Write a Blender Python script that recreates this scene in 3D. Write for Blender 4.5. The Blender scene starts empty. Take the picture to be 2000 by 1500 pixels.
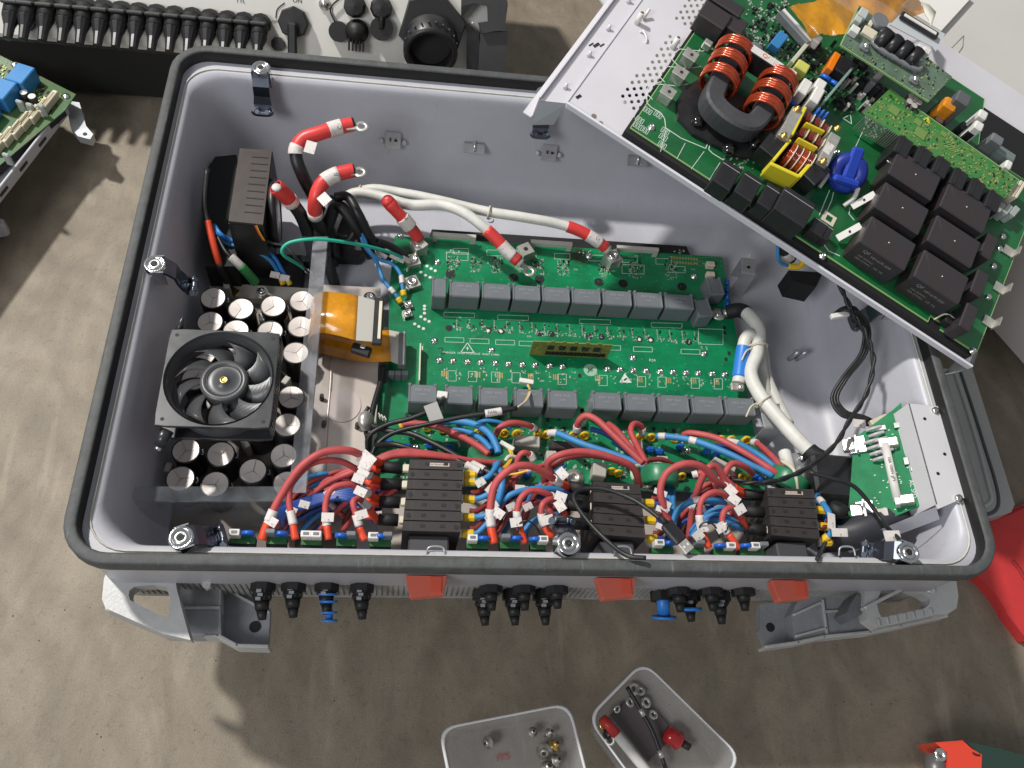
import bpy, math, random
from mathutils import Vector, Matrix, Euler
random.seed(11)
PI = math.pi
scene = bpy.context.scene
col = scene.collection

# ---------------------------------------------------------------- camera
FPX = 1640.0
CAM = Vector((-0.17659, -0.59319, 0.84951))
ROT = Euler((0.488214, -0.135487, -0.0235023), 'XYZ')
cam_data = bpy.data.cameras.new('camera')
cam = bpy.data.objects.new('camera', cam_data)
col.objects.link(cam)
cam.location = CAM
cam.rotation_euler = ROT
cam_data.sensor_fit = 'HORIZONTAL'
cam_data.sensor_width = 36.0
cam_data.lens = FPX / 2000.0 * 36.0
cam_data.clip_start = 0.02
cam_data.clip_end = 100.0
scene.camera = cam
RM = ROT.to_matrix()

# ---------------------------------------------------------------- light
world = bpy.data.worlds.new("World")
scene.world = world
world.use_nodes = True
bg = world.node_tree.nodes['Background']
bg.inputs['Color'].default_value = (0.93, 0.96, 1.0, 1)
bg.inputs['Strength'].default_value = 0.28


def lamp(name, loc, target, power, size, size_y=None, color=(1, 1, 1)):
    l = bpy.data.lights.new(name, 'AREA')
    l.energy = power
    l.color = color
    if size_y:
        l.shape = 'RECTANGLE'; l.size = size; l.size_y = size_y
    else:
        l.shape = 'DISK'; l.size = size
    o = bpy.data.objects.new(name, l)
    col.objects.link(o)
    o.location = loc
    o.rotation_euler = (Vector(target) - Vector(loc)).to_track_quat('-Z', 'Y').to_euler()
    return o


# high bay lamp of the hall (gives the crisp shadows) and an added front-left fill that brightens the right wall
lamp('hall_lamp', (-3.1, 2.2, 4.8), (0, 0, -0.2), 400, 0.34, color=(1.0, 0.97, 0.92))
lamp('fill_lamp', (-1.9, -1.7, 1.9), (.2, .1, -0.1), 40, 1.0, 1.0, color=(0.95, 0.97, 1.0))

vs = scene.view_settings
vs.view_transform = 'Standard'
vs.look = 'None'
vs.exposure = 0.0
vs.gamma = 1.0

GROUND = -0.34
FLOOR = -0.195
PCB = -0.172


def ray(u, v):
    return RM @ Vector(((u - 1000.0) / FPX, -(v - 750.0) / FPX, -1.0))


def at(u, v, z):
    """world point at height z that the photograph shows at pixel u, v"""
    d = ray(u, v)
    return CAM + d * ((z - CAM.z) / d.z)


class Frame:
    def __init__(s, o=(0, 0, 0), ex=(1, 0, 0), ey=(0, 1, 0), ez=(0, 0, 1)):
        s.M = Matrix(((ex[0], ey[0], ez[0], o[0]), (ex[1], ey[1], ez[1], o[1]),
                      (ex[2], ey[2], ez[2], o[2]), (0, 0, 0, 1)))
        s.I = s.M.inverted()

    def px(s, u, v, h=0.0):
        c = s.I @ CAM
        d = s.I.to_3x3() @ ray(u, v)
        p = c + d * ((h - c.z) / d.z)
        return p.x, p.y

    def w(s, x, y, z):
        return s.M @ Vector((x, y, z))


WF = Frame()


def yaw_frame(loc, deg, tiltx=0, tilty=0):
    f = Frame()
    f.M = Matrix.Translation(loc) @ Euler((math.radians(tiltx), math.radians(tilty), math.radians(deg)), 'XYZ').to_matrix().to_4x4()
    f.I = f.M.inverted()
    return f


# ---------------------------------------------------------------- meshes
ORG = {}


def catmull(pts, sub=6):
    P = [Vector(p) for p in pts]
    if len(P) < 3:
        return P
    P = [P[0] * 2 - P[1]] + P + [P[-1] * 2 - P[-2]]
    out = []
    for i in range(1, len(P) - 2):
        a, b, c, d = P[i - 1], P[i], P[i + 1], P[i + 2]
        for k in range(sub):
            t = k / sub
            out.append(0.5 * ((2 * b) + (c - a) * t + (2 * a - 5 * b + 4 * c - d) * t * t + (3 * b - a - 3 * c + d) * t ** 3))
    out.append(P[-2])
    return out


class MB:
    def __init__(s, F=None):
        s.v = []; s.f = []; s.sm = []
        s.M = F.M if F else Matrix()

    def add(s, vs_, fs, smooth=False):
        b = len(s.v)
        s.v += [s.M @ Vector(q) for q in vs_]
        s.f += [tuple(i + b for i in f) for f in fs]
        s.sm += [smooth] * len(fs)
        return s

    def box(s, x0, x1, y0, y1, z0, z1, c=0.0):
        if x0 > x1: x0, x1 = x1, x0
        if y0 > y1: y0, y1 = y1, y0
        return s.obox(((x0 + x1) / 2, (y0 + y1) / 2, (z0 + z1) / 2), (x1 - x0, y1 - y0, z1 - z0), None, c)

    def obox(s, cen, size, R=None, c=0.0):
        hx, hy, hz = size[0] / 2, size[1] / 2, size[2] / 2
        cen = Vector(cen)
        if isinstance(R, (int, float)):
            R = Matrix.Rotation(math.radians(R), 3, 'Z')
        R = R or Matrix.Identity(3)
        if c <= 0:
            vv = [(sx * hx, sy * hy, sz * hz) for sz in (-1, 1) for sy in (-1, 1) for sx in (-1, 1)]
            ff = [(0, 2, 3, 1), (4, 5, 7, 6), (0, 1, 5, 4), (2, 6, 7, 3), (0, 4, 6, 2), (1, 3, 7, 5)]
            return s.add([cen + R @ Vector(q) for q in vv], ff)
        c = min(c, hx * .95, hy * .95, hz * .95)
        vv = []; idx = {}
        for sx in (-1, 1):
            for sy in (-1, 1):
                for sz in (-1, 1):
                    for a in range(3):
                        q = [sx * (hx - c), sy * (hy - c), sz * (hz - c)]
                        q[a] = (sx * hx, sy * hy, sz * hz)[a]
                        idx[(sx, sy, sz, a)] = len(vv); vv.append(tuple(q))
        ff = []
        for a in range(3):
            o1, o2 = [k for k in range(3) if k != a]
            for sa in (-1, 1):
                def key(p, q):
                    k = [0, 0, 0]; k[a] = sa; k[o1] = p; k[o2] = q
                    return idx[(k[0], k[1], k[2], a)]
                ff.append((key(-1, -1), key(1, -1), key(1, 1), key(-1, 1)))
        for a in range(3):
            o1, o2 = [k for k in range(3) if k != a]
            for p in (-1, 1):
                for q in (-1, 1):
                    def key2(sa, ax):
                        k = [0, 0, 0]; k[a] = sa; k[o1] = p; k[o2] = q
                        return idx[(k[0], k[1], k[2], ax)]
                    ff.append((key2(-1, o1), key2(1, o1), key2(1, o2), key2(-1, o2)))
        for sx in (-1, 1):
            for sy in (-1, 1):
                for sz in (-1, 1):
                    ff.append(tuple(idx[(sx, sy, sz, a)] for a in range(3)))
        # orient outward
        out = []
        for f in ff:
            p = [Vector(vv[i]) for i in f]
            n = (p[1] - p[0]).cross(p[2] - p[0])
            m = sum(p, Vector()) / len(p)
            out.append(f if n.dot(m) > 0 else tuple(reversed(f)))
        return s.add([cen + R @ Vector(q) for q in vv], out)

    def prism(s, poly, z0, z1, c=0.0):
        area = sum(poly[i][0] * poly[(i + 1) % len(poly)][1] - poly[(i + 1) % len(poly)][0] * poly[i][1] for i in range(len(poly)))
        if area < 0: poly = poly[::-1]
        n = len(poly)
        vv = [(p[0], p[1], z0) for p in poly] + [(p[0], p[1], z1) for p in poly]
        ff = [tuple(range(n - 1, -1, -1)), tuple(range(n, 2 * n))]
        ff += [(i, (i + 1) % n, n + (i + 1) % n, n + i) for i in range(n)]
        return s.add(vv, ff)

    def cyl(s, p0, p1, r0, r1=None, n=16, cap=True, smooth=True):
        p0 = Vector(p0); p1 = Vector(p1); r1 = r0 if r1 is None else r1
        d = (p1 - p0).normalized()
        a = d.orthogonal().normalized(); b = d.cross(a)
        vv = []
        for p, r in ((p0, r0), (p1, r1)):
            for i in range(n):
                t = 2 * PI * (i + .5) / n
                vv.append(p + (a * math.cos(t) + b * math.sin(t)) * r)
        s.add(vv, [(i, (i + 1) % n, n + (i + 1) % n, n + i) for i in range(n)], smooth)
        if cap:
            b0 = len(s.v) - 2 * n
            s.f += [tuple(b0 + i for i in range(n - 1, -1, -1)), tuple(b0 + n + i for i in range(n))]
            s.sm += [False, False]
        return s

    def lathe(s, cen, prof, n=24, axis=(0, 0, 1), smooth=True, closed=False):
        d = Vector(axis).normalized()
        a = d.orthogonal().normalized(); b = d.cross(a); cen = Vector(cen)
        vv = []
        for r, h in prof:
            for i in range(n):
                t = 2 * PI * i / n
                vv.append(cen + d * h + (a * math.cos(t) + b * math.sin(t)) * max(r, 1e-5))
        ff = []
        m = len(prof)
        for k in range(m - 1 if not closed else m):
            k2 = (k + 1) % m
            for i in range(n):
                j = (i + 1) % n
                ff.append((k * n + i, k * n + j, k2 * n + j, k2 * n + i))
        return s.add(vv, ff, smooth)

    def torus(s, cen, R, r, axis=(0, 0, 1), n=24, m=8, sc=1.0):
        prof = [(R + r * math.cos(2 * PI * k / m), r * sc * math.sin(2 * PI * k / m)) for k in range(m)]
        return s.lathe(cen, prof, n, axis, True, True)

    def tube(s, pts, r, n=8, cap=True, sub=6, raw=False):
        P = [Vector(q) for q in pts] if raw else catmull(pts, sub)
        if callable(r): rr = [r(i / (len(P) - 1)) for i in range(len(P))]
        else: rr = [r] * len(P)
        t0 = (P[1] - P[0]).normalized()
        a = t0.orthogonal().normalized()
        vv = []
        for i, p in enumerate(P):
            t = (P[min(i + 1, len(P) - 1)] - P[max(i - 1, 0)]).normalized()
            a = (a - t * a.dot(t))
            if a.length < 1e-6: a = t.orthogonal()
            a.normalize(); b = t.cross(a)
            for k in range(n):
                th = 2 * PI * k / n
                vv.append(p + (a * math.cos(th) + b * math.sin(th)) * rr[i])
        ff = []
        for i in range(len(P) - 1):
            for k in range(n):
                j = (k + 1) % n
                ff.append((i * n + k, i * n + j, (i + 1) * n + j, (i + 1) * n + k))
        s.add(vv, ff, True)
        if cap:
            b0 = len(s.v) - len(vv)
            L = (len(P) - 1) * n
            s.f += [tuple(b0 + i for i in range(n - 1, -1, -1)), tuple(b0 + L + i for i in range(n))]
            s.sm += [False, False]
        return s

    def ball(s, cen, r, n=12, m=7, sz=1.0):
        prof = [(r * math.sin(PI * k / m), -r * sz * math.cos(PI * k / m)) for k in range(m + 1)]
        return s.lathe(cen, prof, n)

    def ribbon(s, path, th=0.0008, smooth=True):
        """path: list of (left edge point, right edge point) of a flat band"""
        n = len(path); vv = []
        for i, (l, r) in enumerate(path):
            l = Vector(l); r = Vector(r)
            l2, r2 = (Vector(q) for q in path[min(i + 1, n - 1)])
            l1, r1 = (Vector(q) for q in path[max(i - 1, 0)])
            nn = ((l2 + r2) - (l1 + r1)).cross(r - l)
            nn = nn.normalized() * th / 2 if nn.length > 1e-9 else Vector((0, 0, th / 2))
            vv += [l + nn, r + nn, r - nn, l - nn]
        ff = []
        for i in range(n - 1):
            for k in range(4):
                j = (k + 1) % 4
                ff.append((i * 4 + k, i * 4 + j, i * 4 + 4 + j, i * 4 + 4 + k))
        ff += [(3, 2, 1, 0), tuple(4 * (n - 1) + k for k in range(4))]
        return s.add(vv, ff, smooth)

    def loft(s, loops, smooth=True, cap0=False, cap1=False):
        n = len(loops[0]); vv = [q for l in loops for q in l]; ff = []
        for k in range(len(loops) - 1):
            for i in range(n):
                j = (i + 1) % n
                ff.append((k * n + i, k * n + j, (k + 1) * n + j, (k + 1) * n + i))
        s.add(vv, ff, smooth)
        b0 = len(s.v) - len(vv)
        if cap0: s.f.append(tuple(b0 + i for i in range(n - 1, -1, -1))); s.sm.append(False)
        if cap1: s.f.append(tuple(b0 + (len(loops) - 1) * n + i for i in range(n))); s.sm.append(False)
        return s

    def build(s, name, m, parent=None, label=None, kind=None):
        if not s.v: return None
        xs = [q.x for q in s.v]; ys = [q.y for q in s.v]; zs = [q.z for q in s.v]
        c = Vector(((min(xs) + max(xs)) / 2, (min(ys) + max(ys)) / 2, min(zs)))
        me = bpy.data.meshes.new(name)
        me.from_pydata([tuple(q - c) for q in s.v], [], s.f)
        me.polygons.foreach_set('use_smooth', s.sm)
        me.materials.append(m)
        me.update()
        o = bpy.data.objects.new(name, me)
        col.objects.link(o)
        o.location = c - (ORG[parent] if parent else Vector())
        if parent: o.parent = parent
        ORG[o] = c
        if label: o['label'] = label
        if kind: o['kind'] = kind
        return o


def thing(name, label, cat, loc=(0, 0, 0), group=None):
    o = bpy.data.objects.new(name, None)
    o.empty_display_size = 0.02
    col.objects.link(o)
    o.location = loc
    ORG[o] = Vector(loc)
    o['label'] = label; o['category'] = cat
    if group: o['group'] = group
    return o


def tag(o, label, cat, group=None):
    o['label'] = label; o['category'] = cat
    if group: o['group'] = group
    return o


def dup(o, c, parent=None, rotz=0.0):
    """copy of a mesh part (and its sub-parts) with its base point at world c, sharing mesh data"""
    n = o.copy(); col.objects.link(n)
    par = parent or o.parent
    n.parent = par
    n.location = Vector(c) - (ORG[par] if par else Vector())
    n.rotation_euler = (0, 0, rotz)
    ORG[n] = Vector(c)
    for ch in [k for k in bpy.data.objects if k.parent == o]:
        m = ch.copy(); col.objects.link(m); m.parent = n
    return n


def kids(o):
    return [k for k in bpy.data.objects if k.parent == o]


def dup_tree(root, loc, rotz=0.0, label=None):
    n = root.copy(); col.objects.link(n)
    n.location = loc; n.rotation_euler = (0, 0, rotz)
    ORG[n] = Vector(loc)
    if label: n['label'] = label
    for ch in kids(root):
        c = ch.copy(); col.objects.link(c); c.parent = n
        for g in kids(ch):
            d = g.copy(); col.objects.link(d); d.parent = c
    return n


# ---------------------------------------------------------------- materials
def srgb(r, g, b):
    f = lambda c: (c / 255 / 12.92) if c / 255 <= .04045 else ((c / 255 + .055) / 1.055) ** 2.4
    return (f(r), f(g), f(b))


MC = {}


def mat(name, c, rough=.5, metal=0.0, var=0.0, vs=30.0, bump=0.0, bs=300.0, coat=0.0, trans=0.0, spec=.5, c2=None, alpha=1.0, rvar=0.0):
    if name in MC: return MC[name]
    m = bpy.data.materials.new(name); m.use_nodes = True
    nt = m.node_tree; N = nt.nodes; L = nt.links
    b = N['Principled BSDF']
    b.inputs['Base Color'].default_value = (*c, 1)
    b.inputs['Roughness'].default_value = rough
    b.inputs['Metallic'].default_value = metal
    b.inputs['Specular IOR Level'].default_value = spec
    if coat: b.inputs['Coat Weight'].default_value = coat; b.inputs['Coat Roughness'].default_value = .12
    if trans: b.inputs['Transmission Weight'].default_value = trans
    b.inputs['Alpha'].default_value = alpha
    if var or bump or c2 or rvar:
        tc = N.new('ShaderNodeTexCoord')
    if var or c2 or rvar:
        n1 = N.new('ShaderNodeTexNoise'); n1.inputs['Scale'].default_value = vs; n1.inputs['Detail'].default_value = 5
        n1.inputs['Roughness'].default_value = .65
        L.new(tc.outputs['Object'], n1.inputs['Vector'])
        rp = N.new('ShaderNodeValToRGB')
        rp.color_ramp.elements[0].position = .32; rp.color_ramp.elements[1].position = .68
        d = c2 or tuple(x * (1 - var) for x in c)
        rp.color_ramp.elements[0].color = (*d, 1)
        rp.color_ramp.elements[1].color = (*tuple(min(1, x * (1 + var * .5)) for x in c), 1)
        L.new(n1.outputs['Fac'], rp.inputs['Fac'])
        L.new(rp.outputs['Color'], b.inputs['Base Color'])
        if rvar:
            mr = N.new('ShaderNodeMapRange'); mr.inputs['To Min'].default_value = max(.02, rough - rvar); mr.inputs['To Max'].default_value = min(1, rough + rvar)
            L.new(n1.outputs['Fac'], mr.inputs['Value']); L.new(mr.outputs['Result'], b.inputs['Roughness'])
    if bump:
        n2 = N.new('ShaderNodeTexNoise'); n2.inputs['Scale'].default_value = bs; n2.inputs['Detail'].default_value = 4
        bp = N.new('ShaderNodeBump'); bp.inputs['Strength'].default_value = bump; bp.inputs['Distance'].default_value = .001
        L.new(tc.outputs['Object'], n2.inputs['Vector']); L.new(n2.outputs['Fac'], bp.inputs['Height']); L.new(bp.outputs['Normal'], b.inputs['Normal'])
    MC[name] = m
    return m


PAINT = mat('lilac_grey_paint', (.49, .49, .535), .42, var=.10, vs=7, bump=.14, bs=800, rvar=.08)
def scuff(m, colr, amt, scale):
    N = m.node_tree.nodes; L = m.node_tree.links; b = N['Principled BSDF']
    src = b.inputs['Base Color'].links[0].from_socket
    tc = N.new('ShaderNodeTexCoord'); last = src
    for rot, th in ((.5, .66), (-1.0, .68)):
        mp = N.new('ShaderNodeMapping'); mp.inputs['Scale'].default_value = (scale, scale * .07, scale * .3); mp.inputs['Rotation'].default_value = (rot, .3, rot * 1.7)
        nz = N.new('ShaderNodeTexNoise'); nz.inputs['Scale'].default_value = 1; nz.inputs['Detail'].default_value = 6; nz.inputs['Roughness'].default_value = .7
        L.new(tc.outputs['Object'], mp.inputs['Vector']); L.new(mp.outputs[0], nz.inputs['Vector'])
        mr = N.new('ShaderNodeMapRange'); mr.inputs['From Min'].default_value = th - .04; mr.inputs['From Max'].default_value = th + .05; mr.inputs['To Max'].default_value = amt
        L.new(nz.outputs['Fac'], mr.inputs['Value'])
        mx = N.new('ShaderNodeMix'); mx.data_type = 'RGBA'; mx.inputs['B'].default_value = (*colr, 1)
        L.new(mr.outputs['Result'], mx.inputs['Factor']); L.new(last, mx.inputs['A']); last = mx.outputs['Result']
    L.new(last, b.inputs['Base Color'])


scuff(PAINT, (.30, .28, .27), .35, 120)
PAINT_LT = mat('pale_grey_paint', (.60, .59, .61), .45, var=.05, vs=9, bump=.08, bs=900)
RUBBER = mat('black_rubber', (.012, .012, .012), .55, var=.25, vs=40, bump=.25, bs=260, rvar=.1)
RUBBER2 = mat('grey_rubber_lip', (.085, .09, .09), .65, c2=(.055, .058, .056), vs=55, bump=.5, bs=160)
scuff(RUBBER2, (.20, .20, .19), .6, 220)
SEAL = mat('cream_sealant', (.62, .60, .52), .6, var=.15, vs=60)
CAST = mat('cast_aluminium', (.47, .47, .46), .5, .15, var=.15, vs=25, bump=.25, bs=260, rvar=.1)
CASTD = mat('dull_cast_aluminium', (.30, .31, .33), .5, .2, var=.25, vs=25, bump=.25, bs=260, rvar=.1)
CHROME = mat('zinc_plated_steel', (.72, .73, .76), .16, 1.0, var=.2, vs=60, rvar=.08)
BLUEZINC = mat('blue_zinc_steel', (.16, .18, .22), .3, 1.0, var=.2, vs=30, rvar=.05)
STEEL = mat('bright_screw_steel', (.75, .75, .73), .25, 1.0, rvar=.1, vs=500)
TIN = mat('tinned_metal', (.62, .60, .55), .38, .7, var=.15, vs=80, rvar=.12)
GALV = mat('galvanised_sheet', (.52, .53, .55), .36, .6, var=.16, vs=50, bump=.05, bs=500, rvar=.1)
PLATE = mat('brushed_beige_plate', (.56, .49, .44), .34, .25, var=.08, vs=14, rvar=.06)
PCBG = mat('pcb_green', (.004, .225, .088), .3, var=.3, vs=22, bump=.1, bs=900, coat=.35)
PCBD = mat('pcb_dark_green', (.004, .085, .032), .3, var=.35, vs=26, bump=.1, bs=900, coat=.35)
PCBL = mat('pcb_bright_green', (.03, .17, .04), .35, var=.4, vs=60, coat=.3)
PCBP = mat('pcb_pale_green', (.11, .17, .12), .4, var=.35, vs=45, coat=.2)
PCBE = mat('pcb_edge', (.26, .42, .16), .6)
PCBO = mat('pcb_olive', (.20, .23, .05), .45, var=.4, vs=60)
SILK = mat('white_silkscreen', (.62, .68, .62), .6)
TRACE = mat('green_trace', (.02, .19, .07), .3, coat=.2)
CAPG = mat('grey_film_capacitor', (.155, .168, .182), .38, var=.1, vs=30, bump=.05, bs=400, rvar=.06)
BLKP = mat('black_plastic', (.018, .018, .02), .38, var=.3, vs=50, rvar=.08)
BLKM = mat('matt_black', (.010, .010, .011), .65)
RELAY = mat('dusty_black_relay', (.026, .025, .032), .42, var=.5, vs=14, c2=(.040, .028, .026), rvar=.1)
BROWNP = mat('dark_brown_plastic', (.030, .024, .023), .6, var=.2, vs=40, rvar=.06)
GREYP = mat('grey_plastic', (.16, .17, .18), .45, var=.15, vs=40)
WHITEP = mat('white_plastic', (.72, .70, .66), .45, var=.06, vs=60)
CREAM = mat('cream_connector', (.66, .60, .46), .5, var=.1, vs=70)
BEIGEP = mat('beige_box_plastic', (.50, .47, .42), .5, var=.06)
YELP = mat('yellow_sleeve', (.80, .52, .02), .38)
YELB = mat('yellow_bobbin', (.72, .60, .03), .4)
REDC = mat('red_cable', (.48, .075, .075), .55, var=.16, vs=60, bump=.15, bs=500)
REDD = mat('dark_red_cable', (.22, .03, .03), .45, var=.12, vs=60)
REDS = mat('red_shrink_tube', (.66, .05, .045), .38, bump=.1, bs=250)
REDT = mat('red_tip_sleeve', (.72, .07, .025), .4)
BLUC = mat('light_blue_cable', (.04, .23, .50), .52, var=.12, vs=60)
BLUD = mat('dark_blue_cable', (.02, .07, .30), .42, var=.12, vs=60)
BLUS = mat('blue_shrink_tube', (.03, .20, .62), .4)
WHTC = mat('white_cable', (.66, .65, .60), .5, var=.12, vs=40, bump=.3, bs=120)
BLKC = mat('black_cable', (.014, .014, .015), .45, var=.2, vs=70, bump=.2, bs=300)
GRNC = mat('green_cable', (.02, .42, .28), .4)
GRNS = mat('green_sleeve', (.04, .26, .07), .45)
YELC = mat('yellow_cable', (.78, .45, .04), .4)
def paper_mat():
    m = mat('white_label', (.62, .61, .58), .55)
    N = m.node_tree.nodes; L = m.node_tree.links; b = N['Principled BSDF']
    tc = N.new('ShaderNodeTexCoord'); mp = N.new('ShaderNodeMapping'); mp.inputs['Scale'].default_value = (1400, 420, 420)
    nz = N.new('ShaderNodeTexNoise'); nz.inputs['Scale'].default_value = 1.0; nz.inputs['Detail'].default_value = 2
    n2 = N.new('ShaderNodeTexNoise'); n2.inputs['Scale'].default_value = 130
    r = N.new('ShaderNodeValToRGB'); r.color_ramp.elements[0].position = .66; r.color_ramp.elements[0].color = (.66, .61, .58, 1); r.color_ramp.elements[1].position = .70; r.color_ramp.elements[1].color = (.14, .14, .15, 1)
    ad = N.new('ShaderNodeMath'); ad.operation = 'MULTIPLY_ADD'; ad.inputs[1].default_value = .55; ad.inputs[2].default_value = -.27
    ad2 = N.new('ShaderNodeMath'); ad2.operation = 'ADD'
    L.new(tc.outputs['Object'], mp.inputs['Vector']); L.new(mp.outputs[0], nz.inputs['Vector']); L.new(tc.outputs['Object'], n2.inputs['Vector'])
    L.new(n2.outputs['Fac'], ad.inputs[0]); L.new(ad.outputs[0], ad2.inputs[0]); L.new(nz.outputs['Fac'], ad2.inputs[1])
    L.new(ad2.outputs[0], r.inputs['Fac']); L.new(r.outputs[0], b.inputs['Base Color'])
    return m


PAPER = paper_mat()
INK = mat('black_ink', (.02, .02, .02), .6)
GREYINK = mat('grey_print', (.30, .30, .31), .6)
FERR = mat('green_ferrite', (.025, .20, .09), .35, var=.15, vs=80, bump=.1, bs=200)
BDISC = mat('blue_varistor', (.012, .11, .50), .3)
KAPTON = mat('amber_polyimide', (.74, .31, .012), .18, var=.35, vs=36, coat=.4, alpha=.86, bump=.35, bs=90)
ORKNOB = mat('red_orange_plastic', (.62, .13, .085), .42, var=.05)
COPPER = mat('enamelled_copper', (.52, .075, .025), .2, .55, var=.35, vs=120, coat=.6)
FERCORE = mat('ferrite_core', (.055, .056, .062), .5, var=.25, vs=40)
BLUEP = mat('blue_plastic_bobbin', (.015, .055, .42), .4, var=.15, vs=60)
BRASS = mat('brass', (.72, .50, .16), .28, 1.0)
GOLD = mat('gold_pads', (.55, .42, .16), .4, .6)
ALTOP = mat('can_top_aluminium', (.66, .60, .56), .42, .35, var=.05, vs=60, rvar=.08)
TUBP = mat('frosted_plastic', (.80, .80, .82), .35, alpha=.18, var=.03)
REDCLOTH = mat('red_coated_fabric', (.56, .035, .035), .65, var=.12, vs=20, bump=.4, bs=160)
DKGREEN = mat('dark_green_plastic', (.02, .045, .035), .5)
FANM = mat('fan_black_plastic', (.070, .072, .076), .36, var=.15, vs=40, rvar=.08)
FANF = mat('fan_frame_plastic', (.030, .032, .035), .30, var=.3, vs=22, rvar=.14)
POLY = mat('translucent_rubber', (.45, .46, .5), .25, trans=.6)


def clear_mat(name, add, colr):
    m = bpy.data.materials.new(name); m.use_nodes = True
    N = m.node_tree.nodes; L = m.node_tree.links
    N.clear()
    out = N.new('ShaderNodeOutputMaterial'); mx = N.new('ShaderNodeMixShader')
    tr = N.new('ShaderNodeBsdfTransparent'); tr.inputs['Color'].default_value = (.93, .94, .95, 1)
    gl = N.new('ShaderNodeBsdfPrincipled'); gl.inputs['Base Color'].default_value = (*colr, 1)
    gl.inputs['Roughness'].default_value = .12
    tc = N.new('ShaderNodeTexCoord'); nz = N.new('ShaderNodeTexNoise'); nz.inputs['Scale'].default_value = 22; nz.inputs['Detail'].default_value = 6
    L.new(tc.outputs['Object'], nz.inputs['Vector'])
    mr = N.new('ShaderNodeMapRange'); mr.inputs['From Min'].default_value = .35; mr.inputs['From Max'].default_value = .7
    mr.inputs['To Min'].default_value = add * .3; mr.inputs['To Max'].default_value = add * 1.6
    L.new(nz.outputs['Fac'], mr.inputs['Value']); L.new(mr.outputs['Result'], mx.inputs['Fac'])
    L.new(tr.outputs[0], mx.inputs[1]); L.new(gl.outputs[0], mx.inputs[2])
    L.new(mx.outputs[0], out.inputs['Surface'])
    return m


scuff(BROWNP, (.12, .11, .10), .4, 160); scuff(RELAY, (.11, .10, .10), .35, 110); scuff(ORKNOB, (.45, .22, .17), .4, 160)
CLEAR = clear_mat('clear_acrylic', .10, (.40, .43, .46))
CLEARE = clear_mat('scuffed_acrylic_flange', .26, (.52, .52, .55))


def text(s, size, F, x, y, z, rot=0, m=None, parent=None, name='lettering', th=.00015, align='CENTER', sx=1.0):
    cu = bpy.data.curves.new(name, 'FONT'); cu.body = s; cu.size = size; cu.align_x = align; cu.align_y = 'CENTER'
    cu.resolution_u = 2
    to = bpy.data.objects.new(name + '_tmp', cu); col.objects.link(to)
    bpy.context.view_layer.update()
    me = to.to_mesh()
    R = Matrix.Rotation(math.radians(rot), 4, 'Z')
    b = MB(F)
    T = Matrix.Translation((x, y, z)) @ R @ Matrix.Diagonal((sx, 1, 1, 1))
    b.add([T @ q.co for q in me.vertices], [tuple(p.vertices) for p in me.polygons])
    to.to_mesh_clear()
    bpy.data.objects.remove(to); bpy.data.curves.remove(cu)
    return b.build(name, m or INK, parent)


def facing(x_dir, y_dir, origin):
    """frame whose local x runs along x_dir and y along y_dir (for text on any plane)"""
    ex = Vector(x_dir).normalized(); ez = ex.cross(Vector(y_dir)).normalized(); ey = ez.cross(ex)
    return Frame(origin, ex, ey, ez)


# ---------------------------------------------------------------- cables
def cpts(pts):
    return [at(*p) if not isinstance(p, Vector) else p for p in pts]


def arc_cut(P, a, b):
    d = [0]
    for i in range(1, len(P)): d.append(d[-1] + (P[i] - P[i - 1]).length)
    T = d[-1]; a *= T; b *= T

    def pt(s_):
        for i in range(1, len(P)):
            if d[i] >= s_: 
                t = (s_ - d[i - 1]) / max(1e-9, d[i] - d[i - 1]); return P[i - 1].lerp(P[i], t)
        return P[-1]
    out = [pt(a)]
    for i in range(len(P)):
        if a + 1e-6 < d[i] < b - 1e-6: out.append(P[i])
    out.append(pt(b))
    return out


def cable(pts, r, m, parent=None, bands=(), name='cable', n=8, label=None, sub=6):
    """bands: (t0, t1, extra radius, material, name)"""
    P = catmull(cpts(pts), sub)
    o = MB().tube(P, r, n, raw=True).build(name, m, parent, label)
    for t0, t1, ex, bm, bn in bands:
        seg = arc_cut(P, t0, t1)
        if len(seg) >= 2:
            MB().tube(seg, (r if not callable(r) else .0100) + ex, n, raw=True).build(bn, bm, o)
    return o

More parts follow.
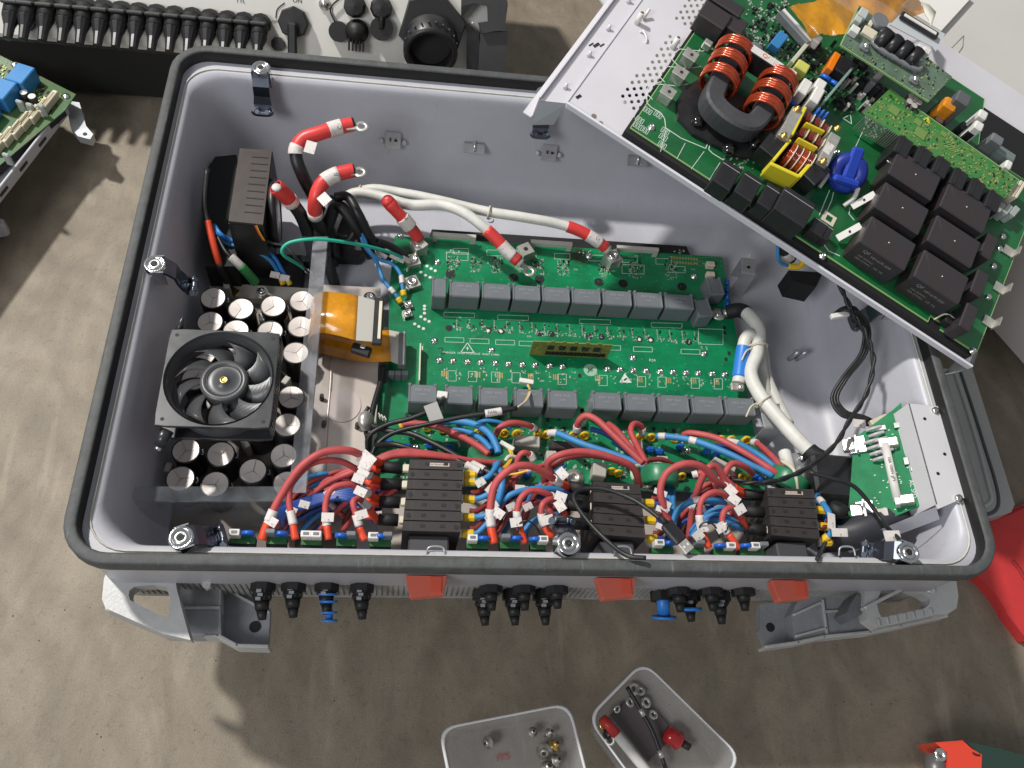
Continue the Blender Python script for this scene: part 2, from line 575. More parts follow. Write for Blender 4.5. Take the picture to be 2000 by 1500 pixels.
# ================================================================ concrete floor
def concrete():
    m = bpy.data.materials.new('concrete'); m.use_nodes = True
    N = m.node_tree.nodes; L = m.node_tree.links; b = N['Principled BSDF']
    tc = N.new('ShaderNodeTexCoord')
    mp = N.new('ShaderNodeMapping'); mp.inputs['Rotation'].default_value = (0, 0, math.radians(-38)); mp.inputs['Scale'].default_value = (7, 3.2, 1)
    L.new(tc.outputs['Object'], mp.inputs['Vector'])
    n1 = N.new('ShaderNodeTexNoise'); n1.inputs['Scale'].default_value = 1.6; n1.inputs['Detail'].default_value = 8; n1.inputs['Roughness'].default_value = .68; n1.inputs['Distortion'].default_value = 1.4
    L.new(mp.outputs[0], n1.inputs['Vector'])
    mp2 = N.new('ShaderNodeMapping'); mp2.inputs['Rotation'].default_value = (0, 0, math.radians(12)); mp2.inputs['Scale'].default_value = (9, 5, 1)
    L.new(tc.outputs['Object'], mp2.inputs['Vector'])
    n4 = N.new('ShaderNodeTexNoise'); n4.inputs['Scale'].default_value = 1.5; n4.inputs['Detail'].default_value = 7; n4.inputs['Distortion'].default_value = .8
    L.new(mp2.outputs[0], n4.inputs['Vector'])
    n2 = N.new('ShaderNodeTexNoise'); n2.inputs['Scale'].default_value = 3.0; n2.inputs['Detail'].default_value = 6
    n3 = N.new('ShaderNodeTexNoise'); n3.inputs['Scale'].default_value = 420; n3.inputs['Detail'].default_value = 3
    L.new(tc.outputs['Object'], n2.inputs['Vector']); L.new(tc.outputs['Object'], n3.inputs['Vector'])
    r1 = N.new('ShaderNodeValToRGB')
    r1.color_ramp.elements[0].position = .36; r1.color_ramp.elements[0].color = (.205, .171, .126, 1)
    r1.color_ramp.elements[1].position = .66; r1.color_ramp.elements[1].color = (.272, .234, .178, 1)
    L.new(n1.outputs['Fac'], r1.inputs['Fac'])
    r4 = N.new('ShaderNodeValToRGB')
    r4.color_ramp.elements[0].position = .40; r4.color_ramp.elements[0].color = (.90, .89, .88, 1)
    r4.color_ramp.elements[1].position = .70; r4.color_ramp.elements[1].color = (1.10, 1.09, 1.07, 1)
    L.new(n4.outputs['Fac'], r4.inputs['Fac'])
    m4 = N.new('ShaderNodeMix'); m4.data_type = 'RGBA'; m4.blend_type = 'MULTIPLY'; m4.inputs['Factor'].default_value = 1
    L.new(r1.outputs[0], m4.inputs['A']); L.new(r4.outputs[0], m4.inputs['B'])
    r2 = N.new('ShaderNodeValToRGB')
    r2.color_ramp.elements[0].position = .3; r2.color_ramp.elements[0].color = (.88, .86, .85, 1)
    r2.color_ramp.elements[1].position = .7; r2.color_ramp.elements[1].color = (1.08, 1.08, 1.08, 1)
    L.new(n2.outputs['Fac'], r2.inputs['Fac'])
    m2 = N.new('ShaderNodeMix'); m2.data_type = 'RGBA'; m2.blend_type = 'MULTIPLY'; m2.inputs['Factor'].default_value = 1
    L.new(m4.outputs['Result'], m2.inputs['A']); L.new(r2.outputs[0], m2.inputs['B'])
    r3 = N.new('ShaderNodeValToRGB')
    r3.color_ramp.elements[0].position = .30; r3.color_ramp.elements[0].color = (.86, .86, .86, 1)
    r3.color_ramp.elements[1].position = .72; r3.color_ramp.elements[1].color = (1.08, 1.08, 1.08, 1)
    L.new(n3.outputs['Fac'], r3.inputs['Fac'])
    m3 = N.new('ShaderNodeMix'); m3.data_type = 'RGBA'; m3.blend_type = 'MULTIPLY'; m3.inputs['Factor'].default_value = 1
    L.new(m2.outputs['Result'], m3.inputs['A']); L.new(r3.outputs[0], m3.inputs['B'])
    mp5 = N.new('ShaderNodeMapping'); mp5.inputs['Rotation'].default_value = (0, 0, math.radians(32)); mp5.inputs['Scale'].default_value = (26, 5, 1)
    L.new(tc.outputs['Object'], mp5.inputs['Vector'])
    n5 = N.new('ShaderNodeTexNoise'); n5.inputs['Scale'].default_value = 1.2; n5.inputs['Detail'].default_value = 5; n5.inputs['Distortion'].default_value = .5
    L.new(mp5.outputs[0], n5.inputs['Vector'])
    r5 = N.new('ShaderNodeMapRange'); r5.inputs['From Min'].default_value = .60; r5.inputs['From Max'].default_value = .74; r5.inputs['To Min'].default_value = 0; r5.inputs['To Max'].default_value = .38
    L.new(n5.outputs['Fac'], r5.inputs['Value'])
    m5 = N.new('ShaderNodeMix'); m5.data_type = 'RGBA'; m5.inputs['B'].default_value = (.40, .35, .27, 1)
    L.new(r5.outputs['Result'], m5.inputs['Factor']); L.new(m3.outputs['Result'], m5.inputs['A'])
    # trowel arcs and crisp pits
    wv = N.new('ShaderNodeTexWave'); wv.wave_type = 'RINGS'; wv.rings_direction = 'Z'; wv.inputs['Scale'].default_value = 5.0; wv.inputs['Distortion'].default_value = 7; wv.inputs['Detail'].default_value = 4; wv.inputs['Detail Scale'].default_value = 1.6
    mp6 = N.new('ShaderNodeMapping'); mp6.inputs['Location'].default_value = (1.1, .7, 0); L.new(tc.outputs['Object'], mp6.inputs['Vector']); L.new(mp6.outputs[0], wv.inputs['Vector'])
    r6 = N.new('ShaderNodeMapRange'); r6.inputs['To Min'].default_value = .93; r6.inputs['To Max'].default_value = 1.06; L.new(wv.outputs['Fac'], r6.inputs['Value'])
    n7 = N.new('ShaderNodeTexNoise'); n7.inputs['Scale'].default_value = 95; n7.inputs['Detail'].default_value = 8; n7.inputs['Roughness'].default_value = .8; L.new(tc.outputs['Object'], n7.inputs['Vector'])
    r7 = N.new('ShaderNodeMapRange'); r7.inputs['From Min'].default_value = .34; r7.inputs['From Max'].default_value = .46; r7.inputs['To Min'].default_value = .72; r7.inputs['To Max'].default_value = 1.0; L.new(n7.outputs['Fac'], r7.inputs['Value'])
    mm = N.new('ShaderNodeMath'); mm.operation = 'MULTIPLY'; L.new(r6.outputs['Result'], mm.inputs[0]); L.new(r7.outputs['Result'], mm.inputs[1])
    m6 = N.new('ShaderNodeVectorMath'); m6.operation = 'SCALE'; L.new(m5.outputs['Result'], m6.inputs[0]); L.new(mm.outputs[0], m6.inputs['Scale'])
    L.new(m6.outputs['Vector'], b.inputs['Base Color'])
    b.inputs['Roughness'].default_value = .62
    bp = N.new('ShaderNodeBump'); bp.inputs['Strength'].default_value = .25; bp.inputs['Distance'].default_value = .002
    ad = N.new('ShaderNodeMath'); ad.operation = 'ADD'
    L.new(n3.outputs['Fac'], ad.inputs[0]); L.new(n1.outputs['Fac'], ad.inputs[1]); L.new(ad.outputs[0], bp.inputs['Height'])
    L.new(bp.outputs[0], b.inputs['Normal'])
    return m


b = MB(); b.add([(-6, -6, GROUND), (6, -6, GROUND), (6, 6, GROUND), (-6, 6, GROUND)], [(0, 1, 2, 3)])
o = b.build('concrete_floor', concrete()); o['kind'] = 'structure'
b = MB()
for i in range(160):
    u = random.uniform(0, 2000); v = random.choice([random.uniform(1180, 1500), random.uniform(250, 700)])
    q = at(u, v, GROUND); r = random.uniform(.0004, .0011)
    b.ball((q.x, q.y, GROUND + r * .3), r, 5, 3)
o = b.build('floor_grit', mat('grit', (.10, .08, .06), .8)); o['kind'] = 'stuff'; o['label'] = 'loose specks of grit on the concrete floor'


# ================================================================ enclosure
def rr(ins, z, r=None, n=7, x0=-.5035, x1=.506, y0=-.3585, y1=.368):
    """loop of a rounded rectangle inset from the nominal rim outline"""
    x0 += ins; x1 -= ins; y0 += ins; y1 -= ins
    r = max(.004, (.048 - ins) if r is None else r)
    out = []
    for cx, cy, a0 in ((x1 - r, y1 - r, 0), (x0 + r, y1 - r, 90), (x0 + r, y0 + r, 180), (x1 - r, y0 + r, 270)):
        for k in range(n + 1):
            a = math.radians(a0 + 90 * k / n)
            out.append((cx + r * math.cos(a), cy + r * math.sin(a), z))
    return out


enc = thing('inverter_enclosure', 'open lilac grey metal inverter housing with black rubber rim lying on the floor', 'inverter housing', (0, 0, GROUND))
# tall rubber seal: dusty flat top, black inner face
MB().loft([rr(.003, -.026), rr(.0005, -.022), rr(-.0006, -.016), rr(0, -.004), rr(.0015, -.0008), rr(.003, 0), rr(.0105, 0), rr(.012, -.0008), rr(.0126, -.0022)]).build('rubber_lip', RUBBER2, enc)
MB().loft([rr(.0120, -.0015), rr(.0128, -.003), rr(.0132, -.0195)]).build('gasket', RUBBER, enc)
# pressed flange and deep inner tray
Y1 = .360
def rt(i, z, r): return rr(i, z, r, y1=Y1)
lo = [rr(.010, -.0185, .040), rt(.0175, -.0185, .040), rt(.020, -.0187, .040), rt(.0235, -.0200, .042), rt(.0270, -.025, .045), rt(.0300, -.036, .047), rt(.036, -.10, .050), rt(.041, -.150, .052),
      rt(.047, -.172, .052), rt(.057, -.187, .050), rt(.071, -.1940, .045), rt(.088, FLOOR, .04)]
MB().loft(lo, cap1=True).build('inner_tray', PAINT, enc)
ln = rt(.0190, -.0176, .040); MB().tube([Vector(q) for q in ln + ln[:1]], .0011, 5, cap=False, raw=True).build('sealant_line', SEAL, enc)
lo = [rr(.0020, -.0255), rr(.0045, -.029), rr(.0065, -.034, .038), rr(.0065, -.094, .038), rr(.010, -.0995, .036)]
MB().loft(lo).build('outer_shell', PAINT, enc)
hs = MB(); hs.loft([rr(.0105, -.097, .03), rr(.0125, -.160, .03), rr(.0105, -.162, .03), rr(.0105, -.168, .03), rr(.028, -.170, .03), rr(.032, -.202, .03), rr(.10, -.206, .03), rr(.10, GROUND + .02, .03)], cap1=True)
for k in range(150):
    x = -.46 + k * .93 / 149
    hs.box(x - .0021, x + .0021, -.3484, -.343, -.160, -.100)
hs.build('heat_sink', mat('dark_cast_heat_sink', (.34, .335, .32), .55, .1, var=.3, vs=30, bump=.3, bs=200), enc, kind='stuff')
for u in (852, 1220, 1660):   # small wire eyelets on the ledge
    q = at(u, 1071, -.010)
    MB().tube([(q.x - .010, q.y - .006, -.019), (q.x - .007, q.y + .003, -.0165), (q.x + .007, q.y + .003, -.0165), (q.x + .010, q.y - .006, -.019)], .0011, 6).build('wire_eyelet', GALV, enc)


def lug(u, v, deg, zt=.002, L=.060, side=0.0, R=.0118, pos=None):
    """captive screw lug: ringed head on a bent strap going down the wall; local +y points into the box"""
    q = at(u, v, zt) if pos is None else Vector((pos[0], pos[1], 0))
    F = yaw_frame((q.x, q.y, 0), deg)
    h = MB(F)
    h.lathe((0, 0, zt), [(R, -.012), (R + .0006, -.001), (R, .0), (R - .003, .0), (R - .0035, -.003), (R - .006, -.003)], 24)
    # U shaped strap around the ring
    for sx in (-1, 1):
        h.box(sx * (R + .0007), sx * (R - .001), -.004, .010, zt - .026, zt - .001)
    head = h.build('latch_lug', CHROME, enc)
    r_ = MB(F); r_.lathe((0, 0, zt), [(R - .0035, -.0045), (R - .0045, -.0005), (R - .0068, .0003), (R - .009, -.0005), (R - .0095, -.005)], 20)
    r_.build('screw_collar', STEEL, head)
    MB(F).lathe((0, 0, zt), [(.0034, .0004), (.0005, .0004)], 12).build('socket', BLKM, head)
    s_ = MB(F)
    w = R * .92
    pth = [(.008, -.003), (.014, -.007), (.021, -.016), (.023 + side, -L * .62), (.027 + side, -L * .85), (.031 + side, -L)]
    for i in range(len(pth) - 1):
        (ya, za), (yb, zb) = pth[i], pth[i + 1]
        ww = w * (1.0 if i < 3 else 1.12)
        vv = [(-w, ya, za + zt), (w, ya, za + zt), (ww, yb, zb + zt), (-ww, yb, zb + zt)]
        vv2 = [(x, y - .003, z - .002) for x, y, z in vv]
        s_.add(vv + vv2, [(0, 3, 2, 1), (4, 5, 6, 7), (0, 1, 5, 4), (1, 2, 6, 5), (2, 3, 7, 6), (3, 0, 4, 7)], False)
    s_.build('strap', BLUEZINC, head)
    f_ = MB(F)
    yf, zf = .0335 + side, -L + zt + .001
    f_.tube([(-w * 1.12, yf, zf + .002), (-w * .8, yf + .002, zf - .001), (w * .8, yf + .002, zf - .001), (w * 1.12, yf, zf + .002)], .0042, 8)
    f_.cyl((-w * .62, yf - .001, zf - .001), (-w * .62, yf + .004, zf + .004), .0032, n=10); f_.cyl((w * .62, yf - .001, zf - .001), (w * .62, yf + .004, zf + .004), .0032, n=10)
    f_.build('strap_foot', BLUEZINC, head)
    return head




lug(0, 0, 180, .002, .050, pos=(-.385, .331))
lug(0, 0, 180, .002, .050, pos=(.008, .331))
lug(0, 0, -84, .002, .048, pos=(-.468, -.003))
lug(0, 0, -68, .002, .034, pos=(-.388, -.3305))
lug(0, 0, 0, .002, .030, pos=(.006, -.3295))
lug(0, 0, 72, .002, .034, pos=(.393, -.3325))
lug(0, 0, 96, .002, .050, pos=(.462, .006))


def wall_clip(u, v, kind):
    q = at(u, v, -.105)
    x = q.x
    h = MB()
    h.M = Matrix.Translation((0, .0205, 0))
    if kind:
        h.obox((x, .2965, -.103), (.023, .0016, .026), Matrix.Rotation(math.radians(-24), 3, 'X'), .0004)
        o = h.build('wall_clip', GALV, enc)
        MB().obox((x + .004, .3143, -.100), (.004, .0012, .003), Matrix.Rotation(math.radians(-24), 3, 'X')).build('slot_hole', BLKM, o)
        MB().obox((x - .004, .3143, -.099), (.002, .0012, .005), Matrix.Rotation(math.radians(-24), 3, 'X')).build('slot_hole', BLKM, o)
        for sx in (-1, 1):
            MB().ball((x + sx * .017, .3195, -.108), .0042, 10, 6).build('rivet', PAINT, o)
    else:
        h.obox((x, .294, -.104), (.032, .015, .0018), Matrix.Rotation(math.radians(28), 3, 'X'), .0004)
        h.obox((x, .3025, -.1035), (.030, .002, .010), None)
        o = h.build('wall_clip', GALV, enc)
        MB().cyl((x, .3205, -.094), (x + .001, .3095, -.105), .0016, .0024, 8).build('clip_tongue', STEEL, o)


wall_clip(765, 320, 1); wall_clip(926, 336, 0); wall_clip(1075, 344, 1); wall_clip(1250, 364, 0)


def standoff(u, v, w, d, h, deg, name='z_bracket'):
    """folded sheet bracket standing on the tray floor"""
    q = at(u, v, FLOOR + h)
    F = yaw_frame((q.x, q.y, FLOOR), deg)
    b_ = MB(F)
    b_.box(-w / 2, w / 2, -d / 2, d / 2, h - .0018, h, .0004)
    b_.box(-w / 2, w / 2, d / 2, d / 2 + .0016, h * .25, h + .0005)
    b_.box(-w / 2, w / 2, -d / 2 - .0016, -d / 2, .001, h - .001)
    b_.box(-w / 2, w / 2, -d / 2 - .020, -d / 2, .0, .0018)
    o = b_.build(name, GALV, enc)
    MB(F).cyl((0, -.002, h), (0, -.002, h + .0006), .0028, n=12).build('bolt_hole', BLKM, o)
    MB(F).cyl((0, d / 2 + .004, h - .002), (.004, d / 2 + .010, h + .004), .0013, n=6).build('wire_stub', SEAL, o)


standoff(1462, 520, .022, .026, .062, -8)
standoff(1508, 812, .030, .034, .060, 2)
for u, v in ((1552, 610), (1555, 690), (1562, 690), (1575, 728), (1578, 760), (1600, 850), (1376, 330), (957, 430)):
    q = at(u, v, FLOOR)
    if q.x > .425: continue
    MB().torus((q.x, q.y, FLOOR + .0012), .0042, .0016, n=12, m=6).build('pressed_boss', PAINT, enc)
for (u, v) in ((1555, 686), (1570, 686)):
    q = at(u, v, -.17); MB().cyl((q.x, q.y, FLOOR), (q.x + .004, q.y, -.17), .0035, .003, 10).build('floor_stud', GALV, enc)

# ---- mounting feet cast under the lower wall
def px_prism(name, pts, z0, z1, m, par, holes=None):
    P = [at(u, v, z1) for u, v in pts]
    return MB().prism([(q.x, q.y) for q in P], z0, z1).build(name, m, par)


def px_strip(b_, pts, z, w, h):
    """upright rib following pixels at height z"""
    P = [at(u, v, z) for u, v in pts]
    for i in range(len(P) - 1):
        d = (P[i + 1] - P[i]); L_ = d.length; a = math.degrees(math.atan2(d.y, d.x))
        c_ = (P[i] + P[i + 1]) / 2
        b_.obox((c_.x, c_.y, z - h / 2), (L_ + w * .7, w, h), a, w * .2)


def hole_plate(name, outer, inner, z0, z1, m, par):
    """plate with one opening; outer and inner are pixel loops with the same number of points"""
    O = [at(u, v, z1) for u, v in outer]; I = [at(u, v, z1) for u, v in inner]
    n = len(O)
    b_ = MB()
    vv = [(q.x, q.y, z1) for q in O] + [(q.x, q.y, z1) for q in I] + [(q.x, q.y, z0) for q in O] + [(q.x, q.y, z0) for q in I]
    ff = []
    for i in range(n):
        j = (i + 1) % n
        ff += [(i, n + i, n + j, j), (2 * n + i, 2 * n + j, 3 * n + j, 3 * n + i), (i, j, 2 * n + j, 2 * n + i), (n + i, 3 * n + i, 3 * n + j, n + j)]
    b_.add(vv, ff)
    return b_.build(name, m, par)


# left foot
lf = hole_plate('mounting_foot', [(215, 1100), (203, 1130), (199, 1170), (206, 1188), (320, 1238), (372, 1250), (362, 1215), (345, 1150), (340, 1118), (320, 1100)],
                [(262, 1146), (253, 1153), (251, 1162), (254, 1172), (300, 1196), (325, 1208), (331, 1196), (332, 1168), (326, 1148), (300, 1142)], -0.115, -0.095, CAST, enc)
px_prism('foot_web', [(322, 1100), (430, 1108), (432, 1240), (400, 1243), (372, 1244), (336, 1192)], -0.162, -0.136, CASTD, lf)
px_prism('foot_pad', [(425, 1118), (440, 1120), (528, 1190), (524, 1262), (466, 1262), (425, 1235)], -0.175, -0.162, CASTD, lf)
b_ = MB(); px_strip(b_, [(208, 1188), (322, 1238), (425, 1240), (462, 1260), (522, 1262)], -0.136, .004, .030); px_strip(b_, [(430, 1112), (428, 1232)], -0.136, .003, .02); px_strip(b_, [(440, 1150), (525, 1195)], -0.155, .003, .012)
px_strip(b_, [(335, 1186), (428, 1186)], -0.132, .003, .012)
b_.build('foot_rib', CAST, lf)
q = at(498, 1224, -0.161); MB().cyl((q.x, q.y, -0.162), (q.x, q.y, -0.161), .0065, n=20).build('bolt_hole', BLKM, lf)
for u, v in ((262, 1121), (398, 1126), (402, 1140)):
    q = at(u, v, -0.090); MB().cyl((q.x, q.y, -0.115), (q.x, q.y, -0.092), .0045, n=12).build('foot_screw', STEEL, lf)
# right foot
rf = hole_plate('mounting_foot', [(1690, 1128), (1780, 1132), (1868, 1134), (1872, 1165), (1868, 1188), (1850, 1200), (1832, 1200), (1715, 1226), (1694, 1210), (1688, 1180)],
                [(1722, 1152), (1776, 1150), (1806, 1162), (1817, 1170), (1815, 1180), (1806, 1188), (1780, 1194), (1722, 1206), (1716, 1195), (1712, 1175)], -0.115, -0.097, CAST, enc)
px_prism('foot_web', [(1560, 1170), (1640, 1140), (1700, 1130), (1720, 1150), (1706, 1190), (1722, 1222), (1700, 1232), (1600, 1246), (1552, 1252), (1545, 1200)], -0.162, -0.140, CASTD, rf)
px_prism('foot_pad', [(1484, 1180), (1545, 1178), (1562, 1200), (1560, 1250), (1500, 1264), (1484, 1232)], -0.175, -0.162, CASTD, rf)
b_ = MB()
px_strip(b_, [(1498, 1263), (1560, 1254), (1610, 1243), (1700, 1234), (1760, 1222), (1850, 1202)], -0.132, .004, .024)
px_strip(b_, [(1552, 1200), (1605, 1176), (1605, 1176)], -0.136, .003, .012); px_strip(b_, [(1608, 1172), (1616, 1238)], -0.136, .003, .012)
px_strip(b_, [(1556, 1242), (1616, 1226)], -0.136, .003, .012); px_strip(b_, [(1612, 1194), (1690, 1190)], -0.136, .003, .010)
px_strip(b_, [(1692, 1186), (1775, 1144)], -0.090, .004, .012)
for k in range(7):
    u = 1716 + k * 17; px_strip(b_, [(u, 1206 - k * 3.4 + 3), (u + 3, 1222 - k * 3.8)], -0.094, .0022, .012)
for k in range(4):
    u = 1700 + k * 18; px_strip(b_, [(u, 1154 - k * 7), (u + 3, 1140 - k * 3)], -0.115, .0022, .012)
b_.build('foot_rib', CAST, rf)
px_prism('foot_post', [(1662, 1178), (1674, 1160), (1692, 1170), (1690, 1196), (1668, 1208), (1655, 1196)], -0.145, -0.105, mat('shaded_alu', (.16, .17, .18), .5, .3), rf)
q = at(1505, 1225, -0.161); MB().cyl((q.x, q.y, -0.162), (q.x, q.y, -0.161), .0055, n=20).build('bolt_hole', BLKM, rf)
q = at(1823, 1151, -0.090); MB().cyl((q.x, q.y, -0.100), (q.x, q.y, -0.093), .0045, n=12).build('foot_screw', STEEL, rf)
for k in range(9):
    q = at(1580 + k * 10 + random.uniform(-4, 4), 1136 + random.uniform(-4, 12), -.13)
    MB().ball((q.x, q.y, -.13), .006, 8, 5).build('vent_plug', RUBBER if k % 3 else STEEL, enc)

# ================================================================ capacitor bank on the left
cb = thing('capacitor_board', 'bank of round black capacitors with silver tops under the cooling fan', 'capacitor bank', (-.38, -.08, FLOOR))
CT = -.128
MB().box(-.448, -.298, -.29, .082, -.183, -.1805, .0004).build('base_board', mat('brown_board', (.20, .165, .13), .5, var=.2, vs=30), cb)
MB().box(-.447, -.299, .066, .088, -.182, -.166, .001).build('beige_spacer', BEIGEP, cb)


def ecap(x, y, bright=0):
    h = MB(); h.cyl((x, y, -.180), (x, y, CT - .002), .0172, n=24, cap=False)
    h.lathe((x, y, CT), [(.0172, -.002), (.0170, -.0004), (.0162, .0004), (.0152, .0)], 24)
    o = h.build('capacitor', BLKP, cb)
    t = MB(); a0 = random.uniform(0, 6); cz = CT - random.uniform(.0004, .0012); tx, ty = random.uniform(-.03, .03), random.uniform(-.03, .03)
    for k in range(3):
        ring = [(x + .0153 * math.cos(a0 + (k + j / 8) * 2 * PI / 3), y + .0153 * math.sin(a0 + (k + j / 8) * 2 * PI / 3)) for j in range(9)]
        dz = random.uniform(-.0007, .0007)
        t.add([(x, y, cz)] + [(px_, py_, CT + .0004 + dz * (j - 4) / 4 + tx * (px_ - x) + ty * (py_ - y)) for j, (px_, py_) in enumerate(ring)], [(0, j + 1, j + 2) for j in range(8)])
    tt = t.build('cap_top', ALTOP, o)
    g = MB()
    for k in range(3):
        a = a0 + k * 2 * PI / 3
        g.obox((x + .007 * math.cos(a), y + .007 * math.sin(a), CT - .0001), (.014, .0005, .0005), math.degrees(a))
    g.build('vent_score', mat('score', (.30, .27, .25), .5, .3), o)
    s_ = MB(); s_.tube([(x + .016, y - .002, CT - .004), (x + .019, y - .001, CT - .006), (x + .018, y + .004, CT - .004)], .0012, 5)
    s_.build('clear_glue', POLY, o)
    return o


caps_px = [(416, 582), (471, 603), (534, 598), (590, 588), (410, 629), (461, 646), (528, 647), (587, 638), (396, 692), (455, 690), (515, 700), (578, 689),
           (569, 776), (500, 775), (561, 830), (430, 785), (500, 832), (380, 740), (363, 880), (431, 887), (501, 869), (554, 890), (494, 920), (420, 946), (352, 935), (560, 945)]
made = []
for u, v in caps_px:
    q = at(u, v, CT)
    if any((q.x - m[0]) ** 2 + (q.y - m[1]) ** 2 < .0335 ** 2 for m in made): continue
    made.append((q.x, q.y)); ecap(q.x, q.y)
# beige clips between the cans
for u, v in ((512, 622), (556, 622), (443, 560), (559, 745), (480, 868), (533, 760), (470, 838), (330, 915)):
    q = at(u, v, -.150)
    MB().obox((q.x, q.y, -.160), (.008, .012, .03), random.uniform(-40, 40), .001).build('spacer_clip', BEIGEP, cb)

# ---------------------------------------------------------------- cooling fan
fan = thing('cooling_fan', 'square black axial cooling fan lying face up over the round capacitors', 'fan', (-.375, -.14, -.10))
FF = yaw_frame((0, 0, 0), 0)
c4 = [at(332, 637, -.030), at(551, 646, -.030), at(532, 842, -.030), at(292, 836, -.030)]
fc = sum(c4, Vector()) / 4
ang = math.degrees(math.atan2((c4[1] - c4[0] + c4[2] - c4[3]).y, (c4[1] - c4[0] + c4[2] - c4[3]).x))
FF = yaw_frame((fc.x, fc.y, -.030), ang)
S = .0625; RO = .0585; n = 48
b = MB(FF)


def sqpt(a, s_):
    c_, q_ = math.cos(a), math.sin(a); m = max(abs(c_), abs(q_))
    k = s_ / m
    x, y = c_ * k, q_ * k
    r_ = math.hypot(x, y); lim = s_ * 1.385
    if r_ > lim: x, y = x * lim / r_, y * lim / r_
    return x, y


def fan_loop(z, inner, r=None, s_=S):
    out = []
    for i in range(n):
        a = 2 * PI * i / n
        if inner: out.append((r * math.cos(a), r * math.sin(a), z))
        else: out.append((*sqpt(a, s_), z))
    return out


for z0, z1 in ((-.004, 0), (-.036, -.032)):
    b.loft([fan_loop(z0, True, RO + .001), fan_loop(z0, False), fan_loop(z1 - .0005, False), fan_loop(z1, False, s_=S - .0007), fan_loop(z1, True, RO + .0025), fan_loop(z1 - .003, True, RO)], False)
b.build('fan_frame', FANF, fan)
b = MB(FF); b.loft([fan_loop(-.001, True, RO), fan_loop(-.010, True, RO - .003), fan_loop(-.030, True, RO - .003), fan_loop(-.035, True, RO)], True)
b.loft([fan_loop(-.035, True, RO + .002), fan_loop(-.030, True, RO - .0008), fan_loop(-.010, True, RO - .0008), fan_loop(-.002, True, RO + .002)], True)
b.build('fan_duct', FANM, fan)
hb = MB(FF)
hb.lathe((0.004, 0, -.006), [(.0255, -.028), (.0272, -.004), (.0262, 0), (.0205, .0012), (.0200, -.0008), (.0185, -.0010), (.0060, -.0010), (.0058, .0004), (.0045, .0006)], 40)
hub = hb.build('hub', FANM, fan)
MB(FF).lathe((0.004, 0, -.006), [(.0046, -.001), (.0046, .0012), (.0032, .0016), (.0028, .0006), (.0010, .0006), (.0002, .001)], 20).build('brass_bearing', BRASS, hub)
MB(FF).torus((0.004, 0, -.0062), .0192, .0005, n=36, m=5).build('hub_ring', FANM, hub)
for k in range(9):
    a0 = 2 * PI * k / 9 + .25
    path = []
    nst = 8
    vv = []; ff = []
    for i in range(nst):
        t = i / (nst - 1); r = .0255 + t * .0300
        am = a0 + .10 * t + .30 * t * t
        for sgn in (-1, 1):
            wv = .29 + .05 * t
            aa = am + sgn * wv * .95
            z = -.008 - .003 * t if sgn > 0 else -.024 + .002 * t
            vv.append((.004 + r * math.cos(aa), r * math.sin(aa), z))
            vv.append((.004 + r * math.cos(aa), r * math.sin(aa), z - .0016))
    for i in range(nst - 1):
        p = i * 4
        ff += [(p, p + 4, p + 6, p + 2), (p + 1, p + 3, p + 7, p + 5), (p, p + 1, p + 5, p + 4), (p + 2, p + 6, p + 7, p + 3)]
    ff += [(0, 2, 3, 1), tuple((nst - 1) * 4 + i for i in (0, 1, 3, 2))]
    MB(FF).add(vv, ff, True).build('blade', FANM, fan)
# mounting ears on the left side
MB(FF).cyl((-.058, .066, -.020), (-.052, .082, -.004), .008, .001, 10).build('mounting_ear', FANF, fan)
e = MB(FF); e.cyl((-.050, -.062, -.012), (-.058, -.078, -.020), .0075, .0065, 14); ee = e.build('mounting_ear', FANF, fan)
MB(FF).cyl((-.0575, -.077, -.0195), (-.060, -.082, -.022), .004, n=10).build('ear_screw', STEEL, ee)
for sx, sy in ((-1, 1), (1, 1), (1, -1), (-1, -1)):
    MB(FF).cyl((sx * .054, sy * .054, -.0005), (sx * .054, sy * .054, .0003), .0022, n=10).build('screw_hole', BLKM, fan)
b = MB(FF)
for k in range(22):
    y = -.058 + k * .0055
    b.box(.0595, .0628, y, y + .0025, -.031, -.006)
b.build('grip_rib', FANM, fan, kind='stuff')

# ---------------------------------------------------------------- clear shield round the bank
sh = thing('clear_shield', 'bent clear plastic guard standing between the fan and the steel plate', 'plastic guard', (-.29, 0, FLOOR))
zt = -.085
p0 = at(612, 462, zt); p1 = at(640, 462, zt); p2 = at(597, 962, zt); p3 = at(564, 962, zt)
b = MB(); b.prism([(p0.x, p0.y), (p1.x, p1.y), (p2.x, p2.y), (p3.x, p3.y)], zt - .0015, zt)
b.build('top_flange', CLEARE, sh)
b = MB(); b.prism([(p1.x, p1.y), (p1.x + .0015, p1.y), (p2.x + .0015, p2.y), (p2.x, p2.y)], FLOOR + .012, zt - .0005)
b.build('side_panel', CLEAR, sh)
q0 = at(240, 950, -.085); q1 = at(563, 950, -.085); q2 = at(563, 978, -.085); q3 = at(262, 978, -.085)
MB().prism([(q0.x, q0.y), (q1.x, q1.y), (q2.x, q2.y), (q3.x, q3.y)], -.0865, -.085).build('front_flange', CLEAR, sh)
MB().prism([(q3.x, q3.y), (q2.x, q2.y), (q2.x, q2.y - .0015), (q3.x, q3.y - .0015)], FLOOR + .01, -.0853).build('front_panel', CLEAR, sh)
q = at(598, 480, zt)
MB().prism([(at(583, 462, zt).x, p0.y), (p0.x, p0.y), (p0.x, p0.y - .002), (at(583, 462, zt).x, p0.y - .002)], -.14, zt).build('back_tab', CLEAR, sh)
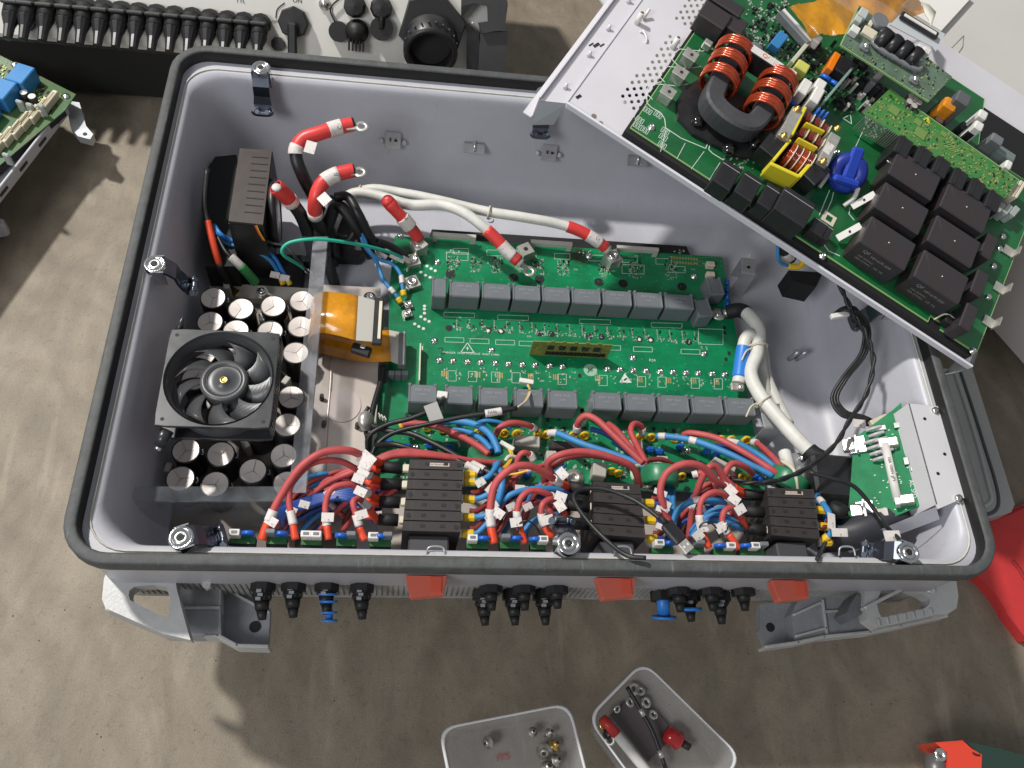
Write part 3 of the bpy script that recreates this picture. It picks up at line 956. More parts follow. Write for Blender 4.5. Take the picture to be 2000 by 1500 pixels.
# dark slotted floor plate in front of the bank
fp = tag(MB().box(-.435, -.235, -.312, -.262, FLOOR + .001, FLOOR + .004, .001).build('slotted_floor_plate', mat('taupe_plate', (.16, .15, .125), .45, .3)),
         'dull taupe plate on the tray floor below the clear guard, left front corner', 'metal plate')
for x in (-.40, -.362):
    MB().cyl((x, -.272, FLOOR + .004), (x, -.272, FLOOR + .0048), .016, n=24).build('round_recess', BLKM, fp)
MB().torus((-.335, -.292, FLOOR + .0055), .006, .001, n=16, m=6).build('wire_ring', STEEL, fp)

# ---------------------------------------------------------------- steel plate with fold
ZP = -.160
sp = thing('support_plate', 'shiny beige metal plate beneath the amber ribbon, left of the green board', 'metal plate', (-.25, -.05, FLOOR))
P = [(632, 556), (744, 562), (740, 640), (741, 700), (738, 720), (736, 852), (731, 860), (729, 930), (718, 1000), (700, 1040), (560, 1040), (572, 960), (600, 900), (612, 800), (622, 700)]
P = [at(u, v, ZP) for u, v in P]
MB().prism([(q.x, q.y) for q in P], ZP - .002, ZP).build('plate_sheet', PLATE, sp)
b = MB(); a_ = at(642, 720, ZP); c_ = at(632, 880, ZP)
b.tube([at(648, 700, ZP), at(645, 760, ZP), at(636, 860, ZP), at(634, 930, ZP)], .0022, 6)
b.build('pressed_rib', PLATE, sp)
q = at(668, 792, ZP)
MB().cyl((q.x, q.y, ZP), (q.x, q.y, ZP + .0012), .0245, n=40).build('round_emboss', mat('beige_plate_emboss', (.50, .43, .40), .5, .2), sp)
q = at(722, 581, ZP)
w_ = MB(); w_.lathe((q.x, q.y, ZP), [(.0085, 0), (.0085, .0015), (.0055, .0018), (.0052, .005), (.003, .0055), (.0025, .003), (.0003, .003)], 20)
w_.build('washer_screw', STEEL, sp)
for u, v in ((628, 780), (632, 832), (697, 835), (640, 600), (752, 650)):
    q = at(u, v, ZP)
    MB().cyl((q.x, q.y, ZP), (q.x + .001, q.y + .001, ZP + .010), .0032, .0028, 10).build('stud', mat('dark_stud', (.09, .08, .075), .4, .5), sp)
# dull round sensor leaning at the plate's right side
q = at(718, 822, -.135)
sn = tag(MB().lathe((q.x, q.y, -.135), [(.0002, .004), (.010, .004), (.013, .0), (.0125, -.006), (.010, -.008)], 24, axis=(.85, -.1, .5)).build('round_sensor', TIN),
         'tilted round metal disc among black wires between plate and green board', 'sensor')
b = MB()
for k in range(3):
    b.obox((q.x + .015 + k * .0035, q.y + .004 - k * .002, -.128), (.0014, .006, .008), 30)
b.build('sensor_leg', TIN, sn, kind='stuff')

# ---------------------------------------------------------------- amber ribbon cable
rb = thing('ribbon_cable', 'wide amber flat ribbon cable curled back over the beige plate', 'ribbon cable', (-.25, .04, ZP))
zt = -.096; zb = -.150
TL = at(634, 570, zt); TR = at(700, 578, zt); BL = at(630, 650, zt); BR = at(695, 665, zt)
lower_L = at(760, 645, zb); lower_R = at(764, 706, zb)


def rp(t):
    """t 0..1 runs from the upper connector left, round the curl and right to the board"""
    return


path = []
for k in range(9):
    t = k / 8
    path.append((TR.lerp(TL, t) + Vector((0, 0, .002 * math.sin(t * PI))), BR.lerp(BL, t) + Vector((0, 0, .002 * math.sin(t * PI)))))
L0, R0 = TL, BL
L1 = at(640, 632, zb); R1 = at(636, 692, zb)
for k in range(1, 12):
    a = PI * k / 12
    f = (1 - math.cos(a)) / 2
    off = Vector((-.020 * math.sin(a), 0, 0))
    path.append((L0.lerp(L1, f) + off, R0.lerp(R1, f) + off))
for k in range(9):
    t = k / 8
    s_ = Vector((0, -.003 * math.sin(t * PI), -.004 * math.sin(t * PI)))
    path.append((L1.lerp(lower_L, t) + s_, R1.lerp(lower_R, t) + s_))
MB().ribbon(path, .0011).build('ribbon', KAPTON, rb)
# grey stiffeners and connectors at both ends
E0 = at(735, 588, zt); E1 = at(730, 668, zt)
MB().ribbon([(TR, BR), (E0, E1)], .0016, False).build('stiffener', mat('warm_grey_stiffener', (.42, .40, .36), .4), rb)
d_ = (E0 - E1); cn = (E0 + E1) / 2; a = math.degrees(math.atan2(d_.y, d_.x))
cc = MB().obox(cn + Vector((.004, 0, 0)), (d_.length + .008, .012, .007), a, .001).build('connector', BLKP, rb)
MB().obox(cn + Vector((.0065, 0, .0038)), (d_.length * .92, .0042, .003), a, .0006).build('locking_bar', CREAM, cc)
c2 = at(706, 684, -.115)
MB().obox(c2, (.026, .013, .012), -18, .002).build('latch_end', BLKP, rb)
MB().obox(c2 + Vector((.002, .002, .0065)), (.007, .006, .003), -18, .001).build('latch_tip', TIN, rb)
F0 = at(785, 650, zb + .002); F1 = at(783, 714, zb + .002)
MB().ribbon([(lower_L, lower_R), (F0, F1)], .0016, False).build('stiffener', MC['warm_grey_stiffener'], rb)
d_ = (F0 - F1); cn = (F0 + F1) / 2; a = math.degrees(math.atan2(d_.y, d_.x))
cc = MB().obox(cn + Vector((.001, 0, -.004)), (d_.length, .010, .014), a, .001).build('connector', GREYP, rb)
MB().obox(cn + Vector((.003, 0, .0035)), (d_.length, .002, .001), a).build('locking_bar', TIN, cc)
for k, u in enumerate((765, 778, 791)):
    q = at(u, 728, -.155)
    MB().obox((q.x, q.y, -.163), (.0085, .007, .018), 0, .001).build('grey_plug', GREYP, rb)

# ---------------------------------------------------------------- standing fan unit, back left
sf = thing('standing_fan', 'black fan unit on edge with brown slotted side in the back left corner', 'fan', (-.33, .2, FLOOR))
zt = -.052
c4 = [at(468, 288, zt), at(532, 292, zt), at(514, 440, zt), at(445, 433, zt)]
b = MB(); b.prism([(q.x, q.y) for q in c4], -.170, zt - .004); b.build('fan_body', BLKP, sf)
cen = sum(c4, Vector()) / 4
b = MB(); b.prism([(cen.x + (q.x - cen.x) * .98, cen.y + (q.y - cen.y) * .98) for q in c4], zt - .004, zt)
tp_ = b.build('slotted_side', mat('warm_brown_plastic', (.050, .038, .033), .42, var=.15, vs=40, rvar=.06), sf)
for k in range(9):
    t = .12 + k * .092
    a_ = c4[0].lerp(c4[3], t).lerp(c4[1].lerp(c4[2], t), .42); b_ = c4[0].lerp(c4[3], t).lerp(c4[1].lerp(c4[2], t), .92)
    m_ = (a_ + b_) / 2
    MB().obox((m_.x, m_.y, zt + .0002), ((b_ - a_).length, .0014, .0008), math.degrees(math.atan2((b_ - a_).y, (b_ - a_).x))).build('slot', BLKM, tp_)
q = c4[1].lerp(c4[2], .55)
r_ = MB(); r_.lathe((q.x + .004, q.y, -.100), [(.040, -.004), (.047, -.004), (.047, .006), (.040, .006)], 40, axis=(1, .1, 0), closed=True)
r_.build('round_flange', BLKP, sf)
MB().lathe((q.x + .008, q.y - .005, -.100), [(.0386, 0), (.036, .0015), (.001, .002)], 36, axis=(1, .1, 0)).build('fan_disc', mat('fan_disc_grey', (.12, .13, .13), .3), sf)
bl = MB()
lf_ = at(420, 305, -.07); 
bl.prism([(at(405, 330, -.118).x, at(405, 330, -.118).y), (at(420, 306, -.118).x, at(420, 306, -.118).y), (at(462, 302, -.118).x, at(462, 302, -.118).y), (at(462, 520, -.118).x, at(462, 520, -.118).y), (at(400, 520, -.118).x, at(400, 520, -.118).y)], -.185, -.118)
bl.build('rubber_duct', mat('dull_black_foam', (.012, .014, .013), .75), sf)
MB().box(-.425, -.322, .090, .150, -.185, -.172, .003).build('duct_foot', BLKM, sf)
pb = MB(); pb.prism([(at(u, v, -.17).x, at(u, v, -.17).y) for u, v in ((645, 380), (700, 400), (716, 470), (712, 492), (700, 502), (640, 498), (622, 470))], -.19, -.170)
tag(pb.build('black_cover', mat('flat_black_sheet', (.012, .012, .013), .5)), 'flat black cover under the black cables behind the clear guard', 'plastic cover')

# ================================================================ main circuit board
def pcb_material():
    m = PCBG.copy(); m.name = 'pcb_green_main'
    N = m.node_tree.nodes; L = m.node_tree.links; b = N['Principled BSDF']
    src = b.inputs['Base Color'].links[0].from_socket
    tc = N.new('ShaderNodeTexCoord')
    # faint copper pours
    br = N.new('ShaderNodeTexBrick'); br.inputs['Scale'].default_value = 34; br.inputs['Mortar Size'].default_value = .012
    br.inputs['Color1'].default_value = (1, 1, 1, 1); br.inputs['Color2'].default_value = (.74, .82, .78, 1); br.inputs['Mortar'].default_value = (.72, .82, .75, 1)
    L.new(tc.outputs['Object'], br.inputs['Vector'])
    mx = N.new('ShaderNodeMix'); mx.data_type = 'RGBA'; mx.blend_type = 'MULTIPLY'; mx.inputs['Factor'].default_value = .8
    L.new(src, mx.inputs['A']); L.new(br.outputs['Color'], mx.inputs['B'])
    # soot stain near one terminal
    sc = at(1130, 498, PCB)
    ds = N.new('ShaderNodeVectorMath'); ds.operation = 'DISTANCE'
    geo = N.new('ShaderNodeNewGeometry'); L.new(geo.outputs['Position'], ds.inputs[0]); ds.inputs[1].default_value = sc
    nz = N.new('ShaderNodeTexNoise'); nz.inputs['Scale'].default_value = 160
    L.new(tc.outputs['Object'], nz.inputs['Vector'])
    ma = N.new('ShaderNodeMath'); ma.operation = 'MULTIPLY_ADD'; ma.inputs[1].default_value = .030; ma.inputs[2].default_value = -.010
    L.new(nz.outputs['Fac'], ma.inputs[0])
    ad = N.new('ShaderNodeMath'); ad.operation = 'ADD'; L.new(ds.outputs['Value'], ad.inputs[0]); L.new(ma.outputs[0], ad.inputs[1])
    mr = N.new('ShaderNodeMapRange'); mr.inputs['From Min'].default_value = .012; mr.inputs['From Max'].default_value = .030; mr.inputs['To Min'].default_value = .9; mr.inputs['To Max'].default_value = 0
    L.new(ad.outputs[0], mr.inputs['Value'])
    m2 = N.new('ShaderNodeMix'); m2.data_type = 'RGBA'; m2.inputs['B'].default_value = (.02, .018, .012, 1)
    L.new(mr.outputs['Result'], m2.inputs['Factor']); L.new(mx.outputs['Result'], m2.inputs['A']); L.new(m2.outputs['Result'], b.inputs['Base Color'])
    return m


mb = thing('main_circuit_board', 'large green circuit board with two rows of grey block capacitors on the tray floor', 'circuit board', (.06, 0, FLOOR))
X0, X1, Y0, Y1 = -.196, .316, -.202, .194
out = [(X0, Y1), (X1, Y1), (X1 + .002, .03), (X1 + .004, Y0), (X0 - .012, Y0), (X0 - .012, -.06), (X0, -.055), (X0 - .004, .10)]
MB().prism(out, PCB - .002, PCB).build('board', pcb_material(), mb)
MB().prism([(X0 + .05, Y1 - .002), (X0 + .055, Y1 + .019), (X1 - .055, Y1 + .019), (X1 - .05, Y1 - .002)], PCB - .012, PCB - .003).build('black_insulator', BLKM, mb)
for x, y in ((X0 + .02, Y1 - .02), (X1 - .02, Y1 - .02), (X0 + .02, Y0 + .02), (X1 - .02, Y0 + .02), (.06, 0)):
    MB().cyl((x, y, FLOOR), (x, y, PCB - .002), .005, n=10).build('standoff', TIN, mb)

HC = .034


def filmcap(x0, x1, ytop, d=.026, h=HC, rot=0):
    cx = (x0 + x1) / 2
    w = x1 - x0 - .0022
    b = MB(); z = PCB + .0005
    R = Matrix.Rotation(math.radians(rot), 3, 'Z')
    C_ = Vector((cx, ytop - d / 2, z + h / 2))
    b.obox(C_, (w, d, h), R, .0016)
    # raised side cheeks of the moulded case
    for s_ in (-1, 1):
        b.obox(C_ + R @ Vector((s_ * (w / 2 - .0012), .0008, .0004)), (.0026, d + .0010, h + .0006), R, .0008)
        b.obox(C_ + R @ Vector((s_ * (w / 2 - .0016), d / 2 - .001, .0018)), (.0046, .0046, h * .99), R, .001)
    o = b.build('film_capacitor', CAPG, mb)
    if rot == 0 and w > .03:
        text('MKP 30uF', .0052, WF, C_.x, C_.y + d * .18, z + h + .0004, 0, mat('cap_print', (.30, .32, .34), .5), mb)
        text('1100V-', .0040, WF, C_.x, C_.y - d * .06, z + h + .0004, 0, mat('cap_print', (.30, .32, .34), .5), mb)
    return o


def rowx(u, v): return at(u, v, PCB + HC).x


r1 = [(877, 938), (940, 998), (1000, 1056), (1057, 1113), (1115, 1173), (1175, 1233), (1236, 1293), (1296, 1353)]
for a_, c_ in r1: filmcap(rowx(a_, 550 + (a_ - 877) * .05), rowx(c_, 550 + (c_ - 877) * .05), .0945)
filmcap(rowx(843, 548), rowx(873, 548), .098, .032)
filmcap(rowx(1356, 578), rowx(1388, 578), .090, .030, .030, 10)
q = at(1398, 565, PCB + .028); filmcap(q.x - .0125, q.x + .0125, q.y + .020, .030, .028, 6)
r2 = [(797, 855), (868, 925), (934, 993), (1003, 1061), (1068, 1127), (1154, 1212), (1217, 1278), (1282, 1343), (1347, 1408), (1411, 1470)]
for a_, c_ in r2: filmcap(rowx(a_, 752 + (a_ - 877) * .022), rowx(c_, 752 + (c_ - 877) * .022), -.0735, .027)
for k in range(4):
    q = at(1417, 552 + k * 14, PCB + .012)
    MB().cyl((q.x, q.y, PCB + .012), (q.x + .004, q.y, PCB + .012), .0052, n=14).build('blue_disc', BDISC, mb)

# screws
proto = None


def screw(u, v, r=.0052, z=PCB, par=None):
    global proto
    q = at(u, v, z + .003)
    if proto is None:
        h = MB(); h.lathe((q.x, q.y, z), [(r, 0), (r, .0008), (r * .66, .0010), (r * .64, .0030), (r * .52, .0036), (r * .26, .0037), (r * .24, .0026), (.0002, .0026)], 14)
        proto = h.build('screw', STEEL, mb)
        return proto
    return dup(proto, (q.x, q.y, z), par or mb, random.random() * 3)


xs1 = [858, 884.5, 913, 939, 967.5, 993, 1020.5, 1045.5, 1074, 1099]
xs2 = [1187, 1211, 1238, 1262.5, 1290, 1315, 1341, 1365, 1392, 1417]
for u in xs1: screw(u, 702 + (u - 858) * .05)
for u in xs2: screw(u, 719 + (u - 1187) * .0435)
for u, v in ((848, 664), (960, 682), (1237, 697), (1376, 689), (854, 510), (782, 459), (1151, 498), (1357, 538), (1400, 610), (1120, 932), (812, 872), (1345, 878)): screw(u, v)

# dark drill holes under the first row, some with a light screw inside
hp = None
for i, u in enumerate((877, 954, 979, 1054, 1077, 1151, 1175, 1249, 1271, 1345, 880, 1003, 1054, 1170, 1217, 1332)):
    v = (641 + (u - 877) * .058) if i < 10 else (536 + (u - 880) * .053)
    q = at(u, v, PCB)
    r = .0055 if i < 10 else .0075
    if i < 10:
        o = MB().lathe((q.x, q.y, PCB), [(.0052, .0002), (.0003, .0003)], 12).build('drill_hole', BLKM, mb)
        if i in (1, 2, 7, 8): MB().ball((q.x, q.y - .001, PCB + .0006), .0028, 8, 5, .4).build('hole_screw', WHITEP, o)
    else:
        MB().lathe((q.x, q.y, PCB), [(r, .0002), (.0003, .0003)], 14).build('drill_hole', BLKM, mb)


# tinned U shaped bus bars
def busbar(u0, u1, v0, v1, flip=1):
    h = .016
    a_ = at(u0, v0, PCB + h); c_ = at(u1, v1, PCB + h)
    y = (a_.y + c_.y) / 2
    b = MB()
    b.box(a_.x, c_.x, y - .001, y + .001, PCB + h * .52, PCB + h, .0003)
    for x in (a_.x, c_.x):
        s_ = 1 if x == a_.x else -1
        b.box(x, x + s_ * .007, y - .001, y + .001, PCB, PCB + h * .52)
    b.box(a_.x, c_.x, y - .001, y + .0045, PCB + h, PCB + h + .0012, .0003)
    b.build('bus_bar', BEIGEP, mb)


busbar(845, 930, 458, 464); busbar(1037, 1118, 473, 478); busbar(1205, 1287, 484, 489)
busbar(1237, 1330, 799, 802); busbar(1330, 1423, 809, 813)


def clamp_block(u, v, s=.022, h=.020, deg=-20, screwed=True, tilt=0):
    q = at(u, v, PCB + h)
    F = yaw_frame((q.x, q.y, PCB), deg)
    b = MB(F)
    b.box(-s / 2, s / 2, -s / 2, s / 2, h - .0016, h, .0004)
    b.box(-s / 2, -s / 2 + .0016, -s / 2, s / 2, 0, h - .001)
    b.box(s / 2 - .0016, s / 2, -s / 2, s / 2, 0, h - .001)
    b.box(-s / 2, s / 2, -s / 2 + .002, -s / 2 + .0036, 0, h * .8)
    o = b.build('terminal_clamp', TIN, mb)
    MB(F).cyl((0, 0, h), (0, 0, h + .0004), s * .17, n=12).build('clamp_hole', BLKM, o)
    if screwed:
        MB(F).lathe((0, 0, h), [(s * .36, .0002), (s * .36, .0030), (s * .2, .0032), (s * .19, .002), (.0002, .002)], 14).build('clamp_screw', STEEL, o)
    return o


clamp_block(818, 476, .019, .022, 30); clamp_block(1027, 486, .020, .022, 30, False); clamp_block(1198, 500, .021, .022, 28)
clamp_block(806, 507, .020, .010, 20); clamp_block(805, 550, .020, .008, 25)
for u, v in ((797, 594), (796, 611)): clamp_block(u, v, .012, .006, 20)
for u, v in ((1388, 516), (1388, 536)):
    q = at(u, v, PCB + .008); MB().obox((q.x, q.y, PCB + .005), (.013, .009, .010), 0, .0008).build('small_connector', CREAM, mb)

# driver daughter board standing upright
A = at(1033, 695, PCB); B = at(1184, 698, PCB)
y = (A.y + B.y) / 2; h = .0385
dbp = MB().box(A.x, B.x, y - .0008, y + .0008, PCB + .001, PCB + h).build('driver_board', PCBO, mb)
for k in range(17):
    x = A.x + .022 + k * (B.x - A.x - .026) / 17
    MB().box(x, x + .0042, y - .0028, y - .0007, PCB + .007, PCB + .0145, .0004).build('chip', BLKM, dbp)
for k in range(5):
    x = A.x + .022 + k * .0165
    MB().box(x, x + .009, y - .0028, y - .0007, PCB + .021, PCB + .030, .0004).build('chip', BLKP, dbp)
    MB().box(x + .003, x + .008, y - .001, y + .001, PCB + h, PCB + h + .003, .0005).build('tab', PCBO, dbp)
b = MB()
for k in range(150):
    x = random.uniform(A.x + .003, B.x - .003); z = random.uniform(PCB + .004, PCB + h - .003)
    b.box(x, x + .0016, y - .0016, y - .0007, z, z + .0009)
b.build('solder_pads', GOLD, dbp, kind='stuff')
# cream insulating strip
q = at(822, 672, PCB + .014); q2 = at(818, 744, PCB + .014)
b = MB(); b.obox(((q.x + q2.x) / 2, (q.y + q2.y) / 2, PCB + .008), (.0018, (q - q2).length, .016), 0); b.obox((q.x + .001, q.y - .006, PCB + .012), (.004, .006, .004)); b.build('insulating_strip', CREAM, mb)

# small parts: nobody could count them
def smd_cluster(b, u0, v0, u1, v1, n, sz=(.0011, .0022), z=None, frame=None):
    for _ in range(n):
        u = random.uniform(u0, u1); v = random.uniform(v0, v1)
        q = at(u, v, PCB)
        w = random.uniform(*sz); d = random.choice((.5, 1, 1.8)) * w
        b.box(q.x - w / 2, q.x + w / 2, q.y - d / 2, q.y + d / 2, PCB, PCB + .0008)


w1 = MB(); k1 = MB()
for cx in (885, 930, 970, 1050, 1100, 1180, 1240, 1310):
    smd_cluster(w1, cx - 12, 500 + (cx - 885) * .03, cx + 12, 530 + (cx - 885) * .04, 48, (.0009, .002)); smd_cluster(k1, cx - 12, 503, cx + 12, 532, 16, (.0014, .0026))
for cx in (883, 1000, 1140, 1185, 1255, 1330): smd_cluster(w1, cx - 14, 488, cx + 14, 500, 8)
for k in range(20):
    u = 892 + k * 24.5
    v = 632 + (u - 880) * .055
    q = at(u, v, PCB)
    for j in range(7): w1.box(q.x - .0008, q.x + .0008, q.y - .008 + j * .0026, q.y - .0068 + j * .0026, PCB, PCB + .0008)
    smd_cluster(w1, u + 3, v + 8, u + 14, v + 14, 5)
    smd_cluster(w1, u - 8, v + 2, u + 10, v + 14, 4); smd_cluster(k1, u - 6, v - 8, u + 8, v + 4, 4, (.0015, .0025))
for k in range(24):
    u = 870 + k * 25; v = 745 + (u - 870) * .03
    if 1130 < u < 1150: continue
    smd_cluster(w1, u - 7, 717 + (u - 870) * .035, u + 7, 741 + (u - 870) * .03, 6)
for k in range(60):
    u = random.uniform(770, 1540); smd_cluster(w1, u - 10, 838, u + 10, 935, 6, (.001, .0028)); 
    if k % 2: smd_cluster(k1, u - 10, 838, u + 10, 935, 3, (.0016, .0036))
for v in range(0, 3): 
    for u in range(0, 9): pass
w1.build('solder_pads', mat('pale_solder', (.45, .50, .42), .4, .3), mb, kind='stuff')
k1.build('chip_resistors', mat('chip_dark', (.02, .03, .02), .5), mb, kind='stuff')
g = MB()
for k in range(10):
    for j in range(2):
        q = at(1312 + k * 5.5, 503 + j * 9 + k * .4, PCB); g.box(q.x - .0016, q.x + .0012, q.y - .0022, q.y + .0022, PCB, PCB + .0005)
for u in (868, 933, 977, 1037, 1086, 1168, 1250, 1306, 1355, 1400):
    q = at(u, 730 + (u - 868) * .03, PCB)
    [g.box(q.x - .0042 + i * .0030, q.x - .0024 + i * .0030, q.y - .0045, q.y + .0045, PCB, PCB + .0003) for i in range(3)]
for k in range(24):
    q = at(1366 + (k % 8) * 6, 503 + (k // 8) * 8, PCB); g.box(q.x - .0006, q.x + .0006, q.y - .0006, q.y + .0006, PCB, PCB + .0005)
g.build('gold_pads', GOLD, mb, kind='stuff')
# via rows near the left terminals
v_ = MB()
for u, v in ((834, 520), (842, 525), (850, 529), (822, 532), (831, 538), (840, 542), (822, 619), (830, 624), (838, 628), (810, 633), (818, 638), (827, 642), (829, 598), (829, 604), (829, 612)):
    q = at(u, v, PCB); v_.cyl((q.x, q.y, PCB), (q.x, q.y, PCB + .0006), .0024, n=8)
v_.build('solder_dots', WHITEP, mb, kind='stuff')

# silkscreen outlines, warning triangles and round mark
s_ = MB()


def sl(b, u0, v0, u1, v1, w=.0005, z=PCB, F=None):
    a_ = at(u0, v0, z); c_ = at(u1, v1, z); d = c_ - a_
    b.obox((a_ + c_) / 2 + Vector((0, 0, .0002)), (d.length, w, .0003), math.degrees(math.atan2(d.y, d.x)))


def srect(u0, v0, u1, v1):
    sl(s_, u0, v0, u1, v0 + (u1 - u0) * .03); sl(s_, u0, v1, u1, v1 + (u1 - u0) * .03); sl(s_, u0, v0, u0, v1); sl(s_, u1, v0 + (u1 - u0) * .03, u1, v1 + (u1 - u0) * .03)


for u in (869, 918, 968, 1014, 1175, 1237, 1330): srect(u, 659 + (u - 869) * .05, u + 37, 668 + (u - 869) * .05)
for u in (885, 990, 1150, 1290): srect(u - 18, 610 + (u - 885) * .05, u + 42, 619 + (u - 885) * .05)
for u in (875, 915, 960, 1000, 1090, 1170, 1245, 1285, 1350, 1395): srect(u, 724 + (u - 869) * .03, u + 16, 744 + (u - 869) * .03)
srect(1364, 642, 1412, 672); srect(872, 493, 914, 508); srect(1215, 517, 1258, 534); srect(1305, 520, 1338, 532)
for u in range(885, 1320, 66): srect(u, 485 + (u - 885) * .05, u + 30, 496 + (u - 885) * .05)
s_.build('silkscreen_lines', SILK, mb, kind='stuff')
TFp = Frame((0, 0, 0))


def tri(u, v, h, m, z=PCB):
    q = at(u, v, z); b = MB()
    P = [Vector((0, h * .62, 0)), Vector((-h * .6, -h * .42, 0)), Vector((h * .6, -h * .42, 0))]
    for i in range(3):
        a_ = P[i]; c_ = P[(i + 1) % 3]; d = c_ - a_
        b.obox(q + (a_ + c_) / 2 + Vector((0, 0, .0003)), (d.length + .0008, .0009, .0004), math.degrees(math.atan2(d.y, d.x)))
    b.prism([(q.x + .0008, q.y + h * .3), (q.x - .0018, q.y - .0005), (q.x + .0002, q.y - .0005), (q.x - .0008, q.y - h * .3), (q.x + .0018, q.y + .0008), (q.x, q.y + .0008)], z, z + .0004)
    return b.build('warning_triangle', m, mb)


tri(913, 681, .0155, SILK)
q = at(1221, 740, PCB)
MB().prism([(q.x, q.y + .009), (q.x - .009, q.y - .006), (q.x + .009, q.y - .006)], PCB, PCB + .0004).build('warning_triangle', SILK, mb)
MB().obox((q.x, q.y - .001, PCB + .0006), (.006, .0022, .0003), 40).build('triangle_mark', PCBD, mb)
q = at(1153, 723, PCB)
rm = MB().cyl((q.x, q.y, PCB), (q.x, q.y, PCB + .0004), .0098, n=28).build('round_mark', mat('pale_green_print', (.28, .46, .34), .6), mb)
MB().obox((q.x, q.y, PCB + .0006), (.013, .0012, .0003), 45).build('bar_mark', PCBD, rm)
text('Pb', .008, WF, q.x, q.y, PCB + .0006, 0, PCBD, mb)
q = at(931, 694, PCB); text('DANGER  HIGH VOLTAGE  WAIT 5 MIN', .0045, WF, q.x - .008, q.y + .002, PCB + .0004, 0, SILK, mb)
q = at(863, 686, PCB); text('2', .017, WF, q.x, q.y, PCB + .0004, 20, INK, mb)
q = at(1274, 704, PCB); text('R24', .006, WF, q.x, q.y, PCB + .0004, 0, SILK, mb)
for u in (1132, 1136):
    pass
sq_ = MB()
for u, v in ((1132, 734), (1136, 803), (1138, 800), (1092, 818), (940, 815), (975, 820), (1070, 820), (1075, 838), (1102, 838), (1142, 837), (1250, 838), (1277, 838), (1300, 842), (1415, 640), (1424, 690), (1418, 702), (795, 810), (1415, 650), (1316, 842), (1370, 845), (1405, 848)):
    q = at(u, v, PCB); sq_.box(q.x - .0022, q.x + .0022, q.y - .003, q.y + .003, PCB, PCB + .0004)
sq_.build('slot_holes', BLKM, mb, kind='stuff')

rnd2 = random.Random(9)
vd = MB()
for _ in range(420):
    x = rnd2.uniform(X0 + .02, X1 - .01); y = rnd2.choice((rnd2.uniform(.10, .185), rnd2.uniform(-.07, .05), rnd2.uniform(-.19, -.10)))
    vd.box(x - .0005, x + .0005, y - .0005, y + .0005, PCB, PCB + .0003)
vd.build('via_dots', mat('via_pale', (.20, .38, .25), .4), mb, kind='stuff')
for k in range(34):
    u = rnd2.uniform(860, 1400); v = rnd2.choice((rnd2.uniform(495, 530), rnd2.uniform(640, 690), rnd2.uniform(722, 745)))
    q = at(u, v, PCB); text(rnd2.choice('CRUQDLJ') + str(rnd2.randint(1, 99)), .0036, WF, q.x, q.y, PCB + .0004, rnd2.choice((0, 0, 90)), SILK, mb)

# lower strip of the board: white boxes, yellow filter parts, blue discs
def bbox(u, v, w, d, h, deg, m=BEIGEP, name='relay_box', z=PCB):
    q = at(u, v, z + h)
    return MB().obox((q.x, q.y, z + h / 2), (w, d, h), deg, .0012).build(name, m, mb)


o = bbox(1030, 861, .034, .016, .022, -2, mat('beige_relay_top', (.46, .43, .38), .45))
bbox(1078, 892, .014, .018, .020, 0, BEIGEP); bbox(1172, 916, .018, .020, .022, -8, BEIGEP); bbox(1243, 868, .018, .014, .02, 0)
bbox(1295, 900, .016, .015, .02, 0); bbox(1414, 912, .032, .018, .02, -28); bbox(1405, 905, .014, .010, .012, 0)
bbox(1110, 870, .05, .012, .012, -3, RELAY); bbox(1330, 915, .05, .012, .010, -3, RELAY)
for u in (905, 935, 985, 1010, 1052, 1068, 1120, 1142, 1250, 1272, 1320, 1345, 1408, 1428, 1458):
    v = 844 + (u - 900) * .028
    q = at(u, v, PCB + .006)
    h = MB(); h.torus((q.x, q.y, PCB + .005), .0052, .0022, axis=(.1, -.8, .55), n=14, m=7)
    h.box(q.x - .005, q.x + .005, q.y - .001, q.y + .004, PCB, PCB + .003)
    o = h.build('yellow_choke', YELP, mb)
    MB().cyl((q.x + .001, q.y + .005, PCB), (q.x + .001, q.y + .005, PCB + .004), .003, n=10).build('choke_screw', STEEL, o)
for u, v in ((1195, 920), (1208, 924), (1322, 932), (1332, 930), (1450, 930), (1462, 934), (835, 835), (865, 838)):
    q = at(u, v, PCB + .008); MB().torus((q.x, q.y, PCB + .007), .0045, .0022, axis=(.1, -.8, .5), n=14, m=7).build('yellow_choke', YELP, mb)
for u, v in ((840, 868), (880, 872), (795, 870), (1272, 876), (1290, 880), (1330, 870), (1382, 880), (1400, 886), (955, 855), (1030, 925), (1476, 930), (1490, 935), (1430, 880), (760, 862)):
    q = at(u, v, PCB + .010); MB().obox((q.x, q.y, PCB + .006), (.012, .008, .011), random.uniform(-20, 20), .003).build('blue_capacitor', BDISC, mb)
q = at(1122, 932, PCB + .004)
MB().lathe((q.x, q.y, PCB), [(.0125, 0), (.0125, .003), (.0085, .0035), (.0082, .006), (.004, .0065), (.0035, .004), (.0003, .004)], 22).build('large_washer', TIN, mb)

# steel floor seen in front of the board with dark and bright patches (loose plate)
fp2 = MB().box(-.20, .30, -.29, -.207, FLOOR + .001, FLOOR + .003, .0005).build('front_plate', PLATE)
tag(fp2, 'pale metal plate below the cable loops in front of the green board', 'metal plate')

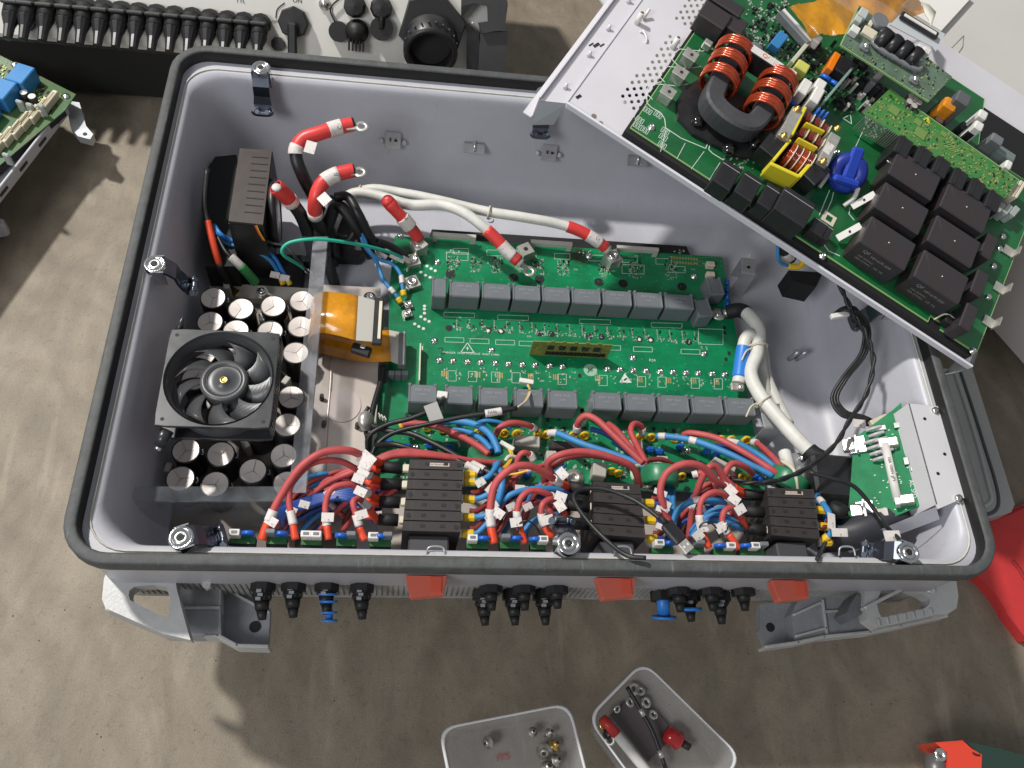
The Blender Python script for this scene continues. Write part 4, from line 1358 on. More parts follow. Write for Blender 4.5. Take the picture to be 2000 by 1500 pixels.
# ================================================================ switches and their orange knobs
def switch(c4, layers, zt, label, knob_u, knob_v, holes, base_v=1072):
    A_, B_, C_, D_ = [at(u, v, zt) for u, v in c4]
    sw = thing('isolator_switch', label, 'switch', ((A_.x + B_.x) / 2, (A_.y + C_.y) / 2, FLOOR), 'isolator switches mounted on the lower wall')
    for k in range(layers):
        t0 = k / layers; t1 = (k + 1) / layers - .010
        P = [A_.lerp(D_, t0), B_.lerp(C_, t0), B_.lerp(C_, t1), A_.lerp(D_, t1)]
        dz = random.uniform(-.0006, .0004)
        b = MB()
        cx = sum((p.x for p in P)) / 4; cy = sum((p.y for p in P)) / 4
        Q = [(cx + (p.x - cx) * .992, cy + (p.y - cy) * .96) for p in P]
        b.loft([[(p.x, p.y, zt - .075) for p in P], [(p.x, p.y, zt - .0008 + dz) for p in P], [(x, y, zt + dz) for x, y in Q]][::1], False, cap1=True)
        o = b.build('switch_layer', BROWNP, sw)
        for t in (.34, .68):
            q = P[0].lerp(P[1], t).lerp(P[3].lerp(P[2], t), .45)
            MB().obox((q.x, q.y, zt + dz + .0001), (.0052, .0034, .0008), 0, 0).build('slot', BLKM, o)
        if k % 2 == holes:
            q = P[0].lerp(P[1], .08).lerp(P[3].lerp(P[2], .08), .5)
        else:
            q = P[0].lerp(P[1], .92).lerp(P[3].lerp(P[2], .92), .5)
        MB().cyl((q.x, q.y, zt + dz - .001), (q.x, q.y, zt + dz + .0006), .0027, n=10).build('round_hole', BLKM, o)
        if k == 0:
            q = P[0].lerp(P[1], .56).lerp(P[3].lerp(P[2], .56), .5)
            MB().obox((q.x, q.y, zt + dz + .0002), (.023, .0042, .0004), 0).build('rating_label', mat('label_tan', (.50, .42, .36), .5), o)
            text('DC ISOLATOR 16A', .0024, WF, q.x, q.y, zt + dz + .0006, 0, INK, sw)
    zb = zt - .012
    xm0 = at(c4[3][0] + 12, base_v, zb).x; xm1 = at(c4[2][0] - 22, base_v, zb).x
    MB().box(xm0, xm1, -.322, min(C_.y, D_.y) + .001, zb - .05, zb, .002).build('switch_base', GREYP if False else mat('dark_grey_base', (.06, .062, .066), .45), sw)
    # knob outside the wall
    K = at(knob_u, knob_v, -.045)
    ky = -.3535
    sh_ = MB()
    P0 = [(-.0215, .0), (.0215, .0), (.0185, -.019), (-.0150, -.0225), (-.0170, -.020)]
    zz = K.z
    vv = []
    for zf, sc_ in ((zz, 1.0), (zz - .003, 1.03), (zz - .016, 1.0)):
        vv.append([(K.x + x * sc_, ky + y * sc_, zf) for x, y in P0])
    sh_.loft([vv[2], vv[1], vv[0]], False, cap0=True, cap1=True)
    kn = sh_.build('knob', ORKNOB, sw)
    MB().box(K.x + .004, K.x + .0165, ky - .0185, ky - .001, zz + .0002, zz + .0012, .0004).build('knob_face', mat('red_orange_inset', (.66, .10, .055), .45), kn)
    MB().cyl((K.x, -.345, zz - .009), (K.x, ky, zz - .009), .007, n=14).build('knob_shaft', BLKP, sw)
    return A_, B_, C_, D_, sw


SW = []
SW.append(switch([(800, 897), (905, 900), (899, 1041), (785, 1038)], 7, -.060, 'tall black seven layer isolator switch with orange knob, left of the three', 833, 1122, 1))
SW.append(switch([(1158, 940), (1250, 946), (1262, 1052), (1160, 1044)], 5, -.060, 'black isolator switch in the middle with a usb plug hanging at its right', 1203, 1124, 0, 1078))
SW.append(switch([(1498, 952), (1590, 955), (1602, 1054), (1508, 1046)], 5, -.060, 'black isolator switch at the right end beside the blue and yellow leads', 1543, 1130, 0, 1086))

# terminal lugs and sleeves of the switches
def lugs_left(sw, rows, w=.036):
    for (u0, v0, u1, v1, wired) in rows:
        a_ = at(u0, v0, -.078); c_ = at(u1, v1, -.078)
        o = MB().tube([a_, c_], .0072, 10, raw=True).build('black_sleeve', BLKM, sw)
        a2 = at(u1 + 2, v1, -.074)
        MB().obox(a2 + Vector((.004, 0, 0)), (.008, .009, .007), 0, .001).build('terminal', CREAM, sw)


def lugs_right(sw, rows):
    for u, v in rows:
        a_ = at(u, v, -.075)
        MB().obox((a_.x + .008, a_.y, -.079), (.017, .0098, .008), random.uniform(-4, 4), .0028).build('yellow_sleeve', YELP, sw)
        MB().obox((a_.x - .001, a_.y, -.079), (.004, .010, .008), 0, .001).build('terminal', TIN, sw)


lugs_left(SW[0][4], [(745, 911, 785, 915, 1), (744, 945, 783, 947, 1), (742, 980, 781, 981, 1), (740, 1014, 778, 1016, 1)])
lugs_left(SW[1][4], [(1112, 950, 1150, 957, 1), (1108, 985, 1150, 990, 1), (1106, 1022, 1150, 1024, 1)])
lugs_left(SW[2][4], [(1452, 966, 1488, 967, 1), (1455, 998, 1492, 1001, 1), (1456, 1032, 1494, 1036, 1)])
lugs_right(SW[0][4], [(905, 924), (905, 938), (904, 972), (903, 1008), (901, 1040)])
lugs_right(SW[1][4], [(1256, 980), (1259, 1014), (1262, 1050)])
lugs_right(SW[2][4], [(1594, 994), (1600, 1026), (1604, 1057)])

# ================================================================ small boards along the lower wall
strips = [(447, 499, 1053, 'w', 'b'), (520, 560, 1054, 'g', 'b'), (589, 628, 1056, 'w', 'w'), (657, 696, 1058, 'b', 'g'), (722, 764, 1059, 'w', 'bg'),
          (911, 953, 1063, 'w', 'b'), (976, 1016, 1063, 'g', 'b'), (1036, 1066, 1065, 'b', 'w'), (1273, 1315, 1072, 'w', 'b'), (1348, 1375, 1074, 'g', ''), (1394, 1431, 1077, 'b', 'w'), (1446, 1492, 1077, 'b', 'wg')]
places = ['at the far left end of the lower wall', 'just right of the leftmost red riser', 'carrying two white plugs side by side', 'below the blue cable bundle', 'left of the tall isolator switch',
          'right of the tall isolator switch', 'between two red risers, left loop group', 'left of the middle screw lug', 'right of the middle isolator switch', 'behind the usb plug',
          'between two red risers, right loop group', 'left of the right end isolator switch']
for (u0, u1, v, k0, k1), pl in zip(strips, places):
    zb = -.052
    a_ = at(u0, v, zb); c_ = at(u1, v, zb)
    t = thing('plug_board', 'small green plug board ' + pl, 'circuit board', ((a_.x + c_.x) / 2, a_.y, zb - .01), 'small plug boards along the lower wall')
    MB().box(a_.x, c_.x, a_.y - .0045, a_.y + .0035, zb - .0018, zb).build('board', PCBL, t)
    MB().box(a_.x, c_.x, a_.y - .006, a_.y + .003, zb - .012, zb - .0025).build('holder', BLKM, t)
    items = list(k0) + list(k1)
    n_ = len(items)
    for i, kk in enumerate(items):
        x = a_.x + (c_.x - a_.x) * ((i + .5) / n_)
        yb = a_.y + .0035
        if kk == 'w':
            o = MB().box(x - .0055, x + .0055, yb - .003, yb + .004, zb, zb + .013, .0006).build('white_plug', WHITEP, t)
            MB().box(x - .0018, x + .0018, yb - .0036, yb - .0028, zb + .003, zb + .009).build('plug_slot', CREAM, o)
            MB().box(x - .003, x + .003, yb - .001, yb + .002, zb + .013, zb + .0136).build('plug_mouth', GREYP, o)
        elif kk == 'b':
            MB().cyl((x, yb - .001, zb + .007), (x, yb + .003, zb + .0075), .0072, n=18).build('blue_disc', BDISC, t)
        else:
            MB().box(x - .005, x + .005, yb - .001, yb + .004, zb, zb + .016, .0008).build('grey_block', GREYP, t)

# ================================================================ cables
def mk(pts, base=0.0):
    return pts


# ---- heavy cables with red ends, back left
def ring_terminal(u, v, z, ang, par, R=.0085, tilt=0):
    q = at(u, v, z); F = yaw_frame((q.x, q.y, z), ang, tilt)
    b = MB(F)
    b.lathe((0, 0, 0), [(R * .42, -.0008), (R, -.0008), (R, .0008), (R * .42, .0008)], 20, closed=True)
    b.box(-R - .012, -R * .8, -R * .55, R * .55, -.0008, .0014, .0004)
    return b.build('ring_terminal', TIN, par)


t = thing('power_cable', 'black heavy cable rising highest with red sleeve marked C and ring end', 'cable', at(600, 450, FLOOR))
c_ = cable([(655, 505, -.17), (648, 460, -.15), (620, 400, -.10), (590, 340, -.04), (578, 300, -.02), (592, 272, -.010), (625, 260, -.005), (660, 249, -.003), (692, 242, -.002)], .0085, BLKC, t,
           [(.66, .99, .0013, REDS, 'red_sleeve'), (.655, .695, .0020, PAPER, 'white_label'), (.87, .935, .0020, PAPER, 'white_label')], n=12)
ring_terminal(707, 247, .0, 12, t, .0092)
F = facing((1, .18, 0), (0, .8, .5), at(664, 249, .008)); text('C', .008, F, 0, 0, .0006, 90, INK, t)
q = at(608, 282, .0); MB(yaw_frame(q, -15, 25)).box(-.007, .007, -.012, .004, -.0004, .0004).build('label_flag', PAPER, t)

t = thing('power_cable', 'black heavy cable with red bent sleeve marked B and ring end, below the highest one', 'cable', at(640, 480, FLOOR))
cable([(650, 520, -.18), (640, 470, -.15), (618, 430, -.09), (616, 392, -.05), (628, 360, -.035), (652, 343, -.030), (680, 335, -.028), (692, 333, -.028)], .0085, BLKC, t,
      [(.52, .99, .0013, REDS, 'red_sleeve'), (.52, .57, .0020, PAPER, 'white_label'), (.80, .90, .0020, PAPER, 'white_label')], n=12)
ring_terminal(703, 336, -.026, 10, t, .0090)
F = facing((1, .18, 0), (0, .8, .5), at(657, 341, -.018)); text('B', .008, F, 0, 0, .0006, 90, INK, t)
q = at(634, 385, -.03); MB(yaw_frame(q, -50, 20)).box(-.006, .010, -.009, .005, -.0004, .0004).build('label_flag', PAPER, t)

t = thing('power_cable', 'short black heavy cable ending in a red sleeve with pale tip beside the standing fan', 'cable', at(590, 460, FLOOR))
cable([(618, 540, -.18), (608, 480, -.14), (590, 425, -.09), (565, 390, -.055), (548, 373, -.035), (538, 365, -.028)], .0090, BLKC, t,
      [(.80, 1, .0014, REDS, 'red_sleeve'), (.76, .82, .0018, PAPER, 'white_label')], n=12)
q = at(540, 366, -.016); MB().ball(q, .0065, 10, 6, .5).build('paper_tip', PAPER, t)

t = thing('power_cable', 'white braided heavy cable with red sleeve marked A running to the middle clamp', 'cable', at(800, 400, FLOOR))
cable([(648, 452, -.17), (655, 410, -.14), (690, 378, -.125), (740, 383, -.120), (800, 400, -.115), (862, 400, -.110), (905, 415, -.105), (940, 440, -.110), (968, 466, -.120), (990, 490, -.130), (1018, 515, -.140)], .0078, WHTC, t,
      [(.80, .985, .0014, REDS, 'red_sleeve'), (.885, .955, .0020, PAPER, 'white_label')], n=12)
ring_terminal(1034, 530, -.150, -40, t, .0092)
F = facing((.7, -.55, 0), (.5, .7, .3), at(1010, 502, -.124)); text('A', .008, F, 0, 0, .0006, 90, INK, t)

t = thing('power_cable', 'white heavy cable with red sleeve marked C screwed to the right clamp', 'cable', at(950, 400, FLOOR))
cable([(640, 470, -.18), (672, 398, -.15), (720, 370, -.135), (790, 378, -.130), (860, 392, -.128), (945, 412, -.122), (1020, 424, -.120), (1085, 436, -.122), (1130, 450, -.126), (1165, 470, -.134), (1188, 489, -.146)], .0074, WHTC, t,
      [(.845, .985, .0014, REDS, 'red_sleeve'), (.915, .962, .0020, PAPER, 'white_label')], n=12)
F = facing((.7, -.5, 0), (.5, .7, .3), at(1168, 467, -.122)); text('C', .008, F, 0, 0, .0006, 90, INK, t)
for u, v, z in ((955, 415, -.120), (702, 375, -.128)):
    q = at(u, v, z); MB().torus(q, .0095, .0014, axis=(1, -.2, 0), n=16, m=5).build('cable_tie', CREAM, t)

t = thing('power_cable', 'short red sleeved cable end marked A on the left clamp with a bulging tip', 'cable', at(790, 430, FLOOR))
cable([(758, 393, -.095), (770, 408, -.103), (790, 430, -.118), (808, 452, -.135), (818, 466, -.146)], lambda s_: .0100 - .0012 * min(1, abs(s_ - .12) * 6), REDS, t,
      [(.42, .68, .0008, PAPER, 'white_label')], n=12)
MB().ball(at(758, 394, -.095), .0098, 12, 7).build('cap_tip', REDS, t)
q = at(820, 472, -.146); MB(yaw_frame(q, -45)).box(-.004, .012, -.006, .006, -.001, .001, .0004).build('ring_terminal', TIN, t)
F = facing((.6, -.6, 0), (.5, .7, .3), at(793, 428, -.107)); text('A', .0075, F, 0, 0, .0004, 90, INK, t)

t = thing('cable_bundle', 'thick black sheathed cables sweeping down behind the clear guard', 'cables', at(690, 430, FLOOR))
cable([(600, 520, -.185), (640, 440, -.12), (655, 405, -.10), (672, 410, -.098), (700, 450, -.12), (725, 500, -.16)], .0085, BLKC, t)
cable([(655, 385, -.09), (680, 385, -.085), (700, 418, -.09), (722, 460, -.12), (745, 490, -.15), (760, 508, -.165)], .0066, BLKC, t)
cable([(612, 420, -.10), (622, 470, -.13), (640, 510, -.16), (655, 560, -.19)], .0080, BLKC, t)
cable([(650, 460, -.16), (680, 470, -.15), (700, 440, -.13)], .0070, BLKC, t)
t = thing('cable_bundle', 'cream sheathed cable stub showing between the black cables at the back', 'cable', at(640, 450, FLOOR))
cable([(628, 410, -.11), (640, 425, -.12), (652, 430, -.135), (640, 460, -.16), (632, 500, -.18)], .0075, WHTC, t)

# ---- blue, red and green small leads at the left
t = thing('lead_pair', 'pair of bright blue leads curving from the fan unit to the capacitor bank', 'wires', at(480, 490, FLOOR))
for dx, dz in ((0, 0), (7, .004)):
    cable([(418, 440, -.10), (425 + dx, 458, -.10), (445 + dx, 476 - dx, -.115 + dz), (490 + dx, 487 - dx, -.115 + dz), (525 + dx, 506 - dx, -.125), (545 + dx * 1.4, 535, -.145), (553 + dx * 2, 556, -.155)], .0030, BLUC if not dx else BLUS, t,
          [(.90, 1, .0009, YELP, 'yellow_sleeve')])
for u, v in ((537, 537), (556, 543)):
    q = at(u, v, -.138); MB(yaw_frame(q, -10, 20)).box(-.0065, .0065, -.0045, .0045, -.0005, .0005, .0003).build('label_flag', PAPER, t)
t = thing('lead', 'red lead dropping from the standing fan to the capacitor bank', 'wire', at(420, 480, FLOOR))
cable([(405, 330, -.06), (400, 400, -.08), (408, 440, -.09), (418, 480, -.10), (430, 520, -.12), (448, 560, -.155)], .0042, BLKC, t, [(.42, .76, .0006, REDT, 'red_section'), (.76, .95, .0012, BLKM, 'black_sleeve')])
q = at(457, 570, -.165); MB(yaw_frame(q, -30)).box(-.007, .007, -.006, .006, -.0012, .0012, .0006).build('ring_terminal', BRASS, t)
t = thing('lead', 'black lead with white tag and green sleeve bolted to the bank', 'wire', at(470, 520, FLOOR))
cable([(424, 460, -.10), (440, 490, -.10), (458, 508, -.105), (480, 530, -.12), (502, 555, -.145)], .0024, BLKC, t, [(.42, .60, .0036, PAPER, 'white_label'), (.60, .96, .0040, GRNS, 'green_sleeve')])
q = at(512, 570, -.155); MB(yaw_frame(q, -40)).lathe((0, 0, 0), [(.003, -.001), (.008, -.001), (.008, .001), (.003, .001)], 16, closed=True).build('ring_terminal', TIN, t)
MB().lathe(at(512, 570, -.155), [(.0052, 0), (.005, .004), (.002, .0045), (.0002, .003)], 12).build('screw', STEEL, t)
t = thing('lead', 'turquoise green lead looping over the clear guard to the circuit board', 'wire', at(640, 480, FLOOR))
cable([(608, 535, -.150), (585, 518, -.125), (556, 500, -.09), (552, 485, -.078), (572, 472, -.072), (620, 467, -.070), (680, 474, -.085), (730, 484, -.110), (770, 496, -.135), (802, 512, -.160)], .0024, GRNC, t,
      [(.94, 1, .0016, PAPER, 'white_label'), (.0, .04, .001, PAPER, 'white_label')])
t = thing('lead', 'thin grey black lead hanging from the slotted fan to the guard', 'wire', at(540, 470, FLOOR))
cable([(500, 443, -.06), (508, 462, -.08), (530, 474, -.10), (556, 480, -.10), (575, 500, -.11), (600, 530, -.14), (615, 545, -.15)], .0022, mat('grey_black_lead', (.05, .05, .05), .4), t)
for dx in (0, 3):
    cable([(498 + dx, 440, -.055), (505 + dx, 455, -.065), (514 + dx, 470, -.08)], .0009, YELC if dx else REDT, t, name='thin_wire')
t = thing('lead_pair', 'pair of bright blue leads with yellow ferrules at the left edge of the board', 'wires', at(750, 540, FLOOR))
cable([(704, 452, -.12), (712, 480, -.13), (735, 510, -.145), (748, 545, -.150), (772, 575, -.155), (783, 592, -.160)], .0028, BLUC, t, [(.78, .86, .0010, PAPER, 'white_label'), (.93, 1, .0016, YELP, 'yellow_sleeve')])
cable([(708, 456, -.12), (722, 490, -.13), (740, 506, -.14), (765, 515, -.145), (782, 535, -.150), (786, 560, -.155), (789, 578, -.160)], .0028, BLUC, t, [(.74, .84, .0010, PAPER, 'white_label'), (.93, 1, .0016, YELP, 'yellow_sleeve')])
t = thing('lead_pair', 'black sleeved leads bolted to the upper left clamps of the board', 'wires', at(780, 500, FLOOR))
cable([(735, 472, -.13), (755, 478, -.14), (775, 488, -.150), (795, 500, -.158)], .0056, BLKC, t, [(0, .25, -.002, REDT, 'red_section')])
q = at(745, 498, -.145); MB(yaw_frame(q, -30)).box(-.009, .009, -.004, .004, -.001, .001, .0004).build('label_flag', PAPER, t)
q = at(775, 505, -.150); MB(yaw_frame(q, -25)).box(-.012, .012, -.003, .003, -.001, .001, .0004).build('label_flag', PAPER, t)

# ---- red and blue harness loops above the plug boards
def up(u, v): return (u, v)


WL = lambda a, b: (a, b, .0012, PAPER, 'white_tag')
RT = lambda a, b: (a, b, .0006, REDT, 'red_tip')
h1 = thing('wire_harness', 'tangle of red and dark blue cables left of the tall isolator switch', 'wires', at(620, 980, FLOOR), 'switch wiring harnesses')
Z = -.045
red = .0036
cable([(512, 1054, -.05), (520, 1030, -.045), (545, 975, -.035), (585, 915, -.022), (630, 884, -.018), (680, 880, -.025), (712, 892, -.045), (745, 905, -.075)], red + .0008, REDC, h1, [RT(.0, .10), WL(.10, .16), WL(.83, .90), RT(.90, 1)], n=10)
cable([(577, 1054, -.05), (572, 1020, -.045), (565, 980, -.038), (570, 945, -.032), (610, 905, -.03), (660, 900, -.034), (700, 918, -.05), (742, 940, -.075)], red, REDC, h1, [RT(0, .09), WL(.09, .17), WL(.82, .91), RT(.91, 1)], n=10)
cable([(642, 1054, -.05), (638, 1020, -.045), (636, 985, -.040), (648, 955, -.036), (680, 946, -.040), (708, 958, -.055), (740, 976, -.077)], red, REDC, h1, [RT(0, .12), WL(.12, .22), WL(.74, .86), RT(.88, 1)], n=10)
cable([(712, 1056, -.05), (702, 1028, -.046), (694, 1000, -.040), (690, 980, -.036), (702, 975, -.045), (718, 990, -.06), (738, 1018, -.078)], red, REDC, h1, [RT(0, .15), WL(.17, .30), WL(.62, .76), RT(.80, 1)], n=10)
for k, (a_, b_) in enumerate((((600, 975), (744, 920)), ((610, 968), (744, 950)), ((655, 1000), (742, 985)), ((700, 1000), (740, 1010)))):
    cable([(a_[0] - 30, a_[1] + 36, -.13), (a_[0], a_[1], -.11), (a_[0] + 40, a_[1] - 32, -.09), (a_[0] + 80, a_[1] - 50, -.08), (b_[0] - 25, b_[1] - 8, -.078), (b_[0], b_[1], -.078)], .0034, REDC, h1, [RT(.86, 1)])
for k in range(5):
    dv = k * 7
    cable([(520 + k * 8, 1010 + dv * .5, -.15), (560, 990 + dv * .4, -.12), (610, 972 + dv * .5, -.10), (660, 962 + dv * .4, -.09), (700, 955 + dv, -.09), (745, 960 + dv * 1.6, -.10)], .0036, BLUD, h1)
for k in range(3):
    cable([(560 + k * 26, 1040, -.16), (590 + k * 26, 1010, -.14), (650 + k * 15, 985, -.13), (700, 985 + k * 8, -.12), (740, 1000 + k * 10, -.11)], .0032, BLUC if k == 1 else BLUD, h1)
for k in range(3):
    cable([(600 + k * 32, 1040, -.17), (618 + k * 32, 1000, -.15), (655 + k * 22, 950, -.12), (700 + k * 8, 915, -.10)], .0034, REDD if k else REDC, h1)
for k in range(3):
    cable([(700, 925 + k * 6, -.085), (745, 893 + k * 3, -.075), (790, 882 + k * 3, -.075), (850, 888 + k * 2, -.08), (920, 900, -.09), (980, 905, -.10)], .0040, REDC, h1)
q = at(718, 895, -.035); MB(yaw_frame(q, -40, 15)).box(-.009, .009, -.010, .006, -.0004, .0004).build('label_flag', PAPER, h1)
for u, v, a_ in ((708, 925, -30), (704, 960, -25), (530, 1018, -30), (706, 1005, 20), (640, 1010, 0), (700, 935, -20), (712, 912, -30)):
    q = at(u, v, -.038); MB(yaw_frame(q, a_, 15)).box(-.0066, .0066, -.0048, .0048, -.0004, .0004).build('label_flag', PAPER, h1)

h2 = thing('wire_harness', 'red and light blue cable loops between the tall and the middle isolator switches', 'wires', at(1010, 980, FLOOR), 'switch wiring harnesses')
cable([(965, 1062, -.05), (960, 1030, -.045), (958, 990, -.035), (968, 945, -.024), (1000, 914, -.016), (1035, 910, -.020), (1065, 925, -.035), (1085, 938, -.052), (1108, 950, -.074)], red + .0008, REDC, h2, [RT(0, .10), WL(.10, .20), WL(.82, .90), RT(.90, 1)], n=10)
cable([(1025, 1062, -.05), (1015, 1030, -.045), (1010, 1000, -.038), (1018, 972, -.032), (1040, 958, -.034), (1072, 966, -.045), (1105, 988, -.074)], red, REDC, h2, [RT(0, .14), WL(.16, .28), WL(.74, .86)], n=10)
cable([(1078, 1050, -.05), (1065, 1030, -.046), (1058, 1008, -.04), (1060, 985, -.034), (1078, 975, -.04), (1095, 990, -.055), (1106, 1016, -.074)], red, REDC, h2, [RT(0, .14), WL(.16, .30), WL(.62, .76), RT(.86, 1)], n=10)
cable([(1065, 985, -.06), (1075, 1000, -.06), (1090, 1020, -.07), (1106, 1030, -.076)], .0036, REDC, h2, [RT(.6, 1)])
cable([(1068, 965, -.09), (1080, 935, -.075), (1070, 905, -.055), (1095, 888, -.045), (1140, 882, -.045), (1190, 892, -.05), (1235, 912, -.065), (1250, 950, -.09)], .0042, REDC, h2, n=10)
cable([(1055, 960, -.10), (1075, 915, -.07), (1110, 893, -.06), (1160, 890, -.06), (1220, 905, -.075), (1246, 925, -.09)], .0038, REDD, h2)
cable([(1008, 960, -.12), (1006, 925, -.10), (1012, 895, -.085), (1022, 884, -.08), (1035, 888, -.085), (1042, 898, -.09)], .0036, REDC, h2, [WL(.88, 1)])
for (u, v, uu, vv) in ((918, 938, 958, 925), (918, 972, 960, 958), (917, 1008, 955, 1000), (915, 1040, 960, 1010)):
    cable([(u, v, -.079), (u + 18, v + 1, -.078), (uu, vv + 2, -.075), (uu + 16, vv - 22, -.085)], .0036, BLUC, h2)
for (u, v, uu, vv) in ((918, 924, 940, 930), (918, 962, 962, 945), (917, 998, 965, 975), (915, 1032, 960, 1000)):
    cable([(u, v, -.082), (u + 14, v, -.082), ((u + uu) / 2 + 8, (v + vv) / 2, -.085), (uu + 10, vv - 10, -.09)], .0034, REDD, h2)
    q = at(uu - 2, vv + 12, -.070); MB(yaw_frame(q, 35, 10)).box(-.006, .006, -.0045, .0045, -.0004, .0004).build('label_flag', PAPER, h2)
cable([(968, 1010, -.09), (972, 985, -.08), (980, 950, -.07), (978, 925, -.08), (965, 905, -.10)], .0044, BLUC, h2)
cable([(975, 985, -.085), (1000, 965, -.075), (1040, 955, -.075), (1080, 955, -.08), (1108, 962, -.09)], .0038, BLUC, h2)
cable([(1020, 1060, -.07), (1030, 1030, -.07), (1055, 1012, -.07), (1085, 1005, -.08), (1110, 1000, -.09)], .0038, BLUC, h2)
cable([(960, 1050, -.17), (975, 1000, -.15), (1000, 950, -.13)], .0034, REDD, h2)
cable([(1020, 1010, -.16), (1035, 980, -.14), (1050, 945, -.12)], .0034, REDD, h2)
for k in range(4):
    cable([(1080, 960 + k * 15, -.085), (1100, 958 + k * 20, -.083), (1112, 962 + k * 22, -.082)], .0036, (BLUD, BLUC, REDD, BLUD)[k], h2)
for u, v, a_ in ((973, 1002, -35), (1008, 1020, 10), (1070, 1015, 15), (1098, 925, -50), (1094, 988, -60), (1095, 970, -20), (960, 955, 50)):
    q = at(u, v, -.034); MB(yaw_frame(q, a_, 10)).box(-.0066, .0066, -.0052, .0052, -.0004, .0004).build('label_flag', PAPER, h2)
cable([(1012, 1040, -.04), (1014, 1024, -.035), (1028, 1017, -.03), (1045, 1026, -.035), (1058, 1050, -.045)], .0010, BLKC, h2, name='cable_tie')

h3 = thing('wire_harness', 'red and light blue cable loops between the middle and the right end isolator switches', 'wires', at(1380, 990, FLOOR), 'switch wiring harnesses')
cable([(1308, 1020, -.05), (1296, 990, -.038), (1290, 955, -.026), (1304, 922, -.016), (1338, 906, -.012), (1372, 912, -.020), (1400, 940, -.040), (1425, 955, -.06), (1450, 965, -.076)], red + .0006, REDC, h3, [WL(.80, .89), RT(.90, 1)], n=10)
cable([(1385, 1070, -.05), (1372, 1040, -.045), (1366, 1005, -.038), (1372, 975, -.032), (1395, 961, -.032), (1420, 970, -.045), (1445, 1000, -.072)], red, REDC, h3, [RT(0, .14), WL(.16, .28), WL(.74, .88)], n=10)
cable([(1442, 1072, -.05), (1428, 1050, -.046), (1412, 1025, -.04), (1414, 1000, -.034), (1430, 992, -.04), (1444, 1005, -.055), (1456, 1030, -.074)], red, REDC, h3, [RT(0, .18), WL(.2, .32), RT(.84, 1)], n=10)
cable([(1345, 1055, -.12), (1352, 1000, -.10), (1365, 950, -.07), (1382, 915, -.05), (1398, 912, -.05), (1415, 940, -.06), (1420, 975, -.07), (1432, 1005, -.075), (1450, 1028, -.078)], .0042, REDC, h3, [RT(.92, 1)], n=10)
cable([(1415, 945, -.07), (1418, 920, -.06), (1432, 905, -.06), (1455, 912, -.07), (1470, 925, -.09)], .0040, REDC, h3)
cable([(1400, 960, -.08), (1392, 935, -.08), (1372, 924, -.085), (1352, 928, -.09)], .0036, REDC, h3, [WL(.85, 1)])
cable([(1415, 935, -.06), (1432, 950, -.065), (1448, 960, -.074)], .004, REDC, h3, [RT(.5, 1)])
for k in range(3):
    cable([(1298 + k * 8, 955, -.12), (1300 + k * 7, 985, -.11), (1308 + k * 4, 1015, -.10), (1314, 1040, -.09)], .0038, BLUC, h3)
cable([(1312, 1020, -.08), (1328, 994, -.07), (1355, 978, -.06), (1390, 976, -.06), (1415, 980, -.07)], .0040, BLUC, h3, [(.45, .56, .0004, PAPER, 'white_mark')])
for k in range(3):
    cable([(1350, 1040 + k * 4, -.08), (1368, 1018 + k * 4, -.07), (1395, 1006 + k * 5, -.065), (1425, 1012 + k * 5, -.07), (1450, 1034, -.078)], .0038, BLUC if k != 1 else BLUD, h3)
for (u, v) in ((1272, 982), (1276, 1016), (1276, 1050)):
    cable([(u, v, -.079), (u + 14, v + 3, -.079), (u + 24, v + 8, -.085), (u + 30, v - 6, -.09)], .0036, BLUD, h3)
    cable([(u, v - 9, -.082), (u + 12, v - 8, -.082), (u + 26, v - 20, -.09)], .0034, REDD, h3)
    q = at(u + 18, v - 20, -.068); MB(yaw_frame(q, -20, 10)).box(-.008, .008, -.0035, .0035, -.0004, .0004).build('label_flag', PAPER, h3)
cable([(1340, 1060, -.17), (1352, 1010, -.15), (1368, 960, -.13)], .0034, REDD, h3)
for u, v, a_ in ((1428, 958, -50), (1446, 995, 30), (1408, 1030, 30), (1372, 1030, 10), (1300, 988, 60), (1434, 975, -40), (1364, 1046, 40)):
    q = at(u, v, -.036); MB(yaw_frame(q, a_, 10)).box(-.0066, .0066, -.0054, .0054, -.0004, .0004).build('label_flag', PAPER, h3)
for u in (1370, 1425):
    cable([(u - 8, 1040, -.04), (u, 1024, -.033), (u + 14, 1020, -.03), (u + 28, 1030, -.035), (u + 36, 1050, -.045)], .0010, BLKC, h3, name='cable_tie')

